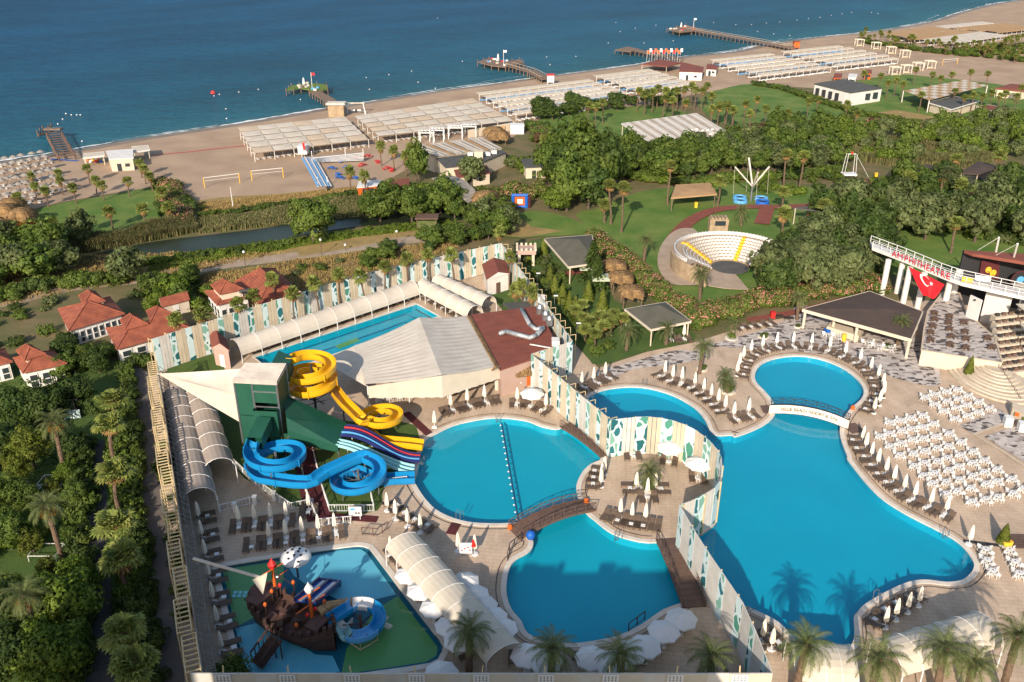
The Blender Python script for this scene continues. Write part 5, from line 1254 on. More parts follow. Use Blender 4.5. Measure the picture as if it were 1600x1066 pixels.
# terrace
ZT = 2.4; zk = lambda L, z: [G(1340+a/4.1, 360+b/4.1, z) for a, b in L]
tp = zk([(410,770),(425,640),(450,520),(545,400),(650,400),(700,545),(760,585),(880,690),(925,850)], ZT)
t = thing('dining_terrace', 'raised paved dining terrace with a cream front wall and bar hatch', 'terrace', gz(tp[0],0))
MB().prism([gz(p,0) for p in tp], 0, ZT-.06, top=False).build('retaining_wall','wall',t)
MB().poly(tp).build('paving','paving',t)
for a, b in zip(tp, tp[1:]+tp[:1]): MB().bar(a+Vector((0,0,.05)), b+Vector((0,0,.05)), .25, .14).build('edge_kerb','kerb',t)
a, b = G(1340+480/4.1,360+850/4.1), G(1340+630/4.1,360+880/4.1); dd = (b-a).normalized(); nn_ = Vector((dd.y,-dd.x,0))
MB().box((a+b)/2+nn_*.05+Vector((0,0,1.2)), ((b-a).length,.5,1.2), math.atan2(dd.y,dd.x)).build('bar_hatch','black',t)
MB().box((a+b)/2+nn_*.35+Vector((0,0,.75)), ((b-a).length,.5,.1), math.atan2(dd.y,dd.x)).build('hatch_counter','cope',t)
DT = Proto(); m_ = MB().box((0,0,.74),(.95,.95,.06)); 
for x in (-.35,.35): m_.box((x,0,.37),(.08,.6,.74))
DT.add('top', m_, 'brmetal')
for k in range(4): a = k*math.pi/2; DT.add('stool', MB().box((.72*math.cos(a),.72*math.sin(a),.42),(.36,.36,.06)).box((.72*math.cos(a),.72*math.sin(a),.2),(.12,.12,.4)), 'rattan')
for i, p in enumerate(zk([(490,540),(490,580),(480,625),(465,665),(465,712),(585,562),(580,602),(585,642),(595,690),(590,742),(680,600),(685,660),(690,705),(690,762),(830,700),(855,760)], ZT)):
    DT.place('terrace_table','square brown dining table with stools on the raised paved terrace','table',p,R(20),.85,'terrace tables')
# curved steps
cc = G(1552,590); t = thing('curved_steps', 'fan of curved cream steps at the terrace corner', 'steps', cc)
for k in range(9):
    r0 = 1.4+.55*k; zt = 1.75-.185*k; a0, a1 = R(165), R(335); arc_ = [Vector((cc.x+r0*math.cos(a0+(a1-a0)*j/20), cc.y+1.35*r0*math.sin(a0+(a1-a0)*j/20), 0)) for j in range(21)]+[cc+Vector((0,.3,0))]
    MB().prism(arc_, 0, zt).build('step', 'wall' if k % 2 else 'kerb', t)
for j in range(16): MB().box(cc+Vector((.2,-.3-.55*j*.8,1.5-.1*j+.3)), (.05,.05,1.1)).build('rail_post','dkmetal',t)
# planter cypress at the hatch, cafe furniture mass to the right
def cyp(): pass
# white side walls under the gallery
for nm, L, z0, z1 in (('white side wall panel below the gallery beside the terrace', [(690,550),(720,415),(805,432),(760,585)], 0, 0), ('long low white wall panel under the gallery end', [(800,500),(812,445),(980,462),(960,545)], 0, 0)):
    p0, p1 = zk([L[0]], ZT)[0], zk([L[3]], ZT)[0]; d_ = (p1-p0); t = thing('white_wall', nm, 'wall', gz(p0,0)); n_ = Vector((-d_.y,d_.x,0)).normalized()*.25
    MB().prism([p0,p1,p1+n_,p0+n_], 0, ZT+3.6).build('wall_panel','white',t); MB().box((p0+p1)/2+Vector((0,-.05,3.2)), (.5,.1,.3)).build('wall_lamp','dkmetal',t)
# stage
ZR = 10.0
rr = [G(1507,391,ZR), G(1520,396,ZR), G(1690,424,ZR), G(1690,402,ZR)]
t = thing('stage', 'dark stage with a maroon roof slab and theatre mask banner', 'stage', gz(rr[0],0))
MB().prism([gz(p,0) for p in rr], ZR-.5, ZR, bottom=True).build('roof','rust',t)
bp0, bp1 = gz(rr[0],0)+Vector((.5,1,0)), gz(rr[3],0)+Vector((0,1,0)); MB().prism([bp0,bp1,bp1+Vector((0,.4,0)),bp0+Vector((0,.4,0))], 0, ZR-.5).build('backdrop','black',t)
fl2 = [gz(G(1505,440,5),0), gz(G(1700,470,5),0), bp1, bp0]; MB().prism(fl2, 4.4, 4.9).build('stage_floor','black',t)
p = G(1548,423,6.5); MB().face([p+Vector((-1.9,0,1.7)), p+Vector((1.9,.1,1.4)), p+Vector((2.0,0,-1.6)), p+Vector((-1.7,0,-1.4))]).build('banner','maroon',t)
for dx, dz, r_ in ((-.45,.25,.55),(.45,-.3,.6)):
    c = p+Vector((dx,-.08,dz)); f = MB().face([c+Vector((r_*math.cos(R(a))*.9,0,r_*math.sin(R(a))*(1.15 if a > 180 else .8))) for a in range(0,360,30)]); f.build('mask','yellowp',t)
    e = MB(); 
    for ex in (-.28,.28): e.box(c+Vector((ex,-.04,.12)), (.2,.02,.1))
    e.box(c+Vector((0,-.04,-.4)), (.45,.02,.12)); e.build('mask_face','maroon',t)
c = G(1594,437,6.0); 
for r_, m_, k in ((1.5,'maroon',0),(1.3,'black',1),(.6,'lblue',2)): MB().face([c+Vector((r_*math.cos(R(a)),-.05*k,r_*math.sin(R(a)))) for a in range(0,360,15)]).build('round_emblem',m_,t)
for a, b, tx, ty in ((1556,394,1561,371),(1584,402,1590,381)): q = G(a,b,ZR); MB().tube(q, G(tx,ty,ZR+3), .16, n=6).build('mast','white',t); MB().tube(G(tx,ty,ZR+3), G(a-28,b-3,ZR), .04, n=4).build('stay','white',t)
# stands right of the terrace
t = thing('spectator_stand', 'stepped stand with dark seats on cream steps beside the stage', 'grandstand', G(1590,560))
for k in range(9):
    a, b = G(1556+k*1.5,497+k*11,3.8-.3*k), G(1640,487+k*11,3.8-.3*k); MB().prism([gz(a,0),gz(b,0),gz(b,0)+Vector((0,1.5,0)),gz(a,0)+Vector((0,1.5,0))], 0, 3.8-.3*k).build('tier','wall',t)
    for j in range(8): p = a.lerp(b, .06+.12*j); MB().box(p+Vector((0,.6,.25)), (.6,.45,.4)).build('seat','brmetal' if (j+k) % 3 else 'dkmetal',t)
for k, (a, b) in enumerate(((1590,505),(1598,540),(1605,575))):
    p = G(a,b); t = thing('shade_cover', ('upper','middle','lower')[k]+' pale fabric shade over the spectator stand', 'shade', p)
    q = [p+Vector((x,y,6.0+.3*x)) for x, y in ((-1.5,-1.5),(3,-1.5),(3,2),(-1.5,2))]; MB().prism(q, 6.0, 6.1, bottom=True).build('cloth','cream',t); posts_at(t, [p+Vector((-1.3,-1.3,0)), p+Vector((2.8,1.8,0))], 6.0, .12, 'white')
t = thing('snack_counter', 'cream snack counter with a colourful display beside the court paving', 'counter', G(1590,668)); a, b = G(1578,652), G(1640,690)
MB().prism([a,b,b+Vector((1,2,0)),a+Vector((1,2,0))], 0, 1.4).build('counter','wall',t)
for j in range(4): MB().box(a.lerp(b,.15+.2*j)+Vector((-.1,-.1,1.0)), (.5,.1,.5), -.6).build('display',('orange','leafb','red','bluep')[j],t)
for j in range(3): tag(MB().prism([a+Vector((-2+j*1.1,-2.5-j*1.4,0)),a+Vector((-1.1+j*1.1,-2.7-j*1.4,0)),a+Vector((-.9+j*1.1,-1.7-j*1.4,0)),a+Vector((-1.8+j*1.1,-1.5-j*1.4,0))], 0, 1.3).build('draped_table','plastic',origin=a+Vector((-2+j*1.1,-2.5-j*1.4,0))), 'tall white draped table before the snack counter', 'table', 'draped tables')
# ================================================================ GARDEN: AMPHITHEATRE BOWL AND PAVILIONS
ac = G(1140,421); t = thing('amphitheatre', 'round stone amphitheatre with rows of white seats and yellow aisle', 'amphitheatre', ac)
def ring(r0, r1, z0, z1, a0, a1, m, name, n=40, teeth=0):
    mb = MB()
    for j in range(n):
        for k, (ra, rb, za, zb) in enumerate(((r0,r0,z0,z1),(r0,r1,z1,z1),(r1,r1,z1,z0))):
            b0, b1 = R(a0+(a1-a0)*j/n), R(a0+(a1-a0)*(j+1)/n); tz = teeth*(j % 2); ra_, rb_ = ra+tz, rb
            mb.face([ac+Vector((ra_*math.cos(b0),ra_*math.sin(b0),za)), ac+Vector((ra_*math.cos(b1),ra_*math.sin(b1),za)), ac+Vector((rb_*math.cos(b1),rb_*math.sin(b1),zb)), ac+Vector((rb_*math.cos(b0),rb_*math.sin(b0),zb))])
    return mb.build(name, m, t)
ring(.05,10.6,.3,.4,95,275,'amphi','floor'); ring(.05,3.4,.3,.45,0,360,'charcoal','stage_floor'); 
for k in range(8):
    r0 = 3.6+.68*k; z = .55+.36*k
    ring(r0, r0+.68, 0, z, 5, 205, 'stone', 'tier'); ring(r0+.3, r0+.5, z, z+.36, 8, 202, 'plastic', 'seat_row', int(30+8*k), .16)
ring(9.05, 10.7, 0, 3.3, 5, 215, 'amphi', 'upper_walk'); ring(10.2, 10.45, 3.3, 3.9, 8, 208, 'plastic', 'seat_row', 110, .15)
ring(10.7, 11.0, 0, 3.35, 120, 235, 'stone', 'outer_wall')
for ang in (147, 62):
    for k in range(9): b = R(ang); r0 = 3.6+.68*k; MB().box(ac+Vector(((r0+.34)*math.cos(b),(r0+.34)*math.sin(b),.75+.36*min(k,7))), (.75,.7,.5), b).build('aisle_step','yellowp',t)
pe = G(1121,362); MB().box(gz(pe,1.45), (3.8,2.0,2.9)).build('entry_block','stone',t)
for k in range(5): MB().box(gz(pe,3.05)+Vector((-1.45+.72*k,0,0)), (.45,2.0,.4)).build('merlon','stone',t)
MB().box(gz(pe,2.1)+Vector((.2,-1.02,0)), (2.2,.06,1.0)).build('window','glass',t)
def pavilion(label, px, z, m, mf='wall', rise=0.0, apex=None, post_m='wall', name='pavilion', cat='pavilion', group=None, walls=None, thick=.35):
    C = [G(a,b,z) for a,b in px]; t = thing(name, label, cat, gz(C[0],0), group); slab_roof(t, C, thick, m, mf, rise, None if apex is None else G(*apex, z)); 
    posts_at(t, offset([gz(p,0) for p in C], -.4), z-.05, .11, post_m)
    if walls: MB().prism(offset([gz(p,0) for p in C], -.8), 0, z*walls[1], top=False).build('wall', walls[0], t)
    return t
pavilion('olive grey tented pavilion beside the dark spruce', [(850,373),(888,417),(932,411),(925,367)], 3.4, 'olive', 'wall', 1.6, (905,387))
pavilion('low olive grey tent before the oleander hedge', [(976,483),(1017,515),(1080,502),(1040,472)], 3.0, 'olive', 'wall', 1.1, (1030,487))
for k, (a, b) in enumerate(((919,436),(939,453))):
    p = G(a,b); t = thing('garden_parasol', ('square pale green parasol nearer the olive pavilion','square pale green parasol nearer the thatched umbrellas')[k], 'parasol', p); q = [p+Vector((x,y,2.4)) for x,y in ((-1.6,-1.6),(1.6,-1.6),(1.6,1.6),(-1.6,1.6))]
    M['palegreen'] = mat('pale_green_fabric', (.42,.46,.34), .8); slab_roof(t, q, .2, 'palegreen', 'palegreen', .6); MB().tube(p,p+Vector((0,0,2.9)),.05,n=6).build('pole','white',t)
def thatch_roof(t, c, rx, ry, z, h, name='thatch'):
    mb = MB(); n = 28
    for i, (r0, z0, r1, z1) in enumerate(((.25,z+h,.75,z+h*.75),(.72,z+h*.8,1.0,z+h*.25),(.98,z+h*.3,1.06,z-.5))):
        for k in range(n):
            a, b = 2*math.pi*k/n, 2*math.pi*(k+1)/n; sq = lambda q: 1/max(abs(math.cos(q)),abs(math.sin(q)))**.55
            j = .08*((k*7+i*3) % 3)
            mb.face([c+Vector((rx*r0*math.cos(a)*sq(a),ry*r0*math.sin(a)*sq(a),z0)), c+Vector((rx*r0*math.cos(b)*sq(b),ry*r0*math.sin(b)*sq(b),z0)), c+Vector((rx*(r1+j)*math.cos(b)*sq(b),ry*(r1+j)*math.sin(b)*sq(b),z1-j*2)), c+Vector((rx*(r1+j)*math.cos(a)*sq(a),ry*(r1+j)*math.sin(a)*sq(a),z1-j))])
    mb.face([c+Vector((rx*.25*math.cos(2*math.pi*k/12),ry*.25*math.sin(2*math.pi*k/12),z+h+.02)) for k in range(12)])
    return mb.build(name, 'thatch', t)
for k, (a, b) in enumerate(((960,436),(970,455),(986,478))):
    p = G(a,b); t = thing('thatched_gazebo', 'straw thatched gazebo beside the oleander hedge, '+('the one at the spruce','middle of three','the one next to the low olive tent')[k], 'gazebo', p); thatch_roof(t, p, 2.0, 2.0, 2.8, .8)
    posts_at(t, [p+Vector((x,y,0)) for x in (-1.5,1.5) for y in (-1.5,1.5)], 2.8, .09, 'wood')
p = G(822,412); t = thing('castle_kiosk', 'small pink castle-shaped kiosk with battlements behind the mural wall', 'kiosk', p); 
for x, y in ((-1.3,-1.2),(1.3,-1.2),(1.3,1.2),(-1.3,1.2)): MB().box(p+Vector((x,y,1.2)), (.5,.5,2.4)).build('pillar','wall',t)
MB().box(p+Vector((0,0,2.75)), (3.6,3.2,.8)).build('roof_slab','pink',t)
for k in range(16):
    a = k/16*4; sd2 = int(a); f = a-sd2; x, y = ((-1.7+3.4*f,-1.5),(1.7,-1.5+3.0*f),(1.7-3.4*f,1.5),(-1.7,1.5-3.0*f))[sd2]; MB().box(p+Vector((x,y,3.35)), (.4,.4,.45)).build('merlon','wall',t)
pavilion('tan roofed open shelter by the bungee trampolines', [(1049,309),(1120,303),(1109,286),(1056,289)], 3.2, 'tan', 'tan', .3, None, 'wood')
tpv = pavilion('white roofed event pavilion on the lawn among palms', [(971,193),(1016,222),(1135,205),(1088,177)], 3.6, 'canvas', 'white', .2)
t = thing('pavilion_annex', 'beige flat-roofed annex of the white event pavilion', 'building', gz(G(1040,222),0)); q = [G(1037,207,3.2),G(1065,223,3.2),G(1140,208,3.2),G(1120,197,3.2)]; MB().prism(q,0,3.1,top=False).build('wall','white',t); MB().prism(offset(q,.2),3.1,3.35).build('roof','cope',t)
for k in range(6): MB().box(q[0].lerp(q[2],.35+.08*k)+Vector((0,(k%3)*.8,.55)), (.7,.6,.6)).build('roof_unit','white',t)
def gridlines(label_t, C, n, m, m2, z):
    pass
pc = [G(a,b,3.75) for a,b in ((971,193),(1016,222),(1135,205),(1088,177))]
for k in range(1,16):
    MB().bar(pc[0].lerp(pc[3],k/16), pc[1].lerp(pc[2],k/16), .5, .12).build('roof_rib', 'white' if k % 2 else 'greycanvas', tpv)
pavilion('small white canopy shelter on the lawn edge', [(1216,198),(1262,200),(1275,194),(1236,190)], 2.8, 'cream', 'white', .25)
t = thing('club_building', 'white club building with a dark flat roof behind the lawn', 'building', gz(G(1330,158),0)); q = [G(1273,131,4.5),G(1330,145,4.5),G(1378,138,4.5),G(1318,124,4.5)]
MB().prism(q,0,4.3,top=False).build('wall','white',t); MB().prism(offset(q,.3),4.3,4.6).build('roof','charcoal',t)
for u in (.12,.3,.48,.66): c = gz(q[0],0).lerp(gz(q[1],0),u); MB().box(c+Vector((-.1,-.1,2.0)), (1.6,.3,2.6), -.75).build('doorway','black',t)
for u in (.55,.8): c = gz(q[1],0).lerp(gz(q[2],0),u); MB().box(c+Vector((0,-.12,2.3)), (2.4,.2,2.2), .35).build('window','glass',t)
t = thing('checkered_roof', 'wide beach restaurant roof in a pale and tan checker pattern', 'pavilion', gz(G(1450,160),0)); c4 = [G(1412,142,4),G(1452,157,4),G(1543,134,4),G(1508,125,4)]
for i in range(12):
    for j in range(5):
        P_ = lambda u, v: c4[0].lerp(c4[3],u).lerp(c4[1].lerp(c4[2],u),v); z_ = Vector((0,0,.06*((i+j)%2))); MB().face([P_(i/12,j/5)+z_,P_((i+1)/12,j/5)+z_,P_((i+1)/12,(j+1)/5)+z_,P_(i/12,(j+1)/5)+z_]).build('roof_panel','canvas' if (i+j)%2 else 'tan',t)
posts_at(t, [gz(p,0) for p in c4], 4, .15, 'white')
pavilion('dark teal flat roof with white fascia beside the checkered roof', [(1450,160),(1487,171),(1530,158),(1490,150)], 3.0, 'charcoal', 'white', 0, walls=('wall',.9))
pavilion('low maroon roofed white building at the oleander thicket', [(1527,166),(1570,179),(1588,172),(1545,164)], 3.0, 'rust', 'white', .2, walls=('white',.9))
pavilion('red roofed building half hidden behind palms at the beach', [(1555,138),(1600,142),(1640,136),(1580,131)], 3.2, 'rust', 'rust', .5, walls=('wall',.9))
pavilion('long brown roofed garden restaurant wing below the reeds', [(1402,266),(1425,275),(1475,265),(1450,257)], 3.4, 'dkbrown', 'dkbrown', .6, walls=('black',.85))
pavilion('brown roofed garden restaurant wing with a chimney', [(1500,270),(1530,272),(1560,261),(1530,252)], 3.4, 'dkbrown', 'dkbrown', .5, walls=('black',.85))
pavilion('narrow brown garden shelter roof on the lawn', [(1494,311),(1538,332),(1552,325),(1510,304)], 3.0, 'dkbrown', 'dkbrown', .2)
pavilion('dark shade net over the garden playground', [(1240,325),(1290,330),(1345,323),(1300,318)], 3.6, 'charcoal', 'charcoal', -.3)
# playground
t = thing('playground', 'orange and blue playground climbing frame under the dark shade net', 'playground', G(1285,342)); p = G(1283,345)
for k in range(5): MB().box(p+Vector((k*1.2-3,.4*(k%2),.9)), (.25,.25,1.8)).build('post','orange',t)
MB().box(p+Vector((0,.2,1.2)), (4.5,.8,.15)).build('bridge','orange',t); MB().bar(p+Vector((-1.5,0,1.2)), p+Vector((-3.6,-1.2,.1)), .7, .15).build('slide','lblue',t); MB().box(p+Vector((1.8,0,2.1)), (1.4,1.4,.5)).build('roof','bluep',t)
sheet('playground_sand', GL([(1250,342),(1285,352),(1345,345),(1300,335)]), .36, 'sand')
# bungee trampolines
p = G(1173,315); t = thing('bungee_trampoline', 'bungee trampoline ride with splayed white arms and blue mats', 'ride', p)
MB().tube(p, p+Vector((0,0,4)), .25, n=8).build('mast','steel',t)
for ang, h in ((150,7.5),(30,7.5),(95,9),(265,8)):
    e = p+Vector((4.5*math.cos(R(ang)),4.5*math.sin(R(ang)),h)); MB().bar(p+Vector((0,0,3.5)), e, .32, .2).build('arm','cope',t); MB().tube(e,(e.x+.3,e.y,1.0),.03,n=4).build('cord','cope',t)
for ang in (200,320,20,140): c = p+Vector((2.8*math.cos(R(ang)),2.8*math.sin(R(ang)),0)); MB().lathe([(.9,.5),(1.0,.75),(1.5,.75),(1.6,.2),(1.6,0)],14,c).build('mat_ring','lblue' if ang != 320 else 'bluep',t); MB().face([c+Vector((.95*math.cos(R(a)),.95*math.sin(R(a)),.55)) for a in range(0,360,30)]).build('bed','black',t)
p = G(1325,278); t = thing('swing_tower', 'white steel swing tower with a red top beside the red court', 'ride', p)
for x, y in ((-1.5,-1),(1.5,-1),(1.5,1),(-1.5,1)): MB().bar(p+Vector((x,y,0)), p+Vector((x*.7,y*.7,6)), .1).build('leg','plastic',t)
MB().bar(p+Vector((-1,0,6)), p+Vector((1,0,6)), .15).build('top_beam','plastic',t); MB().box(p+Vector((0,0,6.3)), (.4,.4,.6)).build('red_top','red',t); MB().bar(p+Vector((1,0,6)), p+Vector((5,-1,0)), .06).build('stay','plastic',t); MB().box(p+Vector((0,0,1)), (3.4,2.4,.4)).build('base','plastic',t)
for k, (a, b) in enumerate(((1087,325),(1368,278))): tag(MB().box(G(a,b)+Vector((0,0,.6)), (.6,.6,1.2)).box(G(a,b)+Vector((0,0,1.25)), (.7,.7,.1)).build('yellow_bin','yellowp',origin=G(a,b)), ('yellow bin at the tan shelter path','yellow bin on the red garden court')[k], 'bin')
# ================================================================ HOUSES WITH RED ROOFS
def hip(t, C, rise, m, name='roof', inset=None, th=.15):
    l01, l12 = (C[1]-C[0]).length, (C[2]-C[1]).length
    if l01 < l12: C = C[1:]+C[:1]; l01, l12 = l12, l01
    m0, m1 = (C[0]+C[3])/2, (C[1]+C[2])/2; k = min(.5, .5*l12/l01); r0, r1 = m0.lerp(m1,k)+Vector((0,0,rise)), m0.lerp(m1,1-k)+Vector((0,0,rise))
    mb = MB(); mb.face([C[0],C[1],r1,r0]); mb.face([C[2],C[3],r0,r1]); mb.face([C[3],C[0],r0]); mb.face([C[1],C[2],r1])
    for a, b in zip(C, C[1:]+C[:1]): mb.face([a,a-Vector((0,0,th)),b-Vector((0,0,th)),b])
    mb.face([p-Vector((0,0,th)) for p in C[::-1]]); o = mb.build(name, m, t)
    h = MB()
    for a, b in ((C[0],r0),(C[3],r0),(C[1],r1),(C[2],r1),(r0,r1)):
        if (b-a).length > .05: h.bar(a+Vector((0,0,.04)), b+Vector((0,0,.04)), .18, .12)
    h.build('ridge_tiles', 'tile', t)
    # tile courses
    cs = MB()
    for (a, b, q, p) in ((C[0],C[1],r1,r0),(C[2],C[3],r0,r1)):
        n = 9
        for i in range(1,n): u, v = a.lerp(p,i/n), b.lerp(q,i/n); cs.bar(u+Vector((0,0,.02)), v+Vector((0,0,.02)), .10, .05)
    o2 = cs.build('tile_courses', m, t); o2['kind'] = 'stuff'
    return o
def house(label, px, eave, rise, uppers=(), wallm='white', win=6, name='house', wins=((0,1),)):
    C = [G(a,b,eave) for a,b in px]; t = thing(name, label, 'house', gz(C[0],0)); W_ = offset([gz(p,0) for p in C], -.6)
    MB().prism(W_, 0, eave-.05, top=False).build('wall', wallm, t); hip(t, C, rise, 'tile')
    for u in uppers:
        pu, z, r_ = u; U = [G(a,b,z) for a,b in pu]; MB().prism(offset([gz(p,0) for p in U], -.4), eave*.7, z-.02, top=False).build('upper_band','wall',t); hip(t, U, r_, 'tile', 'upper_roof')
    for e0, e1 in wins:
        a, b = W_[e0], W_[e1]; dd = (b-a).normalized(); nn_ = Vector((dd.y,-dd.x,0)); c_ = sum(W_,Vector((0,0,0)))/4; nn_ = nn_ if nn_.dot(a-c_) > 0 else -nn_
        for i in range(win):
            p = a.lerp(b,(i+.5)/win); ww = (b-a).length/win*.7; o = MB().box(p+nn_*.05+Vector((0,0,1.4)), (ww,.08,1.9), math.atan2(dd.y,dd.x)).build('window','plastic',t)
            pn = MB(); pn.box(p+nn_*.1+Vector((0,0,1.75)), (ww*.8,.05,.8), math.atan2(dd.y,dd.x)); pn.box(p+nn_*.1+Vector((0,0,.85)), (ww*.8,.05,.7), math.atan2(dd.y,dd.x)); pn.build('pane','glass',o)
    return t
house('red-tiled house with a glazed white veranda beside the track', [(107,517),(195,490),(172,464),(90,483)], 3.0, 1.8, uppers=(([(130,478),(165,470),(150,456),(123,462)],4.4,1.2),), win=8)
house('red-tiled house with two raised lantern roofs behind the mural wall end', [(182,546),(300,513),(283,492),(165,513)], 3.0, 1.3, uppers=(([(195,515),(232,506),(213,492),(187,500)],4.3,1.2),([(235,503),(275,492),(252,480),(228,486)],4.3,1.2)), win=5)
house('red-tiled house with a pagoda roof next to the larger hip roof', [(339,477),(392,463),(370,447),(319,455)], 3.4, .9, uppers=(([(343,460),(382,452),(355,439),(329,446)],4.8,1.3),), win=4, wins=((0,1),(3,0)))
house('large red hip-roofed house touching the curved mural wall', [(404,475),(470,457),(430,420),(366,440)], 3.4, 2.4, wallm='wall', win=3)
house('red-tiled house behind the round pine at the garden edge', [(35,583),(105,568),(85,548),(20,560)], 3.0, 1.4, uppers=(([(38,563),(72,553),(50,540),(25,548)],4.2,1.1),), win=3)
house('partly seen red-tiled house left of the round pine', [(-45,580),(20,565),(8,545),(-50,555)], 3.0, 1.2, win=3)
gable_hut('orange tiled shed between the red-roofed houses and shrubs', [(252,480),(297,468),(290,456),(248,466)], 2.4, .8, 'tile', 'wall', name='shed')
t = thing('solar_heater', 'dark solar water heater on the pagoda house roof', 'heater', G(385,470)); p = G(385,455,5); MB().box(p, (1.6,1.8,.12), .3).build('panel','glass',t); MB().tube(p+Vector((-.9,-.8,.3)), p+Vector((.9,-.3,.3)), .28, n=8).build('tank','dkmetal',t)
for q in ((-.7,-.8),(.7,-.4),(-.7,.8),(.7,.8)): MB().bar((p.x+q[0],p.y+q[1],3.2),(p.x+q[0],p.y+q[1],p.z),.08).build('stand','steel',t)
# lamp posts on the track
for i, (a, b, ty) in enumerate(((384,419,394),(503,400,375),(540,393,361+22),(621,385,362))):
    p = G(a,b); h = HG(a,b,ty); t = thing('street_lamp', 'slim globe street lamp beside the dirt track, '+('by the house','by the bushy tree','past the sandy bank','by the field')[i], 'street lamp', p); MB().tube(p,p+Vector((0,0,h)),.07,n=6).build('post','brmetal',t); MB().lathe([(0,-.25),(.22,-.1),(.25,.05),(.15,.25),(0,.3)],8,p+Vector((0,0,h))).build('globe','plastic',t)
for i, (a, b, ty) in enumerate(((839,452,427),(866,494,462),(901,533,505))):
    p = G(a,b); h = HG(a,b,ty); t = thing('flood_lamp', 'tall grey floodlight post behind the straight mural wall, '+('farthest along','halfway along','nearest the corner panel')[i], 'lamp', p); MB().tube(p,p+Vector((0,0,h)),.07,n=6).build('post','steel',t); MB().box(p+Vector((.2,0,h)),(.7,.25,.15)).build('lamp_head','plastic',t)
# ================================================================ BEACH
def shade_block(label, BL, BR, FR, FL, rows, cols, z=2.4, name='shade_pavilion', mats=('canvas','cream','tan2','canvas')):
    c = [G(*p, z) for p in (BL, BR, FR, FL)]; t = thing(name, label, 'sunshade', gz(c[3],0))
    P_ = lambda u, v: c[0].lerp(c[1],u).lerp(c[3].lerp(c[2],u),v); rng = random.Random(rows*cols)
    for r_ in range(rows):
        for k in range(cols):
            v0, v1 = r_/rows+.02, (r_+.84)/rows; u0, u1 = k/cols+.002, (k+1)/cols-.002; mb = MB(); n = 3; zz = Vector((0,0,1))
            for i in range(n):
                for j in range(n):
                    f = lambda a, b: P_(u0+(u1-u0)*a, v0+(v1-v0)*b)+zz*(.25*(1-b)+.14*math.sin(math.pi*a)*math.sin(math.pi*b))
                    mb.face([f(i/n,j/n),f((i+1)/n,j/n),f((i+1)/n,(j+1)/n),f(i/n,(j+1)/n)])
            mb.build('canopy_panel', rng.choice(mats), t)
        for k in range(cols+1):
            p = P_(k/cols, (r_+.84)/rows); MB().box((p.x,p.y,z/2), (.12,.12,z)).build('post','white',t)
        for k in range(cols):      # white sunbeds standing in the shade
            for q in range(3):
                p = P_((k+.2+.3*q)/cols, (r_+.5)/rows); BB.place('beach_sunbed','white beach sunbed under '+('the left' if cols == 6 else 'the right')+' cream beach shade','sunbed',gz(p,0),sang+random.uniform(-.1,.1),1,'sunbeds under '+name+str(cols)) if (r_ == rows-1 or (k == 0 and q == 0)) else None
    return t
M['tan2'] = mat('sand_canvas', (.50,.40,.29), .85, (.45,.36,.26), .5, .1, 2)
sang = math.atan2(sea_n.y, sea_n.x)-math.pi/2
BB = Proto(); BB.add('beach_bed', MB().box((0,.1,.3),(.65,1.3,.08)).bar((0,-.5,.32),(0,-1.0,.65),.62,.07).box((.28,.6,.15),(.06,.06,.3)).box((-.28,.6,.15),(.06,.06,.3)).box((0,-.45,.15),(.5,.06,.3)), 'plastic')
shade_block('block of cream fabric beach shades left of the pier walk', (371,200), (539,183), (577,219), (398,241), 5, 6)
shade_block('long block of cream fabric beach shades right of the pier walk', (553,182), (738,154), (805,190), (592,214), 5, 8)
t = thing('beach_screen', 'cream end wall of the right-hand beach shade block', 'wall', G(732,216)); a, b = G(731,216), G(805,203); MB().prism([a,b,b+Vector((0,.3,0)),a+Vector((0,.3,0))], 0, 2.3).build('screen','wall',t); MB().box(a.lerp(b,.72)+Vector((0,-.1,1.0)), (1.6,.1,1.9), .1).build('door','tan',t)
def shade_row(label, a, b, z=2.3, w_=2.6, m='canvas', group='long beach shade rows', beds='plastic'):
    A, B = G(*a, z), G(*b, z); d = (B-A).normalized(); s_ = Vector((-d.y,d.x,0)); s_ = s_ if s_.y > 0 else -s_; L = (B-A).length
    t = thing('beach_shade_row', label, 'sunshade', gz(A,0), group); mb = MB(); n = max(4, int(L/4))
    for i in range(n):
        p, q = A+d*(L*i/n), A+d*(L*(i+.97)/n); k = Vector((0,0,.25)); j = Vector((0,0,.04*(i%2))); mb.face([p-s_*w_/2+j,q-s_*w_/2+j,q+s_*w_/2+k,p+s_*w_/2+k]); mb.face([p-s_*w_/2+j,q-s_*w_/2+j,q-s_*w_/2-Vector((0,0,.3)),p-s_*w_/2-Vector((0,0,.3))])
    mb.build('canopy', m, t)['kind'] = 'stuff'; ps = MB(); bd = MB()
    for i in range(n+1): p = gz(A+d*(L*i/n)-s_*w_*.45,0); ps.box(p+Vector((0,0,z/2)), (.14,.14,z))
    for i in range(n*2): p = gz(A+d*(L*(i+.5)/n/2),0); bd.box(p+s_*random.uniform(-1.5,-.4)+Vector((0,0,.3)), (.7,1.9,.25), sang)
    ps.build('posts','white',t)['kind'] = 'stuff'; bd.build('beds',beds,t)['kind'] = 'stuff'
za = lambda L: [tuple(Z(860,60,Q,[p])[0] for p in pr) for pr in L]
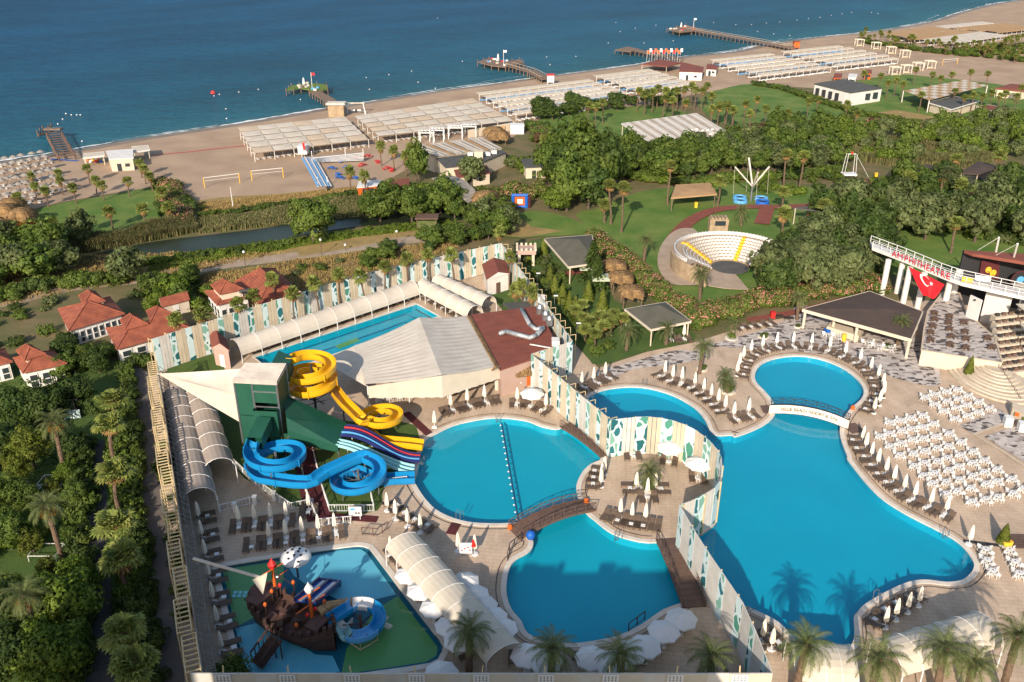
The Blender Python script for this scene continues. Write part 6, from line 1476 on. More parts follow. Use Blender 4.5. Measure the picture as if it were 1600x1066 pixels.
blocks = [
 ('white beach shade row in the block right of the cream shades', [((746,147),(924,125.6)),((757,152),(937,130)),((768,158),(950,134.5)),((778,164),(963,139)),((790,170),(976,144)),((803,177),(940,157))]),
 ('white beach shade row in the block below the red-flag pier', [((929,120),(1017.5,109)),((941,123.5),(1029,112.5)),((952,127.5),(1041,116)),((965,132),(1055,120)),((976,137),(1068,125)),((991,142.5),(1083,128.5))]),
 ('white beach shade row behind the small maroon-roofed beach huts', [tuple(Z(1100,0,Q,[p])[0] for p in pr) for pr in (((60,505),(570,450)),((120,525),(665,470)),((190,550),(750,490)),((270,575),(840,510)),((360,600),(940,530)),((450,625),(1040,555)))]),
 ('white beach shade row near the lifeguard tower and white cabanas', [tuple(Z(1100,0,Q,[p])[0] for p in pr) for pr in (((650,435),(1140,385)),((720,455),(1230,400)),((810,480),(1330,420)),((905,500),(1420,440)),((1000,520),(1520,460)),((1095,545),(1599,485)))]),
]
for lab, rows in blocks:
    for i, (a, b) in enumerate(rows): shade_row(lab, a, b, m='canvas' if i % 3 else 'cream', group=lab+'s', beds='plastic' if i % 3 else 'lblue')
zc = lambda pr: tuple(Z(1300,40,Q,[p])[0] for p in pr)
for i, pr in enumerate((((480,75),(880,20)),((560,92),(1010,35)),((640,110),(1170,48)),((800,128),(1290,60)),((950,145),(1420,75)))): shade_row('wide '+('tan','white')[i > 2]+' beach shade row past the palm line', *zc(pr), w_=7.5, m='tan' if i < 3 else 'canvas', group=('tan','white')[i > 2]+' shade rows past the palm line')
for i, pr in enumerate((((900,15),(1300,-25)),((1030,30),(1500,-10)),((1180,42),(1599,5)),((1330,52),(1650,20)))): shade_row('far '+('white','tan','tan','tan')[i]+' beach shade row near the coast bend', *zc(pr), w_=7.5, m='canvas' if i == 0 else 'tan', group=('white','tan')[i > 0]+' shade rows near the coast bend')
# --- piers
def pier(label, walk, width, plat=None, m='wood', top=None, z=1.5, rail=False, green=False, name='pier'):
    W_ = [G(a,b,z) for a,b in walk]; t = thing(name, label, 'pier', gz(W_[0],-.5))
    for a, b in zip(W_, W_[1:]):
        d = (b-a).normalized(); s_ = Vector((-d.y,d.x,0)); L = (b-a).length; n = max(2,int(L/3))
        MB().bar(a, b, width, .25).build('walkway', m, t)
        for i in range(n+1):
            for k in (-.42,.42): p = a.lerp(b,i/n)+s_*k*width; MB().tube((p.x,p.y,-1.5),(p.x,p.y,z+(1.1 if rail else 0)),.16,n=5).build('pile','wood',t)
        if rail:
            for k in (-.48,.48): MB().bar(a+s_*k*width+Vector((0,0,1.0)), b+s_*k*width+Vector((0,0,1.0)), .1).build('rail','wall',t)
    if plat:
        C = [G(a,b,z) for a,b in plat]; MB().prism(C, z-.25, z+.08, bottom=True).build('platform', 'lawn' if green else m, t)
        for p in C+[x.lerp(y,.5) for x, y in zip(C, C[1:]+C[:1])]: MB().tube((p.x,p.y,-1.5),(p.x,p.y,z+(.9 if top else 0)),.16,n=5).build('pile','wood',t)
        if top:
            rng = random.Random(len(label)); c = sum(C,Vector((0,0,0)))/len(C)
            for i in range(14):
                u = rng.random(); p = c+(C[rng.randrange(len(C))]-c)*rng.uniform(.2,.85); MB().box(p+Vector((0,0,.4)), (rng.uniform(.6,1.6),rng.uniform(.6,1.2),.6), rng.random()*3).build('deck_bed', rng.choice(['plastic','canvas','lblue','wood','red' if top == 2 else 'cream']), t)
            f = c+(C[2]-c)*.5; MB().tube(f, f+Vector((0,0,6)), .1, n=5).build('flag_pole','plastic',t); MB().box(f+Vector((.7,0,5.4)), (1.3,.05,.9)).build('pole_flag','red' if top == 1 else 'plastic',t)
            CU_ = c+Vector((-1.5,.5,0)); MB().lathe([(.3,.9),(.55,1.2),(.3,3.0),(0,3.6)],8,CU_).build('folded_parasol','plastic',t)
    return t
pier('pier with a green platform at the end beside the stone gate', [(529,168),(512,155),(491,143)], 4.0, [(447,141),(470,138),(495,143),(512,140),(510,132),(480,130),(455,134)], top=1, green=True)
t = thing('pier_gate', 'stone gate block at the foot of the green platform pier', 'gate', G(527,180)); MB().box(G(527,182)+Vector((0,0,2)), (5,3,4)).build('gate_block','stone',t); MB().box(G(527,182)+Vector((0,0,4.2)), (6,4,.5)).build('gate_roof','cope',t)
pier('pier with posts and a wide sun deck in the middle of the bay', [(853,124),(830,112),(795,102)], 4.0, [(746,97),(768,103),(790,105),(818,98),(812,93),(788,96),(764,91)], top=2, rail=True)
pier('short dark pier beside the orange flags of the red terrace', [(1062,92),(1030,86),(985,77)], 4.5, [(961,78),(985,81),(1000,77),(980,73)])
pier('long pier with light posts reaching far into the bay', [(1237,75),(1180,64),(1110,52),(1068,45)], 4.5, [(1042,46),(1062,51),(1098,47),(1072,39)], top=2, rail=True)
t = thing('pier', 'ruined dark iron pier frame at the left end of the beach', 'pier', G(105,243,-.5)); q0, q1 = G(104,243,1.4), G(84,207,1.4); d_ = (q1-q0).normalized(); s_ = Vector((-d_.y,d_.x,0))*2.0
for k in (-1,1): MB().bar(q0+s_*k, q1+s_*k, .35, .35).build('beam','brmetal',t)
for i in range(11):
    p = q0.lerp(q1,i/10); MB().bar(p-s_, p+s_, .3, .25).build('cross_beam','brmetal',t)
    for k in (-1,1): MB().tube(p+s_*k-Vector((0,0,3)), p+s_*k+Vector((0,0,.8 if i % 3 == 0 else 0)), .2, n=5).build('pile','brmetal',t)
MB().box(q1+Vector((0,0,1.0)), (5,2,.4)).build('head_deck','wood',t)
t = thing('pier_wreck', 'rusty isolated pier piles left of the ruined pier', 'ruin', G(66,216,-.5))
for k in range(6): p = G(60+k*4.5,214-k*1.4,-.5); MB().tube(p-Vector((0,0,1)), p+Vector((0,0,2+.4*(k%3))), .22, n=5).build('pile','brmetal',t)
MB().bar(G(60,211,1), G(82,206,1), .4).build('beam','brmetal',t)
# --- buildings and things on the sand
def box_hut(label, px, z, mw, mr, name='beach_hut', cat='hut', door=True):
    C = [G(a,b,z) for a,b in px]; t = thing(name, label, cat, gz(C[0],0)); MB().prism(C,0,z-.15,top=False).build('wall',mw,t); MB().prism(offset(C,.3),z-.15,z+.05,bottom=True).build('roof',mr,t)
    if door:
        a, b = gz(C[0],0), gz(C[1],0); d = (b-a).normalized(); n_ = Vector((d.y,-d.x,0)); MB().box(a.lerp(b,.35)+n_*.05+Vector((0,0,1)), (1.0,.1,1.9), math.atan2(d.y,d.x)).build('door','glass',t); MB().box(a.lerp(b,.72)+n_*.05+Vector((0,0,1.5)), (1.1,.1,.8), math.atan2(d.y,d.x)).build('window','glass',t)
    return t
box_hut('white water-sports hut with a ribbed roof on the left beach', [(172,249),(207,247),(206,233),(167,236)], 3.2, 'wall', 'white')
pavilion('white canopy left of the water-sports hut', [(130,247),(163,243),(162,237),(130,240)], 2.6, 'cream', 'white', .1)
pavilion('white canopy right of the water-sports hut', [(206,238),(234,234),(231,227),(206,229)], 2.6, 'cream', 'white', .1)
for i in range(7): p = G(138+i*4,253+(i%2)*2); tag(MB().lathe([(0,.1),(.5,.3),(.3,.7),(0,.9)],6,p).build('kayak',('orange','plastic','yellowp','red','orange','bluep','plastic')[i],origin=p), ('orange','white','yellow','red','small orange','blue','small white')[i]+' kayak under the left water-sports canopy', 'kayak')
strip('red_rope', GL([(237,243),(304,237),(310,236),(384,228)]), .6, .09, 'red'); strip('blue_mat', GL([(80,249),(122,252)]), 1.0, .09, 'bluep')
box_hut('white beach house with a maroon roof near the red terrace', [(1062,112),(1097,113),(1099,105),(1065,97)], 3.2, 'white', 'rust')
box_hut('small white hut with a maroon roof beside the beach house', [(1104,108),(1119,109),(1121,102),(1106,100)], 2.6, 'white', 'rust')
t = pavilion('red beach bar terrace ringed with flags by the short pier', [(1002,100),(1042,104),(1066,98),(1030,93)], 2.8, 'rust', 'rust', .1)
for i in range(14): 
    p = G(1010+i*4,101-(i%2)*3); b_ = p-t.location; m_ = MB().tube(p,p+Vector((0,0,6)),.07,n=4); m_.build('flag_pole','plastic',t); MB().box(p+Vector((.5,0,5.2)),(1.0,.06,1.5)).build('pole_flag',('orange','plastic','red','orange')[i%4],t)
for i, (a, b) in enumerate(((12,345),(38,352),(5,372),(22,336))):
    p = G(a,b); t = thing('thatched_hut', 'straw thatched beach hut '+('beside the beach parasols','with an orange front','nearest the canal bushes','behind the others at the sand edge')[i], 'hut', p); MB().box(p+Vector((0,0,1.1)),(3.6,3.2,2.2)).build('wall','wood' if i != 1 else 'orange',t); thatch_roof(t,p,2.6,2.4,2.2,1.6)
box_hut('white and orange beach kiosk by the blue benches', [(559,293),(588,290),(594,282),(562,283)], 2.4, 'orange', 'white')
box_hut('low maroon roofed store behind the beach bar garden', [(607,293),(638,288),(638,279),(608,281)], 2.4, 'rust', 'rust')
# beach restaurant
t = thing('beach_restaurant', 'beach restaurant with a striped cream roof and dark kitchen roofs', 'building', gz(G(680,245),0)); c4 = [G(632,230,4),G(678,246,4),G(786,232,4),G(752,214,4)]
for i in range(16):
    P_ = lambda u, v: c4[0].lerp(c4[3],u).lerp(c4[1].lerp(c4[2],u),v); k = Vector((0,0,.1)); MB().face([P_(i/16,0)+k*(i%2),P_((i+1)/16-.006,0),P_((i+1)/16-.006,1),P_(i/16,1)+k*(i%2)]).build('roof_strip','canvas' if i % 4 else 'tan',t)
MB().prism([gz(p,0) for p in offset(c4,-.5)],0,3.9,top=False).build('wall','wall',t)
k4 = [G(682,247,3.6),G(697,262,3.6),G(745,257,3.6),G(790,238,3.6),G(778,232,3.6)]; MB().prism([gz(p,0) for p in k4],0,3.45,top=False).build('kitchen_wall','wall',t); MB().prism(offset(k4,.2),3.45,3.65).build('kitchen_roof','charcoal',t); MB().box(gz(G(748,247,3.6),4.3),(2.2,2,2.2)).build('chimney','wall',t)
for a, b in ((762,243),(772,240),(735,243)): MB().box(gz(G(a,b,3.6),4.0),(1.4,1.2,.8)).build('roof_unit','white',t)
box_hut('long maroon roofed store behind the beach restaurant', [(715,277),(765,270),(760,259),(710,265)], 2.8, 'wall', 'rust')
box_hut('small grey roofed lodge among the shrubs', [(822,262),(857,260),(856,248),(815,249)], 2.8, 'wall', 'charcoal')
for k, (a, b) in enumerate(((667,224),(683,220),(712,216),(733,214))):
    p = G(a,b); t = thing('pergola', 'open white pergola frame beside the beach restaurant, '+('outermost','second along','third along','at the thatched gazebos')[k], 'pergola', p)
    for x in (-2,2):
        for y in (-1.5,1.5): MB().box(p+Vector((x,y,1.6)),(.2,.2,3.2)).build('post','plastic',t)
    for y in (-1.5,1.5): MB().box(p+Vector((0,y,3.3)),(4.6,.2,.25)).build('beam','plastic',t)
    for x in (-2,-1,0,1,2): MB().box(p+Vector((x,0,3.5)),(.15,3.6,.15)).build('rafter','plastic',t)
for k, (a, b) in enumerate(((772,220),(779,226))): p = G(a,b); t = thing('beach_gazebo', 'straw thatched gazebo by the beach screen, '+('sea side','land side')[k], 'gazebo', p); thatch_roof(t,p,3,2.6,2.5,1.6); posts_at(t,[p+Vector((x,y,0)) for x in (-2,2) for y in (-1.7,1.7)],2.6,.12,'wood')
p = G(808,208); tag(MB().box(p+Vector((0,0,1.2)),(4,3.2,2.4)).box(p+Vector((0,0,2.5)),(4.2,3.4,.2)).build('white_tank','plastic',origin=p), 'white cubic tank at the end of the beach screen', 'tank')
# white timber grandstand by the sand court
t = thing('beach_grandstand', 'white slatted grandstand turning a corner beside the sand bar', 'grandstand', G(470,245)); 
for r_ in range(6):
    a, b = G(488+r_*1.5,247+r_*1.2,2.6-.4*r_), G(568,239+r_*2.2,2.6-.4*r_); MB().bar(a,b,.5,.1).build('bench_board','plastic',t)
    a, b = G(472+r_*4,246,2.6-.4*r_), G(497+r_*4,291,2.6-.4*r_); MB().bar(a,b,.45,.1).build('bench_board','plastic' if r_ % 2 else 'lblue',t)
for a, b in ((472,246),(488,250),(497,292),(512,291),(568,246),(540,246)): p = G(a,b); MB().box(p+Vector((0,0,1.2)),(.15,.15,2.4)).build('post','plastic',t)
MB().box(G(475,246)+Vector((0,0,2.2)),(2.4,2.4,2.2)).build('cabin','plastic',t); MB().tube(G(476,246,3),G(474,228,3),.06,n=4).build('flag_pole','plastic',t); MB().box(G(474.5,229,3.5),(.6,.05,2.0)).build('pole_flag','red',t)
for i, (a, b, c) in enumerate(((513,254,'blue'),(535,254,'blue'),(557,250,'red'),(575,246,'red'),(566,260,'red'),(590,255,'red'),(519,265,'blue'),(543,263,'blue'),(528,275,'blue'),(532,280,'blue'),(605,265,'red'),(612,268,'red'),(556,281,'blue'))):
    p = G(a,b); m_ = MB().box(p+Vector((0,0,.7)),(1.2,1.2,.1),i).box(p+Vector((0,0,.35)),(.2,.2,.7)); 
    for k in (-1,1): m_.box(p+Vector((k*1.0*math.cos(i),k*1.0*math.sin(i),.42)),(.45,1.3,.1),i).box(p+Vector((k*1.0*math.cos(i),k*1.0*math.sin(i),.2)),(.1,.1,.4))
    tag(m_.build('picnic_table','bluep' if c == 'blue' else 'red',origin=p), c+' picnic table on the sand bar', 'table', c+' picnic tables on the sand bar')
def volley(label, a, b, c2=None):
    A, B = G(*a), G(*b); t = thing('volleyball_net', label, 'net', A)
    for p in (A,B): MB().tube(p,p+Vector((0,0,2.6)),.09,n=6).build('post','yellowp',t)
    MB().bar(A+Vector((0,0,2.5)),B+Vector((0,0,2.5)),.06,.12).build('net_tape','plastic',t); MB().bar(A+Vector((0,0,1.7)),B+Vector((0,0,1.7)),.04,.06).build('net_tape','plastic',t)
volley('volleyball net with yellow posts on the left sand court', (320,294),(375,287)); volley('volleyball net with one yellow post on the right sand court', (394,283),(443,278))
t = tag(MB().tube(G(364,323),G(364,323)+Vector((0,0,HG(364,323,292))),.1,.06,6).build('white_pole','plastic',origin=G(364,323)), 'slim white pole standing on the dry grass strip', 'pole')
p = G(557,178); t = thing('beach_swing', 'white beach swing frame beside the stone pier gate', 'swing', p)
for x in (-3,3):
    for y in (-.8,.8): MB().bar(p+Vector((x,y,0)),p+Vector((x*.8,0,3.4)),.16).build('leg','plastic',t)
MB().box(p+Vector((0,0,3.5)),(5.6,.5,.25)).build('top_beam','cream',t)
for x in (-1,1): MB().box(p+Vector((x,0,1.2)),(1.2,.5,.4)).build('seat','plastic',t)
for k, (a, b) in enumerate(((1243,78),(860,133))):
    p = G(a,b); t = thing('lifeguard_tower', ('rust orange lifeguard tower at the foot of the long pier','white lifeguard tower with red top at the sun deck pier')[k], 'tower', p); mm = 'orange' if k == 0 else 'plastic'; MB().box(p+Vector((0,0,2.4)),(2.6,2.6,2.4)).build('cabin',mm,t); MB().box(p+Vector((0,0,3.9)),(3,3,.3)).build('roof','rust' if k == 0 else 'red',t)
    for x in (-1.1,1.1):
        for y in (-1.1,1.1): MB().box(p+Vector((x,y,.6)),(.2,.2,1.2)).build('leg',mm,t)
# cabanas far right
for i, (a, b) in enumerate(((1342,72),(1368,77),(1391,84),(1413,90),(1397,117),(1415,114),(1433,110),(1452,107))):
    p = G(a,b); t = thing('beach_cabana', 'cream four-poster beach cabana in the row '+('leading down to the sea' if i < 4 else 'on the lawn edge'), 'cabana', p, 'cabanas '+('down to the sea' if i < 4 else 'on the lawn edge'))
    for x in (-1.6,1.6):
        for y in (-1.6,1.6): MB().box(p+Vector((x,y,1.5)),(.35,.35,3)).build('post','cream',t)
    for y in (-1.6,0,1.6): MB().box(p+Vector((0,y,3.1)),(4,.4,.25)).build('beam','cream',t)
    MB().box(p+Vector((0,0,.4)),(2.4,2.4,.5)).build('mattress','tan2',t)
box_hut('small white beach stall behind the shade rows', [(1326,121),(1337,122),(1339,116),(1328,115)], 2.6, 'white', 'white'); box_hut('rust coloured small kiosk left of the club', [(1303,122),(1314,121),(1315,115),(1305,115)], 2.4, 'orange', 'rust'); box_hut('rust coloured small kiosk right of the club', [(1351,115),(1361,115),(1361,109),(1352,109)], 2.4, 'orange', 'rust')
volley('white volleyball net on the sand beside the cabanas', (1472,103),(1495,101))
# beach parasols with sunbeds (left)
BP = Proto(); BP.add('pole', MB().tube((0,0,0),(0,0,2.3),.05,n=5), 'wood'); BP.add('thatch_cap', MB().lathe([(1.1,1.85),(.75,2.1),(.25,2.35),(0,2.42)],9), 'grayboard')
rng = random.Random(11); lines = [((-12,262),(72,248),6),((-8,272),(80,254),7),((-10,284),(88,262),8),((-6,296),(96,274),8),((-4,308),(105,285),8),((-10,320),(108,296),8),((-14,332),(60,314),5)]
for a, b, n in lines:
    for i in range(n):
        p = G(*a).lerp(G(*b),(i+.5)/n)+Vector((rng.uniform(-.4,.4),rng.uniform(-.5,.5),0)); BP.place('beach_parasol','grey straw parasol among white sunbeds on the left beach','parasol',p,rng.random(),1,'beach parasols')
        for s_ in (-1.2,1.2): BB.place('beach_sunbed','white sunbed under straw parasols on the left beach','sunbed',p+Vector((s_,-.3+rng.uniform(-.5,.5),0)),sang+rng.uniform(-.4,.4),1,'sunbeds under straw parasols')
# buoys
rng = random.Random(2); bu = Z(0,0,2.961,[(305,527),(330,533),(355,533),(372,533),(290,553),(268,575),(1015,438),(1105,427),(1195,415),(1045,505),(1048,550),(380,655),(1390,462),(990,445)])+Z(530,0,2.961,[(125,360),(230,347),(335,330),(365,382),(140,415),(445,410),(570,285),(455,85),(960,265),(1095,262),(975,300),(1280,105),(1300,148),(1370,132),(1465,118),(1245,200),(1410,200),(1545,190)])+Z(1100,0,Q,[(80,190),(265,208),(395,207),(520,193),(630,185),(775,170),(870,157),(965,147),(1060,130),(1150,117),(1230,105),(1395,107),(1450,115),(445,265),(580,285),(715,298)])
for a, b in bu: p = G(a,b,-.5); tag(MB().lathe([(0,-.15),(.24,0),(.18,.22),(0,.3)],7,p).build('buoy','plastic',origin=p), 'small white buoy floating off the beach', 'buoy', 'white swimming buoys')
p = G(333,147,-.5); tag(MB().lathe([(0,0),(.9,.2),(.6,1.0),(0,1.3)],7,p).build('buoy','red',origin=p), 'red marker buoy floating off the beach', 'buoy')
# inflatable frame and field things
p = G(812,325); t = thing('photo_frame', 'blue inflatable photo frame with an orange picture on the field', 'frame', p)
for x in (-2.0,2.0): MB().tube(p+Vector((x,0,0)),p+Vector((x,0,4)),.5,n=8).build('upright','bluep' if x < 0 else 'bluep',t)
MB().tube(p+Vector((-2.4,0,3.9)),p+Vector((2.4,0,3.9)),.45,n=8).build('top_tube','bluep',t); MB().tube(p+Vector((-2.4,0,.4)),p+Vector((2.4,0,.4)),.4,n=8).build('base_tube','bluep',t); MB().box(p+Vector((0,.1,2.1)),(3.4,.1,3)).build('picture','orange',t); MB().box(p+Vector((.1,-.05,2.0)),(1.6,.1,1.4)).build('picture_mark','plastic',t); MB().tube(p+Vector((2.9,.2,0)),p+Vector((2.9,.2,3.8)),.45,n=8).build('side_tube','maroon',t); t.scale = (.75,.75,.75)
p = G(760,330); t = thing('thatched_kiosk', 'white kiosk with a straw thatched roof by the oleanders', 'kiosk', p); MB().box(p+Vector((0,0,1.4)),(4.2,3.6,2.8)).build('wall','white',t); thatch_roof(t,p,3.0,2.6,2.8,1.8)
p = G(668,357); t = thing('garden_stall', 'dark stall with a green front by the dirt track', 'stall', p); MB().box(p+Vector((0,0,1)),(4,2.6,2)).build('counter','palmd',t); MB().box(p+Vector((0,0,2.6)),(4.8,3.4,.25)).build('roof','brmetal',t)
for x in (-2,2): MB().box(p+Vector((x,-1.4,1.3)),(.12,.12,2.6)).build('post','wood',t)
t = thing('arched_bridge', 'brown arched covered bridge roof over the canal', 'bridge', G(690,277)); q = catmull([G(690,277,4),G(706,283,4.6),G(724,297,4.2),G(742,313,2.5)],4); MB_ = MB()
for a, b in zip(q,q[1:]): MB_.bar(a,b,5.0,.3)
MB_.build('arched_roof','grayboard',t)
for p_ in q[::4]: MB().tube((p_.x,p_.y,0),(p_.x,p_.y,p_.z),.2,n=5).build('support','wood',t)
# ================================================================ VEGETATION
def rdir(rng): 
    z = rng.uniform(-1,1); a = rng.uniform(0,2*math.pi); s_ = math.sqrt(1-z*z); return Vector((s_*math.cos(a), s_*math.sin(a), z))
def leafquad(mb, p, n, sz, rng):
    up = Vector((0,0,1)) if abs(n.z) < .9 else Vector((1,0,0)); x = n.cross(up).normalized(); y = n.cross(x); a = rng.uniform(0,6.28); u = x*math.cos(a)+y*math.sin(a); v = n.cross(u)
    mb.face([p-u*sz, p-v*sz*.55, p+u*sz, p+v*sz*.55])
def crown(rng, clumps, per, rx, rz, cz, cr, sz, low=-.35):
    mb = MB()
    for i in range(clumps):
        d = rdir(rng)
        while d.z < low: d = rdir(rng)
        r = rng.uniform(.35,.92)*(1+.18*math.sin(d.x*5+i)); c = Vector((d.x*rx*r, d.y*rx*r, cz+d.z*rz*r)); k = cr*rng.uniform(.7,1.25)
        for _ in range(per):
            q = rdir(rng); rr = k*rng.uniform(.35,1)**.5; n = (q+d*.5+rdir(rng)*.6).normalized(); leafquad(mb, c+Vector((q.x*rr,q.y*rr,q.z*rr*.8)), n, sz*rng.uniform(.7,1.3), rng)
    return mb
def tree_proto(seed, m, clumps=62, per=44, tall=1.0, sz=.095, cr=.27):
    rng = random.Random(seed); p = Proto(); t = MB(); t.tube((0,0,-.05),(.03,.02,.75*tall),.075,.05,7,False)
    for k in range(6): a = k*1.05+rng.random(); h = rng.uniform(.4,.75)*tall; e = Vector((.55*math.cos(a),.55*math.sin(a),h+rng.uniform(.3,.6))); mid = Vector((.03,.02,h)).lerp(e,.5)+Vector((0,0,.05)); t.tube((.02,.01,h),mid,.035,.025,5,False); t.tube(mid,e,.025,.01,5,False)
    p.add('trunk', t, 'barkt'); p.add('crown', crown(rng, clumps, per, .9, .85*tall, .95*tall, cr, sz, -.75), m); return p
def bush_proto(seed, m, flowers=None, clumps=26, per=40, sz=.10, fl=.0):
    rng = random.Random(seed); p = Proto(); t = MB()
    for k in range(4): a = k*1.6; t.tube((0,0,-.05),(.4*math.cos(a),.4*math.sin(a),.5),.03,.015,5,False)
    p.add('stems', t, 'barkt'); p.add('foliage', crown(rng, clumps, per, .85, .55, .42, .3, sz, -.5), m)
    if flowers:
        f = MB()
        for _ in range(fl): d = rdir(rng); d.z = abs(d.z)*.9+.05; leafquad(f, Vector((d.x*.95,d.y*.95,.42+d.z*.66))*rng.uniform(.85,1.1), (d+Vector((0,-.4,.6))).normalized(), .06*rng.uniform(.7,1.3), rng)
        p.add('flowers', f, flowers)
    return p
def cone_proto(seed, m, n=900, w_=.3, sz=.09):
    rng = random.Random(seed); p = Proto(); p.add('trunk', MB().tube((0,0,-.05),(0,0,.9),.03,.01,6,False), 'barkt'); mb = MB()
    for _ in range(n):
        z = rng.random()**1.3; a = rng.uniform(0,6.28); r = w_*(1-z)**.8*rng.uniform(.75,1.1)+.01; d = Vector((math.cos(a),math.sin(a),.4)); leafquad(mb, Vector((r*math.cos(a),r*math.sin(a),.04+z*.96)), (d+rdir(rng)*.5).normalized(), sz*(1-.5*z), rng)
    p.add('foliage', mb, m); return p
def spruce_proto(seed):
    rng = random.Random(seed); p = Proto(); p.add('trunk', MB().tube((0,0,-.05),(0,0,1),.03,.005,6,False), 'barkt'); mb = MB()
    for L in range(13):
        z = .1+L*.068; r = .34*(1-L/13.5); nb = 9
        for k in range(nb):
            a = k*6.283/nb+L*.5+rng.uniform(-.15,.15)
            for j in range(9):
                u = (j+.5)/9; q = Vector((r*u*math.cos(a), r*u*math.sin(a), z-.07*u+rng.uniform(-.012,.012))); leafquad(mb, q, (Vector((0,0,1))+rdir(rng)*.6).normalized(), .045, rng)
    p.add('foliage', mb, 'leafd'); return p
def fan_proto(seed, h, rad=1.7, skirt=True, fronds=34):
    """fan palm: slim trunk, round fans of pointed segments, dry skirt"""
    rng = random.Random(seed); p = Proto(); t = MB(); k = 6; pts = [Vector((.12*math.sin(i*.7+seed),.1*math.cos(i*.9+seed),h*i/k)) for i in range(k+1)]; pts[0] = Vector((0,0,-.1))
    for i in range(k): t.tube(pts[i], pts[i+1], (.26 if i == 0 else .2)-.008*i, .2-.008*(i+1), 8, False)
    p.add('trunk', t, 'bark'); c = pts[-1]; mb = MB(); sk = MB()
    def fan(m_, a, e, L, R_, seg, droop):
        d = Vector((math.cos(a)*math.cos(e), math.sin(a)*math.cos(e), math.sin(e))); hub = c+d*L; s_ = Vector((-math.sin(a),math.cos(a),0)); u = s_.cross(d).normalized()
        m_.face([c+s_*.03, c-s_*.03, hub-s_*.02, hub+s_*.02])
        for j in range(seg):
            b = R(-115+230*j/(seg-1)); v = (d*math.cos(b)+s_*math.sin(b)).normalized(); w_ = (d*math.sin(b)*-1+s_*math.cos(b)).normalized(); e1 = hub+v*R_*.6+u*.03*(j % 2); tip = hub+v*R_*rng.uniform(.85,1.05)-Vector((0,0,droop*R_))
            m_.face([hub, e1+w_*R_*.14, tip, e1-w_*R_*.14])
    for i in range(fronds):
        e = R(rng.uniform(-20,80) if i % 3 else rng.uniform(20,85)); fan(mb, i*2.4+rng.random(), e, rad*rng.uniform(.4,.6), rad*rng.uniform(.45,.6), 11, .22+.1*rng.random())
    p.add('crown', mb, 'palm')
    if skirt:
        for i in range(16): fan(sk, i*2.4+.3, R(rng.uniform(-80,-35)), rad*rng.uniform(.3,.45), rad*.4, 7, .35)
        p.add('dry_skirt', sk, 'skirt')
    return p
def date_proto(seed, h, rad=2.6, fronds=44, dates=False, tr=.3):
    rng = random.Random(seed); p = Proto(); t = MB(); k = 7
    for i in range(k): t.tube((0,0,h*i/k-.1), (0,0,h*(i+1)/k), tr*1.05*(1.12 if i % 2 else 1), tr*.95, 9, False)
    t.lathe([(tr,h-.3),(tr*1.5,h-.1),(tr*1.2,h+.25),(0,h+.35)],9); p.add('trunk', t, 'bark'); mb = MB(); c = Vector((0,0,h+.1))
    for i in range(fronds):
        a = i*2.3999+rng.uniform(-.2,.2); e0 = R(82-95*(i/fronds)+rng.uniform(-8,8)); L = rad*rng.uniform(.9,1.15); P_ = [c.copy()]; e = e0; n = 9
        for j in range(n): P_.append(P_[-1]+Vector((math.cos(a)*math.cos(e),math.sin(a)*math.cos(e),math.sin(e)))*L/n); e -= R(8.5+.9*j)
        s_ = Vector((-math.sin(a),math.cos(a),0))
        for j in range(n):
            d = (P_[j+1]-P_[j]); up = s_.cross(d).normalized()
            mb.face([P_[j]+s_*.025,P_[j]-s_*.025,P_[j+1]-s_*.015,P_[j+1]+s_*.015])
            if j == 0: continue
            ll = .62*math.sin(math.pi*(.18+.78*j/n))*rad/2.6
            for q in (0,.34,.67):
                b = P_[j]+d*q
                for k_ in (-1,1): tip = b+s_*k_*ll*.8+d.normalized()*ll*.55+up*ll*.12-Vector((0,0,.08)); mb.face([b, b+d*.2, tip])
    p.add('fronds', mb, 'palmd')
    if dates:
        f = MB()
        for i in range(9):
            a = i*.7; b = c+Vector((math.cos(a)*.6,math.sin(a)*.6,-.5))
            for _ in range(30): q = rdir(rng); leafquad(f, b+Vector((q.x*.3,q.y*.3,q.z*.4)), q, .08, rng)
        p.add('date_clusters', f, 'dates')
    return p
TR = {'leaf':[tree_proto(1,'leaf'),tree_proto(2,'leaf',tall=1.2)], 'dark':[tree_proto(3,'leafd'),tree_proto(4,'leafd',tall=1.15)], 'grey':[tree_proto(5,'leafg'),tree_proto(6,'leafg',tall=1.1)], 'yel':[tree_proto(7,'leafy',48,36)], 'bright':[tree_proto(8,'leafb')]}
TF = {'leaf':tree_proto(11,'leaf',110,70,sz=.06,cr=.24), 'dark':tree_proto(12,'leafd',110,70,sz=.06,cr=.24), 'yel':tree_proto(13,'leafy',70,60,1.2,.055,.22), 'bright':tree_proto(14,'leafb',110,70,sz=.06,cr=.24)}
BU = {'leaf':bush_proto(21,'leaf'), 'dark':bush_proto(22,'leafd'), 'grey':bush_proto(23,'leafg'), 'bright':bush_proto(24,'leafb'), 'olea':bush_proto(25,'leaf','pinkfl',fl=55), 'olea2':bush_proto(26,'leaf','pinkfl',fl=110), 'yel':bush_proto(27,'leafy')}
FAN = [fan_proto(31,4.0), fan_proto(32,6.5), fan_proto(33,9.0)]; DATE = [date_proto(41,2.2,2.3,36), date_proto(42,4.2,2.3,36), date_proto(43,6.2,2.5,38), date_proto(44,6.0,2.4,36,dates=True,tr=.25), date_proto(45,1.0,1.9,30)]
CONE, SPR = cone_proto(51,'leafy'), spruce_proto(52)
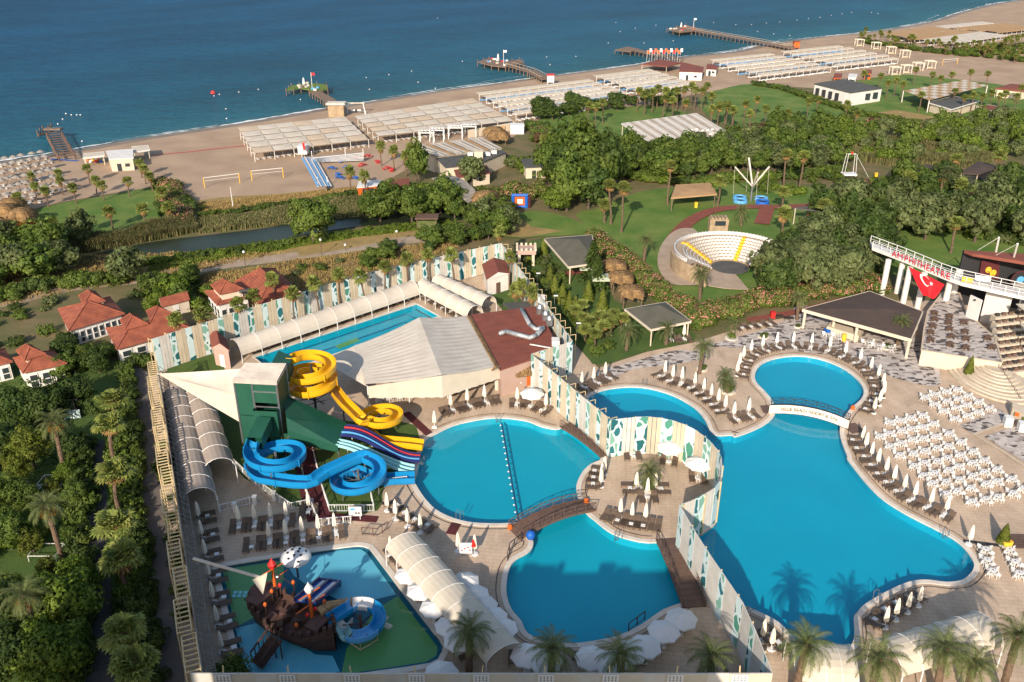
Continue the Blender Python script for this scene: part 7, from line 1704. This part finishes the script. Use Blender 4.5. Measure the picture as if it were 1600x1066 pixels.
def palm(kind, cx, cy, h, label, group=None, s_=1.0, rng=random.Random(77)):
    if kind == 'fan': i = min(range(3), key=lambda k: abs((4,6.5,9)[k]-h)); pr, ph = FAN[i], (4,6.5,9)[i]
    else: i = min((0,1,2,4), key=lambda k: abs((2.2,4.2,6.2,0,1.0)[k]-h)); pr, ph = DATE[i], (2.2,4.2,6.2,0,1.0)[i]
    if kind == 'dates': pr, ph = DATE[3], 6.0
    b = G(cx, cy, h); k = h/ph; k = max(.8, min(1.25, k)) if ph > 1.5 else 1
    pr.place('fan_palm' if kind == 'fan' else 'date_palm', label, 'palm', Vector((b.x,b.y,0)), rng.uniform(0,6.28), (s_*1.0, s_*1.0, h/ph), group, (rng.uniform(-.05,.05), rng.uniform(-.05,.05)))
def palms(kind, lst, h, label, s_=1.0):
    for q in lst: palm(kind, q[0], q[1], q[2] if len(q) > 2 else h, q[3] if len(q) > 3 else label, None if len(q) > 3 else label+' group', s_)
import numpy as np
def join_stuff(name, items, mats):
    """one joined object of many foliage copies: items (mesh, matrix), all quads"""
    V = []; N = 0; MI = []
    for me, mx in items:
        k = len(me.vertices); a = np.empty(k*3, np.float32); me.vertices.foreach_get('co', a); a = a.reshape(-1,3); m_ = np.array(mx)
        V.append(a @ m_[:3,:3].T + m_[:3,3]); MI.append(np.full(k//4, mats.index(me.materials[0].name), np.int32)); N += k
    V = np.concatenate(V).astype(np.float32); MI = np.concatenate(MI); q = N//4; me = bpy.data.meshes.new(name); me.vertices.add(N); me.vertices.foreach_set('co', V.ravel()); me.loops.add(N); me.loops.foreach_set('vertex_index', np.arange(N, dtype=np.int32))
    me.polygons.add(q); me.polygons.foreach_set('loop_start', np.arange(0, N, 4, dtype=np.int32)); 
    for n_ in mats: me.materials.append(bpy.data.materials[n_])
    me.polygons.foreach_set('material_index', MI); me.update(calc_edges=True); me.validate()
    o = bpy.data.objects.new(name, me); col.objects.link(o); o['kind'] = 'stuff'; return o
def scatter(px, n, dmin, protos, smin, smax, name, label, cat, seed, zs=1.0, closed=True, stuff=False):
    rng = random.Random(seed); poly = GL(px); xs = [p.x for p in poly]; ys = [p.y for p in poly]; pts = []; tries = 0
    while len(pts) < n and tries < n*60:
        tries += 1; p = Vector((rng.uniform(min(xs),max(xs)), rng.uniform(min(ys),max(ys)), 0))
        if inside(p, poly) and all((p-q).length > dmin for q in pts): pts.append(p)
    if stuff:
        it = []
        for p in pts: s_ = rng.uniform(smin, smax); it.append((rng.choice(protos).parts[1][1], Matrix.Translation(p) @ Matrix.Rotation(rng.uniform(0,6.28),4,'Z') @ Matrix.Diagonal((s_,s_,s_*zs*rng.uniform(.85,1.15),1))))
        return join_stuff(name, it, sorted({me.materials[0].name for me, _ in it}))
    for p in pts:
        s_ = rng.uniform(smin, smax); rng.choice(protos).place(name, label, cat, p, rng.uniform(0,6.28), (s_,s_,s_*zs*rng.uniform(.85,1.15)), label+' group')
def tree(px, py, s_, kind, label, fine=False, zs=1.0):
    pr = TF[kind] if fine else TR[kind][int(px) % len(TR[kind])]; pr.place('tree', label, 'tree', G(px,py), px*1.7, (s_,s_,s_*zs))
# --- palms
palms('fan', [(272,503),(311,494),(368,477),(396,463),(428,437),(456,460),(494,443),(528,432),(567,432),(601,417),(633,406),(669,399),(708,399)], 6.3, 'fan palm standing before the long curved mural wall', .85)
palms('fan', [(780,366,7),(796,403,6),(815,449,5),(832,458,5),(806,455,4)], 6, 'fan palm near the corner of the mural walls', .75)
zb = Z(0,220,Q,[(725,235),(785,330),(845,370),(1190,240),(1250,300),(1055,340),(610,395),(375,420),(140,470),(1160,190)])
palms('fan', zb, 3.6, 'fan palm on bare sand behind the left beach', .8)
palms('fan', Z(0,220,Q,[(250,300),(500,335),(480,275),(280,385)]), 3.4, 'fan palm among the straw beach parasols', .7)
palms('fan', Z(0,220,Q,[(910,590),(1195,570),(430,690),(1340,430),(1390,560),(640,640)]), 4, 'fan palm on the lawn edge above the canal reeds', .95)
palms('fan', [(957,290,8.5,'tall fan palm touching the taller twin on the garden lawn'),(974,294,9.5,'taller of the twin fan palms on the garden lawn'),(1048,260,9,'lone tall fan palm beside the tan shelter')], 9, 'tall fan palm with golden skirt beside the garden lawn', 1.15)
palms('fan', [(1230,242,8.5),(1257,245,9)], 9, 'tall fan palm in the green thicket behind the trampolines', 1.15)
palms('fan', [(1125,283,6),(1224,300,5.5),(1224,335,5),(1324,290,6),(1288,320,5.5),(945,320,4)], 6, 'fan palm along the red garden paths', 1.2)
palms('fan', Z(860,60,Q,[(315,560),(380,572),(445,535)]), 6.5, 'slim fan palm of the trio on the open lawn', .9)
palms('fan', Z(860,60,Q,[(790,470),(855,450),(950,500),(1020,520),(1130,540),(1210,430),(1275,440),(1350,480),(1480,570),(1530,600),(900,420),(980,440),(1110,430),(1350,590),(1410,580),(730,440),(1180,400),(1060,440),(1300,400)]), 6.5, 'fan palm of the grove beside the white event pavilion', 1.0)
palms('fan', Z(1100,0,Q,[(70,800),(190,870),(240,920),(350,870),(440,830),(520,910),(710,940),(870,850),(950,830),(1190,870),(1270,950),(390,950),(130,880)]), 6, 'fan palm on the lawn before the dark-roofed club', .95)
palms('fan', Z(1300,40,Q,[(470,480),(540,460),(600,490),(700,370),(745,580),(840,410),(1010,410),(1160,390),(1305,405),(1020,550),(1100,600),(1330,560),(1400,590),(1450,570),(410,420),(270,400),(900,440),(1180,580),(1260,590),(1540,590),(1580,520)]), 5.5, 'fan palm around the checkered beach roof', .9)
palms('fan', Z(530,0,2.961,[(305,725),(350,745),(45,800),(115,820),(190,680),(250,700),(330,690),(950,650)]), 5, 'fan palm in the beach restaurant garden', .9)
palms('fan', [(1502,290,5),(1563,243,7),(1575,290,5),(1592,270,6),(1495,248,6),(1422,278,5),(1425,305,5),(1495,350,6),(1430,320,4)], 5, 'fan palm around the brown-roofed garden restaurant', 1.2)
palms('date', [(1485,268,5.5),(1500,283,5.5)], 5, 'date palm before the brown garden restaurant', 1.1)
palm('dates', 1474, 280, 5, 'date palm heavy with orange fruit by the garden restaurant')
palms('date', [(731,990,4.5,'date palm at the foot of the cream canopy by the kids pool'),(862,1014,5,'date palm beside the maroon mat below the middle pool'),(975,1027,5,'date palm among open umbrellas before the screen wall'),(1115,1030,4.5,'date palm at the foot of the canvas wall')], 5, 'date palm in the shade below the middle pool', 1.05)
palms('date', [(1253,1012,6.5,'date palm before the small cream canopy below the main pool'),(1375,1028,6.5,'date palm where the two cream canopies meet'),(1482,1018,5.5,'date palm before the slanting cream canopy'),(1525,1040,4,'low date palm on the dark strip below the slanting canopy')], 6, 'date palm before the cream canopies below the main pool', 1.05)
palm('date', 1592, 1000, 6.5, 'leaning date palm at the end of the slanting canopy')
palm('date', 1013, 740, 2.2, 'date palm in the round bed on the palm island', None, .85)
palms('date', [(1097,543,4.2,'date palm in a square planter on the open deck'),(1250,467,3.8,'date palm at the bar roof corner by the red path'),(1409,505,3.8,'date palm rising against the brown bar roof'),(1042,517,2.4,'date palm beside the low olive tent'),(980,522,2.8,'date palm between the palm garden and the paving')], 4, 'date palm on the deck by the upper pools', .85)
palms('date', [(1137,600,1.6),(1133,588,1.8),(1143,510,1.4)], 1.6, 'small clustered palm in a white stone planter', .7)
palms('date', [(1008,376,4,'stout date palm on the lawn beside the tan forecourt'),(1097,430,4.5,'stout date palm before the amphitheatre stone wall'),(1160,332,3,'broad low palm behind the amphitheatre entry block')], 4, 'stout date palm on the lawn around the amphitheatre', .95)
palms('fan', [(175,624,5.5),(168,664,6),(174,740,6),(181,812,6),(187,872,4.5),(192,990,5.5),(208,1040,5)], 5.5, 'fan palm in the hedge between garden lane and service road', 1.3)
palm('dates', 81, 664, 7, 'leaning date palm with a ring of orange fruit in the left garden'); palm('dates', 76, 795, 6.5, 'date palm with one hanging orange fruit cluster in the left garden'); palm('dates', 45, 935, 6, 'date palm with trailing orange fruit stalks by the bright tree')
palms('fan', Z(780,340,Q,[(640,770),(700,830),(760,860),(830,810),(900,830),(720,930),(800,960),(960,800),(1020,830),(680,720),(870,900),(930,880)]), 2.2, 'low fan palm in the palm garden behind the mural wall', .85)
rng = random.Random(9); PL = GL([(1340,61),(1420,71),(1500,80),(1560,74),(1640,66),(1640,105),(1560,96),(1500,89),(1400,80),(1345,68)]); cnt = 0
while cnt < 110:
    p = Vector((rng.uniform(min(q.x for q in PL),max(q.x for q in PL)), rng.uniform(min(q.y for q in PL),max(q.y for q in PL)), 0))
    if inside(p, PL): cnt += 1; FAN[rng.randrange(2)].place('fan_palm','fan palm of the dense grove behind the far beach','palm',p,rng.random()*6,rng.uniform(.6,.9),'palms of the far beach grove')
hedge_far = [((1345,66),(1400,75),(1480,85),(1560,92),(1640,100)),((1500,82),(1560,78),(1650,72)),((1500,87),(1580,84),(1650,82))]
# --- trees of the middle ground
L1 = 'broadleaf tree in the wooded strip beyond the amphitheatre garden'
scatter([(845,232),(930,248),(1040,240),(1130,228),(1230,210),(1300,205),(1310,262),(1240,272),(1150,272),(1060,282),(1030,262),(960,268),(900,262)], 88, 3.5, TR['leaf']+TR['dark']+TR['leaf']+TR['grey'], 2.3, 3.6, 'tree', L1, 'tree', 101)
scatter([(1310,205),(1400,215),(1500,195),(1640,185),(1640,255),(1560,250),(1440,250),(1400,262),(1310,262)], 85, 3.8, TR['leaf']+TR['bright']+TR['grey'], 2.0, 3.4, 'thicket', 'thicket', 'tree', 102, stuff=True)
scatter([(860,262),(900,255),(935,268),(945,300),(930,335),(885,338),(862,300)], 11, 4.6, TR['leaf']+TR['dark'], 5.0, 6.6, 'tree', 'large dense tree between the field and the garden lawn', 'tree', 103, 1.15)
scatter([(940,255),(1040,250),(1110,262),(1040,285),(1000,285),(950,275)], 14, 4.0, TR['leaf']+TR['leaf']+TR['dark'], 3.0, 4.2, 'tree', 'rounded tree behind the tan shelter', 'tree', 104)
scatter([(1195,442),(1235,405),(1290,388),(1375,390),(1375,440),(1300,462),(1210,466)], 30, 3.4, TR['grey']+TR['dark']+TR['grey'], 3.2, 4.4, 'tree', 'grey-green tree of the grove hiding the amphitheatre seats', 'tree', 105, 1.1)
scatter([(1290,350),(1400,330),(1500,345),(1600,330),(1680,340),(1680,388),(1520,385),(1420,375),(1370,385),(1300,372)], 30, 4.0, TR['grey']+TR['dark'], 3.6, 5.0, 'tree', 'tall grey-green tree behind the raised gallery', 'tree', 106, 1.1)
scatter([(1400,292),(1475,290),(1480,310),(1430,318),(1395,315)], 6, 4, TR['leaf']+TR['dark'], 2.6, 3.8, 'tree', 'tree beside the red garden court', 'tree', 107)
scatter([(1560,310),(1640,300),(1640,370),(1570,380)], 9, 4, TR['dark']+TR['grey'], 4, 5.5, 'tree', 'tree beside the narrow brown shelter', 'tree', 108)
tree(490,378,5.2,'leaf','round bushy tree on the canal bank beside the track',True); tree(655,285,3.6,'leaf','upright tree beside the beach restaurant garden',zs=1.3); tree(737,292,3.6,'grey','pale tree behind the long maroon store',zs=1.2)
tree(905,316,6.5,'leaf','tallest spreading tree at the corner of the field'); tree(870,330,3.6,'bright','bright green tree at the field edge')
scatter([(560,330),(600,322),(690,318),(725,325),(720,345),(650,352),(580,350)], 14, 3.4, TR['leaf']+TR['leaf'], 2.6, 4.2, 'tree', 'low tree on the canal bend by the arched bridge', 'tree', 109, .85)
scatter([(-30,395),(60,385),(110,392),(100,440),(30,452),(-30,460)], 16, 3.2, TR['leaf']+TR['grey'], 2.8, 4.4, 'tree', 'tree in the tangle at the left end of the canal', 'tree', 110, .9)
tree(200,443,3.8,'grey','round pale green tree beside the dirt track'); tree(130,390,3.0,'grey','dry beige-tipped tree rising from the reeds',zs=1.5)
scatter([(230,455),(300,440),(300,478),(240,488)], 7, 2.4, TR['bright']+TR['leaf'], 2.0, 2.8, 'tree', 'green tree between the red-roofed houses', 'tree', 111, .8)
scatter([(590,395),(640,385),(775,352),(790,372),(700,392),(600,415),(560,425)], 16, 2.6, TR['dark']+TR['leaf'], 1.6, 2.6, 'tree', 'shrubby tree behind the curved mural wall', 'tree', 112, .8)
scatter([(735,350),(770,338),(800,345),(790,375),(745,372)], 8, 3, TR['leaf']+TR['grey'], 2.4, 3.4, 'tree', 'tree where the track meets the mural wall corner', 'tree', 113)
scatter([(820,185),(850,172),(905,166),(910,178),(850,190)], 7, 4, TR['dark'], 3.0, 4.2, 'tree', 'dark tree at the lawn edge behind the shade rows', 'tree', 114, .8); scatter([(905,172),(1060,156),(1075,165),(920,178)], 9, 4.5, TR['dark'], 2.6, 3.4, 'tree', 'dark rounded tree of the row behind the white shade rows', 'tree', 115, .8)
for a, b, s_ in ((885,205,1.8),(920,230,1.8),(1300,195,2.4),(1325,188,2.8),(1285,198,2.0),(1245,188,2.6)): BU['dark'].place('lawn_bush','round dark bush alone on the open lawn','bush',G(a,b),a,s_,'bushes on the open lawns')
# --- spruces, cypresses
for a, b, h in ((925,440,8.5),(933,455,7.0)): SPR.place('spruce','dark spruce beside the olive pavilion','conifer',G(a,b),0,(h,h,h),'dark spruces')
zp = Z(780,340,Q,[(460,640),(525,710),(582,780),(740,690),(858,760),(632,820),(370,320),(255,360),(422,560)])
for a, b in zp: CONE.place('conifer','yellow-green cone conifer in the palm garden','conifer',G(a,b),a,(3.2,3.2,3.6),'cone conifers')
for a, b, h, w_ in ((1565,853,2.4,'beside the yellow bins'),(1512,590,3.0,'at the curved steps')):
    t = CONE.place('potted_cypress','small potted cone cypress '+w_,'shrub',G(a,b)+Vector((0,0,.45)),a,(2.2,2.2,h)); o = MB().lathe([(.3,-.45),(.42,-.05),(.36,.02),(0,.02)],10).build('pot','plastic' if h < 2.5 else 'dkmetal'); o.parent = t; o.scale = (1/2.2,1/2.2,1/h)
CONE_P = None
# --- oleander hedges
def hedge(line, step, s0, s1, kinds, label, seed, width=0.0, zs=1.0, rows=1):
    rng = random.Random(seed); L = resample(GL(line), step); t = thing('hedge', label, 'hedge', L[0])
    for p in L:
        for r_ in range(rows):
            s_ = rng.uniform(s0,s1); pr = BU[rng.choice(kinds)]; o = bpy.data.objects.new('shrub', pr.parts[1][1]); col.objects.link(o); o.parent = t
            o.location = p+Vector((rng.uniform(-width,width),rng.uniform(-width,width),0))-L[0]; o.rotation_euler = (0,0,rng.uniform(0,6.28)); o.scale = (s_,s_,s_*zs)
            if len(pr.parts) > 2: f = bpy.data.objects.new('flowers', pr.parts[2][1]); col.objects.link(f); f.parent = o; f['kind'] = 'stuff'
hedge([(928,375),(950,395),(1000,435),(1050,475),(1085,505)], 1.7, 1.7, 2.5, ['olea','olea2','olea'], 'pink-flowered oleander hedge slanting along the garden lawn past the thatched gazebos', 201, 1.4, 1.0, 2)
hedge([(1085,507),(1130,492),(1200,474),(1290,462),(1375,448)], 1.5, 1.9, 2.7, ['olea2','olea'], 'pink-flowered oleander hedge before the grey-green grove and red path', 202, 1.6, 1.0, 2)
M['rustleaf'] = leafmat('rusty_oleander_leaf', (.11,.075,.035), (.16,.085,.05)); BU['rust'] = bush_proto(28,'rustleaf')
hedge([(835,222),(880,236),(960,247),(1040,243),(1110,232),(1200,208),(1260,206),(1330,204),(1400,200)], 2.2, 2.4, 3.4, ['rust','olea2','rust','leaf'], 'rusty oleander border along the foot of the big lawns', 203, 1.5)
hedge([(1178,133),(1220,140),(1280,160),(1350,182),(1440,196)], 2.4, 1.8, 2.4, ['dark','leaf'], 'clipped green hedge beside the dark-roofed club', 204, .5, .9)
hedge([(838,200),(855,218),(870,236)], 1.8, 2.0, 3.0, ['leaf','olea','dark'], 'mixed shrub border at the rim of the lawn near the white tank', 205, 2.0, 1, 2)
hedge([(745,318),(760,312),(790,306),(850,305)], 2.2, 2.0, 3.0, ['olea2','leaf','olea'], 'flowering shrubs around the thatched kiosk and photo frame', 206, 2.5, 1, 2)
hedge([(262,325),(275,318),(285,345),(268,300),(258,290)], 2.0, 2.0, 3.0, ['olea','dark','olea2'], 'oleander clump at the corner of the beach lawn', 207, 2.0, 1, 2)
for i, ln in enumerate(hedge_far): hedge(list(ln), 3.2, 1.8, 2.8, ['leaf','dark','leaf'], ('dense green undergrowth along the edge of the far palm grove','dense green undergrowth on the sea side of the far grove','dense green undergrowth inside the far palm grove')[i], 230+i, 3.0, .9, 2)
hedge([(880,285),(945,275),(1030,285),(1090,290),(1140,283),(1210,280),(1310,272)], 2.0, 1.6, 2.6, ['leaf','dark','bright'], 'shrubs at the foot of the wooded strip facing the garden', 240, 1.5, 1.0, 2)
hedge([(1390,330),(1450,345),(1530,372),(1600,380)], 2.2, 1.6, 2.4, ['grey','dark','leaf'], 'shrubs below the trees behind the gallery', 241, 2.0, 1.0, 2)
# canal banks
hedge([(232,410),(330,397),(420,387),(470,379),(560,366),(650,356)], 1.5, .8, 1.3, ['bright','leaf','leaf'], 'leafy weeds lining the track side of the canal', 208, 1.0)
hedge([(232,416),(300,404),(380,394),(450,385)], 2.0, 1.2, 1.8, ['bright','leaf','dark'], 'green undergrowth between canal and dirt track', 209, 1.2)
hedge([(310,340),(400,328),(500,315),(590,300),(640,298)], 1.7, 1.2, 1.8, ['leaf','dark'], 'low green shrubs lining the beach side of the canal', 210, .9, .8)
hedge([(600,300),(660,305),(700,315),(760,322)], 2.2, 1.8, 3.0, ['leaf','grey','bright'], 'garden shrubs behind the beach restaurant', 211, 2.5, 1, 2)
hedge([(800,255),(840,275),(870,268)], 2.4, 2.0, 3.2, ['leaf','bright','grey'], 'shrubs around the small grey roofed lodge', 212, 3.0, 1, 2)
hedge([(0,470),(60,455),(120,445),(190,440)], 1.8, 1.8, 2.6, ['leaf','dark','leaf'], 'bank of shrubs below the tangled trees by the track', 213, 1.4, 1, 2)
hedge([(330,490),(420,445),(500,422),(570,408)], 3.2, .9, 1.6, ['grey','leaf'], 'scattered scrub bushes outside the curved mural wall', 214, 1.5)
hedge([(120,545),(160,560),(200,552),(228,575)], 1.8, 1.4, 2.0, ['leaf','dark'], 'garden shrubs below the red-roofed houses', 215, 1.0)
hedge([(200,580),(203,640),(212,760),(222,880),(232,990),(240,1090)], 1.3, 1.1, 1.6, ['dark','leaf','dark'], 'dense dark hedge along the service road', 216, .35, 1.3)
hedge([(190,700),(192,780),(197,860),(205,960),(212,1060)], 1.5, 1.2, 1.8, ['leaf','dark','bright'], 'undergrowth beneath the fan palms by the garden lane', 217, .5, 1.2)
hedge([(128,700),(130,800),(124,900),(122,1000),(118,1090)], 1.4, 1.3, 2.0, ['dark','leaf'], 'shrub border on the garden side of the dark lane', 218, .7, 1.2)
hedge([(255,700),(268,800),(276,900),(284,980)], 4.0, .8, 1.2, ['bright','leaf'], 'wild shrubs at the fence foot by the service road', 219, .3)
scatter([(805,400),(850,400),(900,450),(920,500),(960,520),(1000,530),(970,545),(930,560),(900,520),(840,440)], 46, 1.3, [BU['dark'],BU['leaf'],BU['bright'],BU['grey']], .8, 1.5, 'shrub', 'garden shrub among the cone conifers and low palms', 'shrub', 220)
scatter([(1170,280),(1320,275),(1330,300),(1260,312),(1180,300)], 16, 2.0, [BU['dark'],BU['bright'],BU['leaf']], 1.2, 2.2, 'shrub', 'clipped shrub around the rides on the garden lawn', 'shrub', 221)
scatter([(1360,285),(1420,290),(1480,300),(1600,260),(1600,290),(1500,300),(1420,330)], 26, 2.2, [BU['dark'],BU['bright'],BU['leaf']], 1.4, 2.6, 'shrub', 'shrub around the garden restaurant', 'shrub', 222)
# --- left garden trees
for a, b, s_, k, lab in ((30,672,3.6,'dark','dark round pine at the garden corner'),(75,665,3.4,'dark','dark round pine beside the teal court'),(120,640,3.0,'dark','smaller dark pine behind the teal court'),(10,720,3.0,'dark','dark tree at the garden rim left of the yellow tree'),(55,735,2.8,'yel','yellowing tree with bare pale branches'),(110,985,3.6,'bright','large bright green tree beside the garden lane'),(95,1060,3.4,'bright','bright green tree with the trailing date palm'),(130,930,2.4,'bright','bright green tree crown leaning to the lane'),(20,860,2.6,'leaf','tree beside the white frame in the left garden'),(15,980,2.8,'dark','dark tree at the rim below the trailing date palm'),(10,800,2.4,'leaf','tree beside the garden terrace tables'),(120,790,1.8,'leaf','small tree beside the leaning date palm'),(155,650,1.8,'dark','dark shrub tree beyond the teal court'),(120,720,1.8,'dark','dark tree below the teal court mural'),(30,1050,3.0,'dark','dark tree at the bottom of the left garden')): tree(a,b,s_,k,lab,True)
scatter([(-20,690),(60,700),(125,720),(128,860),(120,1080),(-60,1080)], 22, 2.4, [TF['leaf'],TF['yel'],TF['bright'],TF['yel'],TF['bright']], 1.0, 2.0, 'tree', 'small mixed tree in the left garden', 'tree', 116, 1.0)
scatter([(-20,470),(85,470),(95,520),(60,545),(-20,545)], 12, 2.6, [BU['dark'],BU['grey'],BU['leaf']], 1.0, 1.9, 'shrub', 'shrub on the bare ground beside the veranda house', 'shrub', 117)
scatter([(200,470),(320,440),(330,470),(310,500),(240,480)], 12, 2.4, [BU['leaf'],BU['bright'],BU['dark']], 1.2, 2.2, 'shrub', 'shrub between the red-roofed houses and the track', 'shrub', 118)
scatter([(110,530),(165,550),(200,560),(150,590),(90,600)], 7, 2.4, [TF['leaf'],TF['dark']], 1.6, 2.4, 'tree', 'leafy tree below the twin-lantern house', 'tree', 119)
tree(365,1085,2.0,'leaf','small tree peeking over the screen wall by the kids pool',True); tree(262,752,1.6,'leaf','thin olive tree leaning on the fence frames',True,1.3)
# planters
for a, b, w_, pb in ((1013,762,'round planting bed under the island palm',1.3),(1097,578,'square planter under the deck date palm',.8),(1137,612,'white stone planter below the clustered palms',1.1),(1143,530,'white stone planter by the clipped bush',1.0),(1193,528,'planter with one clipped round bush',.9),(1246,512,'planter at the bar date palm',.6),(1385,545,'planter under the palm by the bar post',.8)):
    p = G(a,b); t = thing('planter', w_, 'planter', p); MB().lathe([(pb,0),(pb*1.05,.28),(pb*.9,.3),(0,.22)],10,p).build('rim','cope',t); o = BU['dark' if a != 1143 else 'olea'].parts[1][1]; q = bpy.data.objects.new('plants', o); col.objects.link(q); q.parent = t; q.location = (0,0,.15); q.scale = (pb*.9,pb*.9,pb*.9)
# teal court and frames in the left garden
sheet('tennis_court', GL([(75,660),(125,595),(168,585),(152,655),(130,700)]), .09, 'greend'); 
t = thing('court_fence', 'dark court fence with a painted mural strip', 'fence', G(92,672)); a, b, c = G(88,660), G(128,655), G(124,610)
for u, v in ((a,b),(b,c)):
    for i in range(7): p = u.lerp(v,i/6); MB().tube(p,p+Vector((0,0,3)),.05,n=5).build('post','dkmetal',t)
    MB().bar(u+Vector((0,0,3)),v+Vector((0,0,3)),.06).build('rail','dkmetal',t)
vpanel(a,b,0,1.5,.06,G(110,800)).build('mural_strip',['mural','mural'],t)
for i, (a, b, w_) in enumerate(((85,760,'beside the leaning date palm'),(75,870,'near the bright green tree'),(20,770,'at the left garden rim'),(42,778,'between the two other frames'))):
    p = G(a,b); t = thing('white_pergola', 'thin white pergola outline '+w_, 'pergola', p)
    for x, y in ((-1.4,-1),(1.4,-1),(1.4,1),(-1.4,1)): MB().box(p+Vector((x,y,.45)),(.05,.05,.9)).build('post','white',t)
    for u, v in (((-1.4,-1),(1.4,-1)),((1.4,-1),(1.4,1)),((1.4,1),(-1.4,1)),((-1.4,1),(-1.4,-1))): MB().bar(p+Vector((*u,.9)),p+Vector((*v,.9)),.06).build('top_bar','white',t)
# --- reeds and grass: beyond counting
def reeds(px, n, h0, h1, seed, m, name='reeds', w_=.05):
    rng = random.Random(seed); poly = GL(px); xs = [p.x for p in poly]; ys = [p.y for p in poly]; mb = MB(); k = 0
    while k < n:
        p = Vector((rng.uniform(min(xs),max(xs)), rng.uniform(min(ys),max(ys)), 0))
        if not inside(p, poly): continue
        k += 1; h = rng.uniform(h0,h1)*(.75+.3*math.sin(p.x*.35)*math.cos(p.y*.3))
        for _ in range(3):
            a = rng.uniform(0,6.28); l = rng.uniform(.1,.45)*h; b = p+Vector((rng.uniform(-.25,.25),rng.uniform(-.25,.25),0)); s_ = Vector((-math.sin(a),math.cos(a),0))*w_*rng.uniform(.8,1.8); mid = b+Vector((math.cos(a)*l*.3,math.sin(a)*l*.3,h*.65)); mb.face([b-s_,b+s_,mid+s_,mid-s_]); mb.face([mid-s_,mid+s_,b+Vector((math.cos(a)*l,math.sin(a)*l,h))])
    struct(name, mb, m, 'stuff')
reeds([(110,385),(200,372),(300,345),(312,362),(230,378),(110,400)], 9000, 1.8, 3.2, 301, 'reed', w_=.07)
reeds([(312,345),(400,333),(520,315),(600,305),(640,315),(560,340),(470,350),(380,358),(312,366)], 8000, .8, 1.5, 302, 'reed', w_=.07)
reeds([(232,408),(340,394),(470,374),(560,360),(700,346),(710,354),(560,372),(440,392),(330,410),(232,426)], 7000, .4, .9, 303, 'leafb', w_=.07)
reeds([(1330,215),(1500,235),(1560,240),(1540,262),(1400,262),(1330,250)], 9000, 2.0, 3.4, 304, 'reed', w_=.09)
reeds([(0,400),(180,400),(300,395),(440,398),(330,420),(230,440),(120,455),(0,480)], 6000, .3, .8, 305, 'dry', 'dry_grass', .05)
reeds([(310,432),(440,412),(640,385),(740,372),(700,395),(528,437),(345,492),(300,490)], 9000, .3, .9, 306, 'dry', 'dry_grass', .05)
reeds([(306,318),(450,304),(600,287),(600,293),(450,318),(320,336)], 5000, .2, .5, 307, 'dry', 'dry_grass', .05)
reeds([(-30,560),(60,580),(130,700),(128,900),(110,1090),(-100,1090)], 9000, .15, .5, 308, 'leafd', 'undergrowth', .06)
# ================================================================ HOTEL BEHIND THE CAMERA (its shadow lies over the near deck)
def hotel_from(label, edge_px, h, depth):
    """block whose roof edge throws the shadow line edge_px on the ground"""
    k = h/math.tan(SUN_EL); d = Vector((math.sin(SUN_AZ)*k, math.cos(SUN_AZ)*k, 0)); L = [G(a,b)-d for a,b in edge_px]
    poly = L+[Vector((L[-1].x,L[-1].y-depth,0)), Vector((L[0].x,L[0].y-depth,0))]
    t = thing('hotel_block', label, 'building', gz(L[0],0)); MB().prism(poly,0,h).build('wall','wall',t); n = int(h/3.2)
    for a, b in zip(L, L[1:]):
        for f in range(n): MB().bar(gz(a,f*3.2+1.6)+Vector((0,.06,0)),gz(b,f*3.2+1.6)+Vector((0,.06,0)),.1,1.5).build('window_band','glass',t)
    rng = random.Random(3)
    for i in range(9): p = L[0].lerp(L[-1],rng.random()); MB().box(gz(p,h+.5)+Vector((0,-1.0,0)),(rng.uniform(.5,2),.5,rng.uniform(.5,1.6))).build('roof_unit','white',t)
hotel_from('cream hotel block behind the screen wall', [(760,905),(1100,899)], 24, 14)
hotel_from('taller cream hotel wing towards the garden', [(365,750),(420,770),(500,800)], 34, 14)
hotel_from('middle hotel wing joining the two blocks', [(500,905),(605,925),(760,950)], 26, 12)
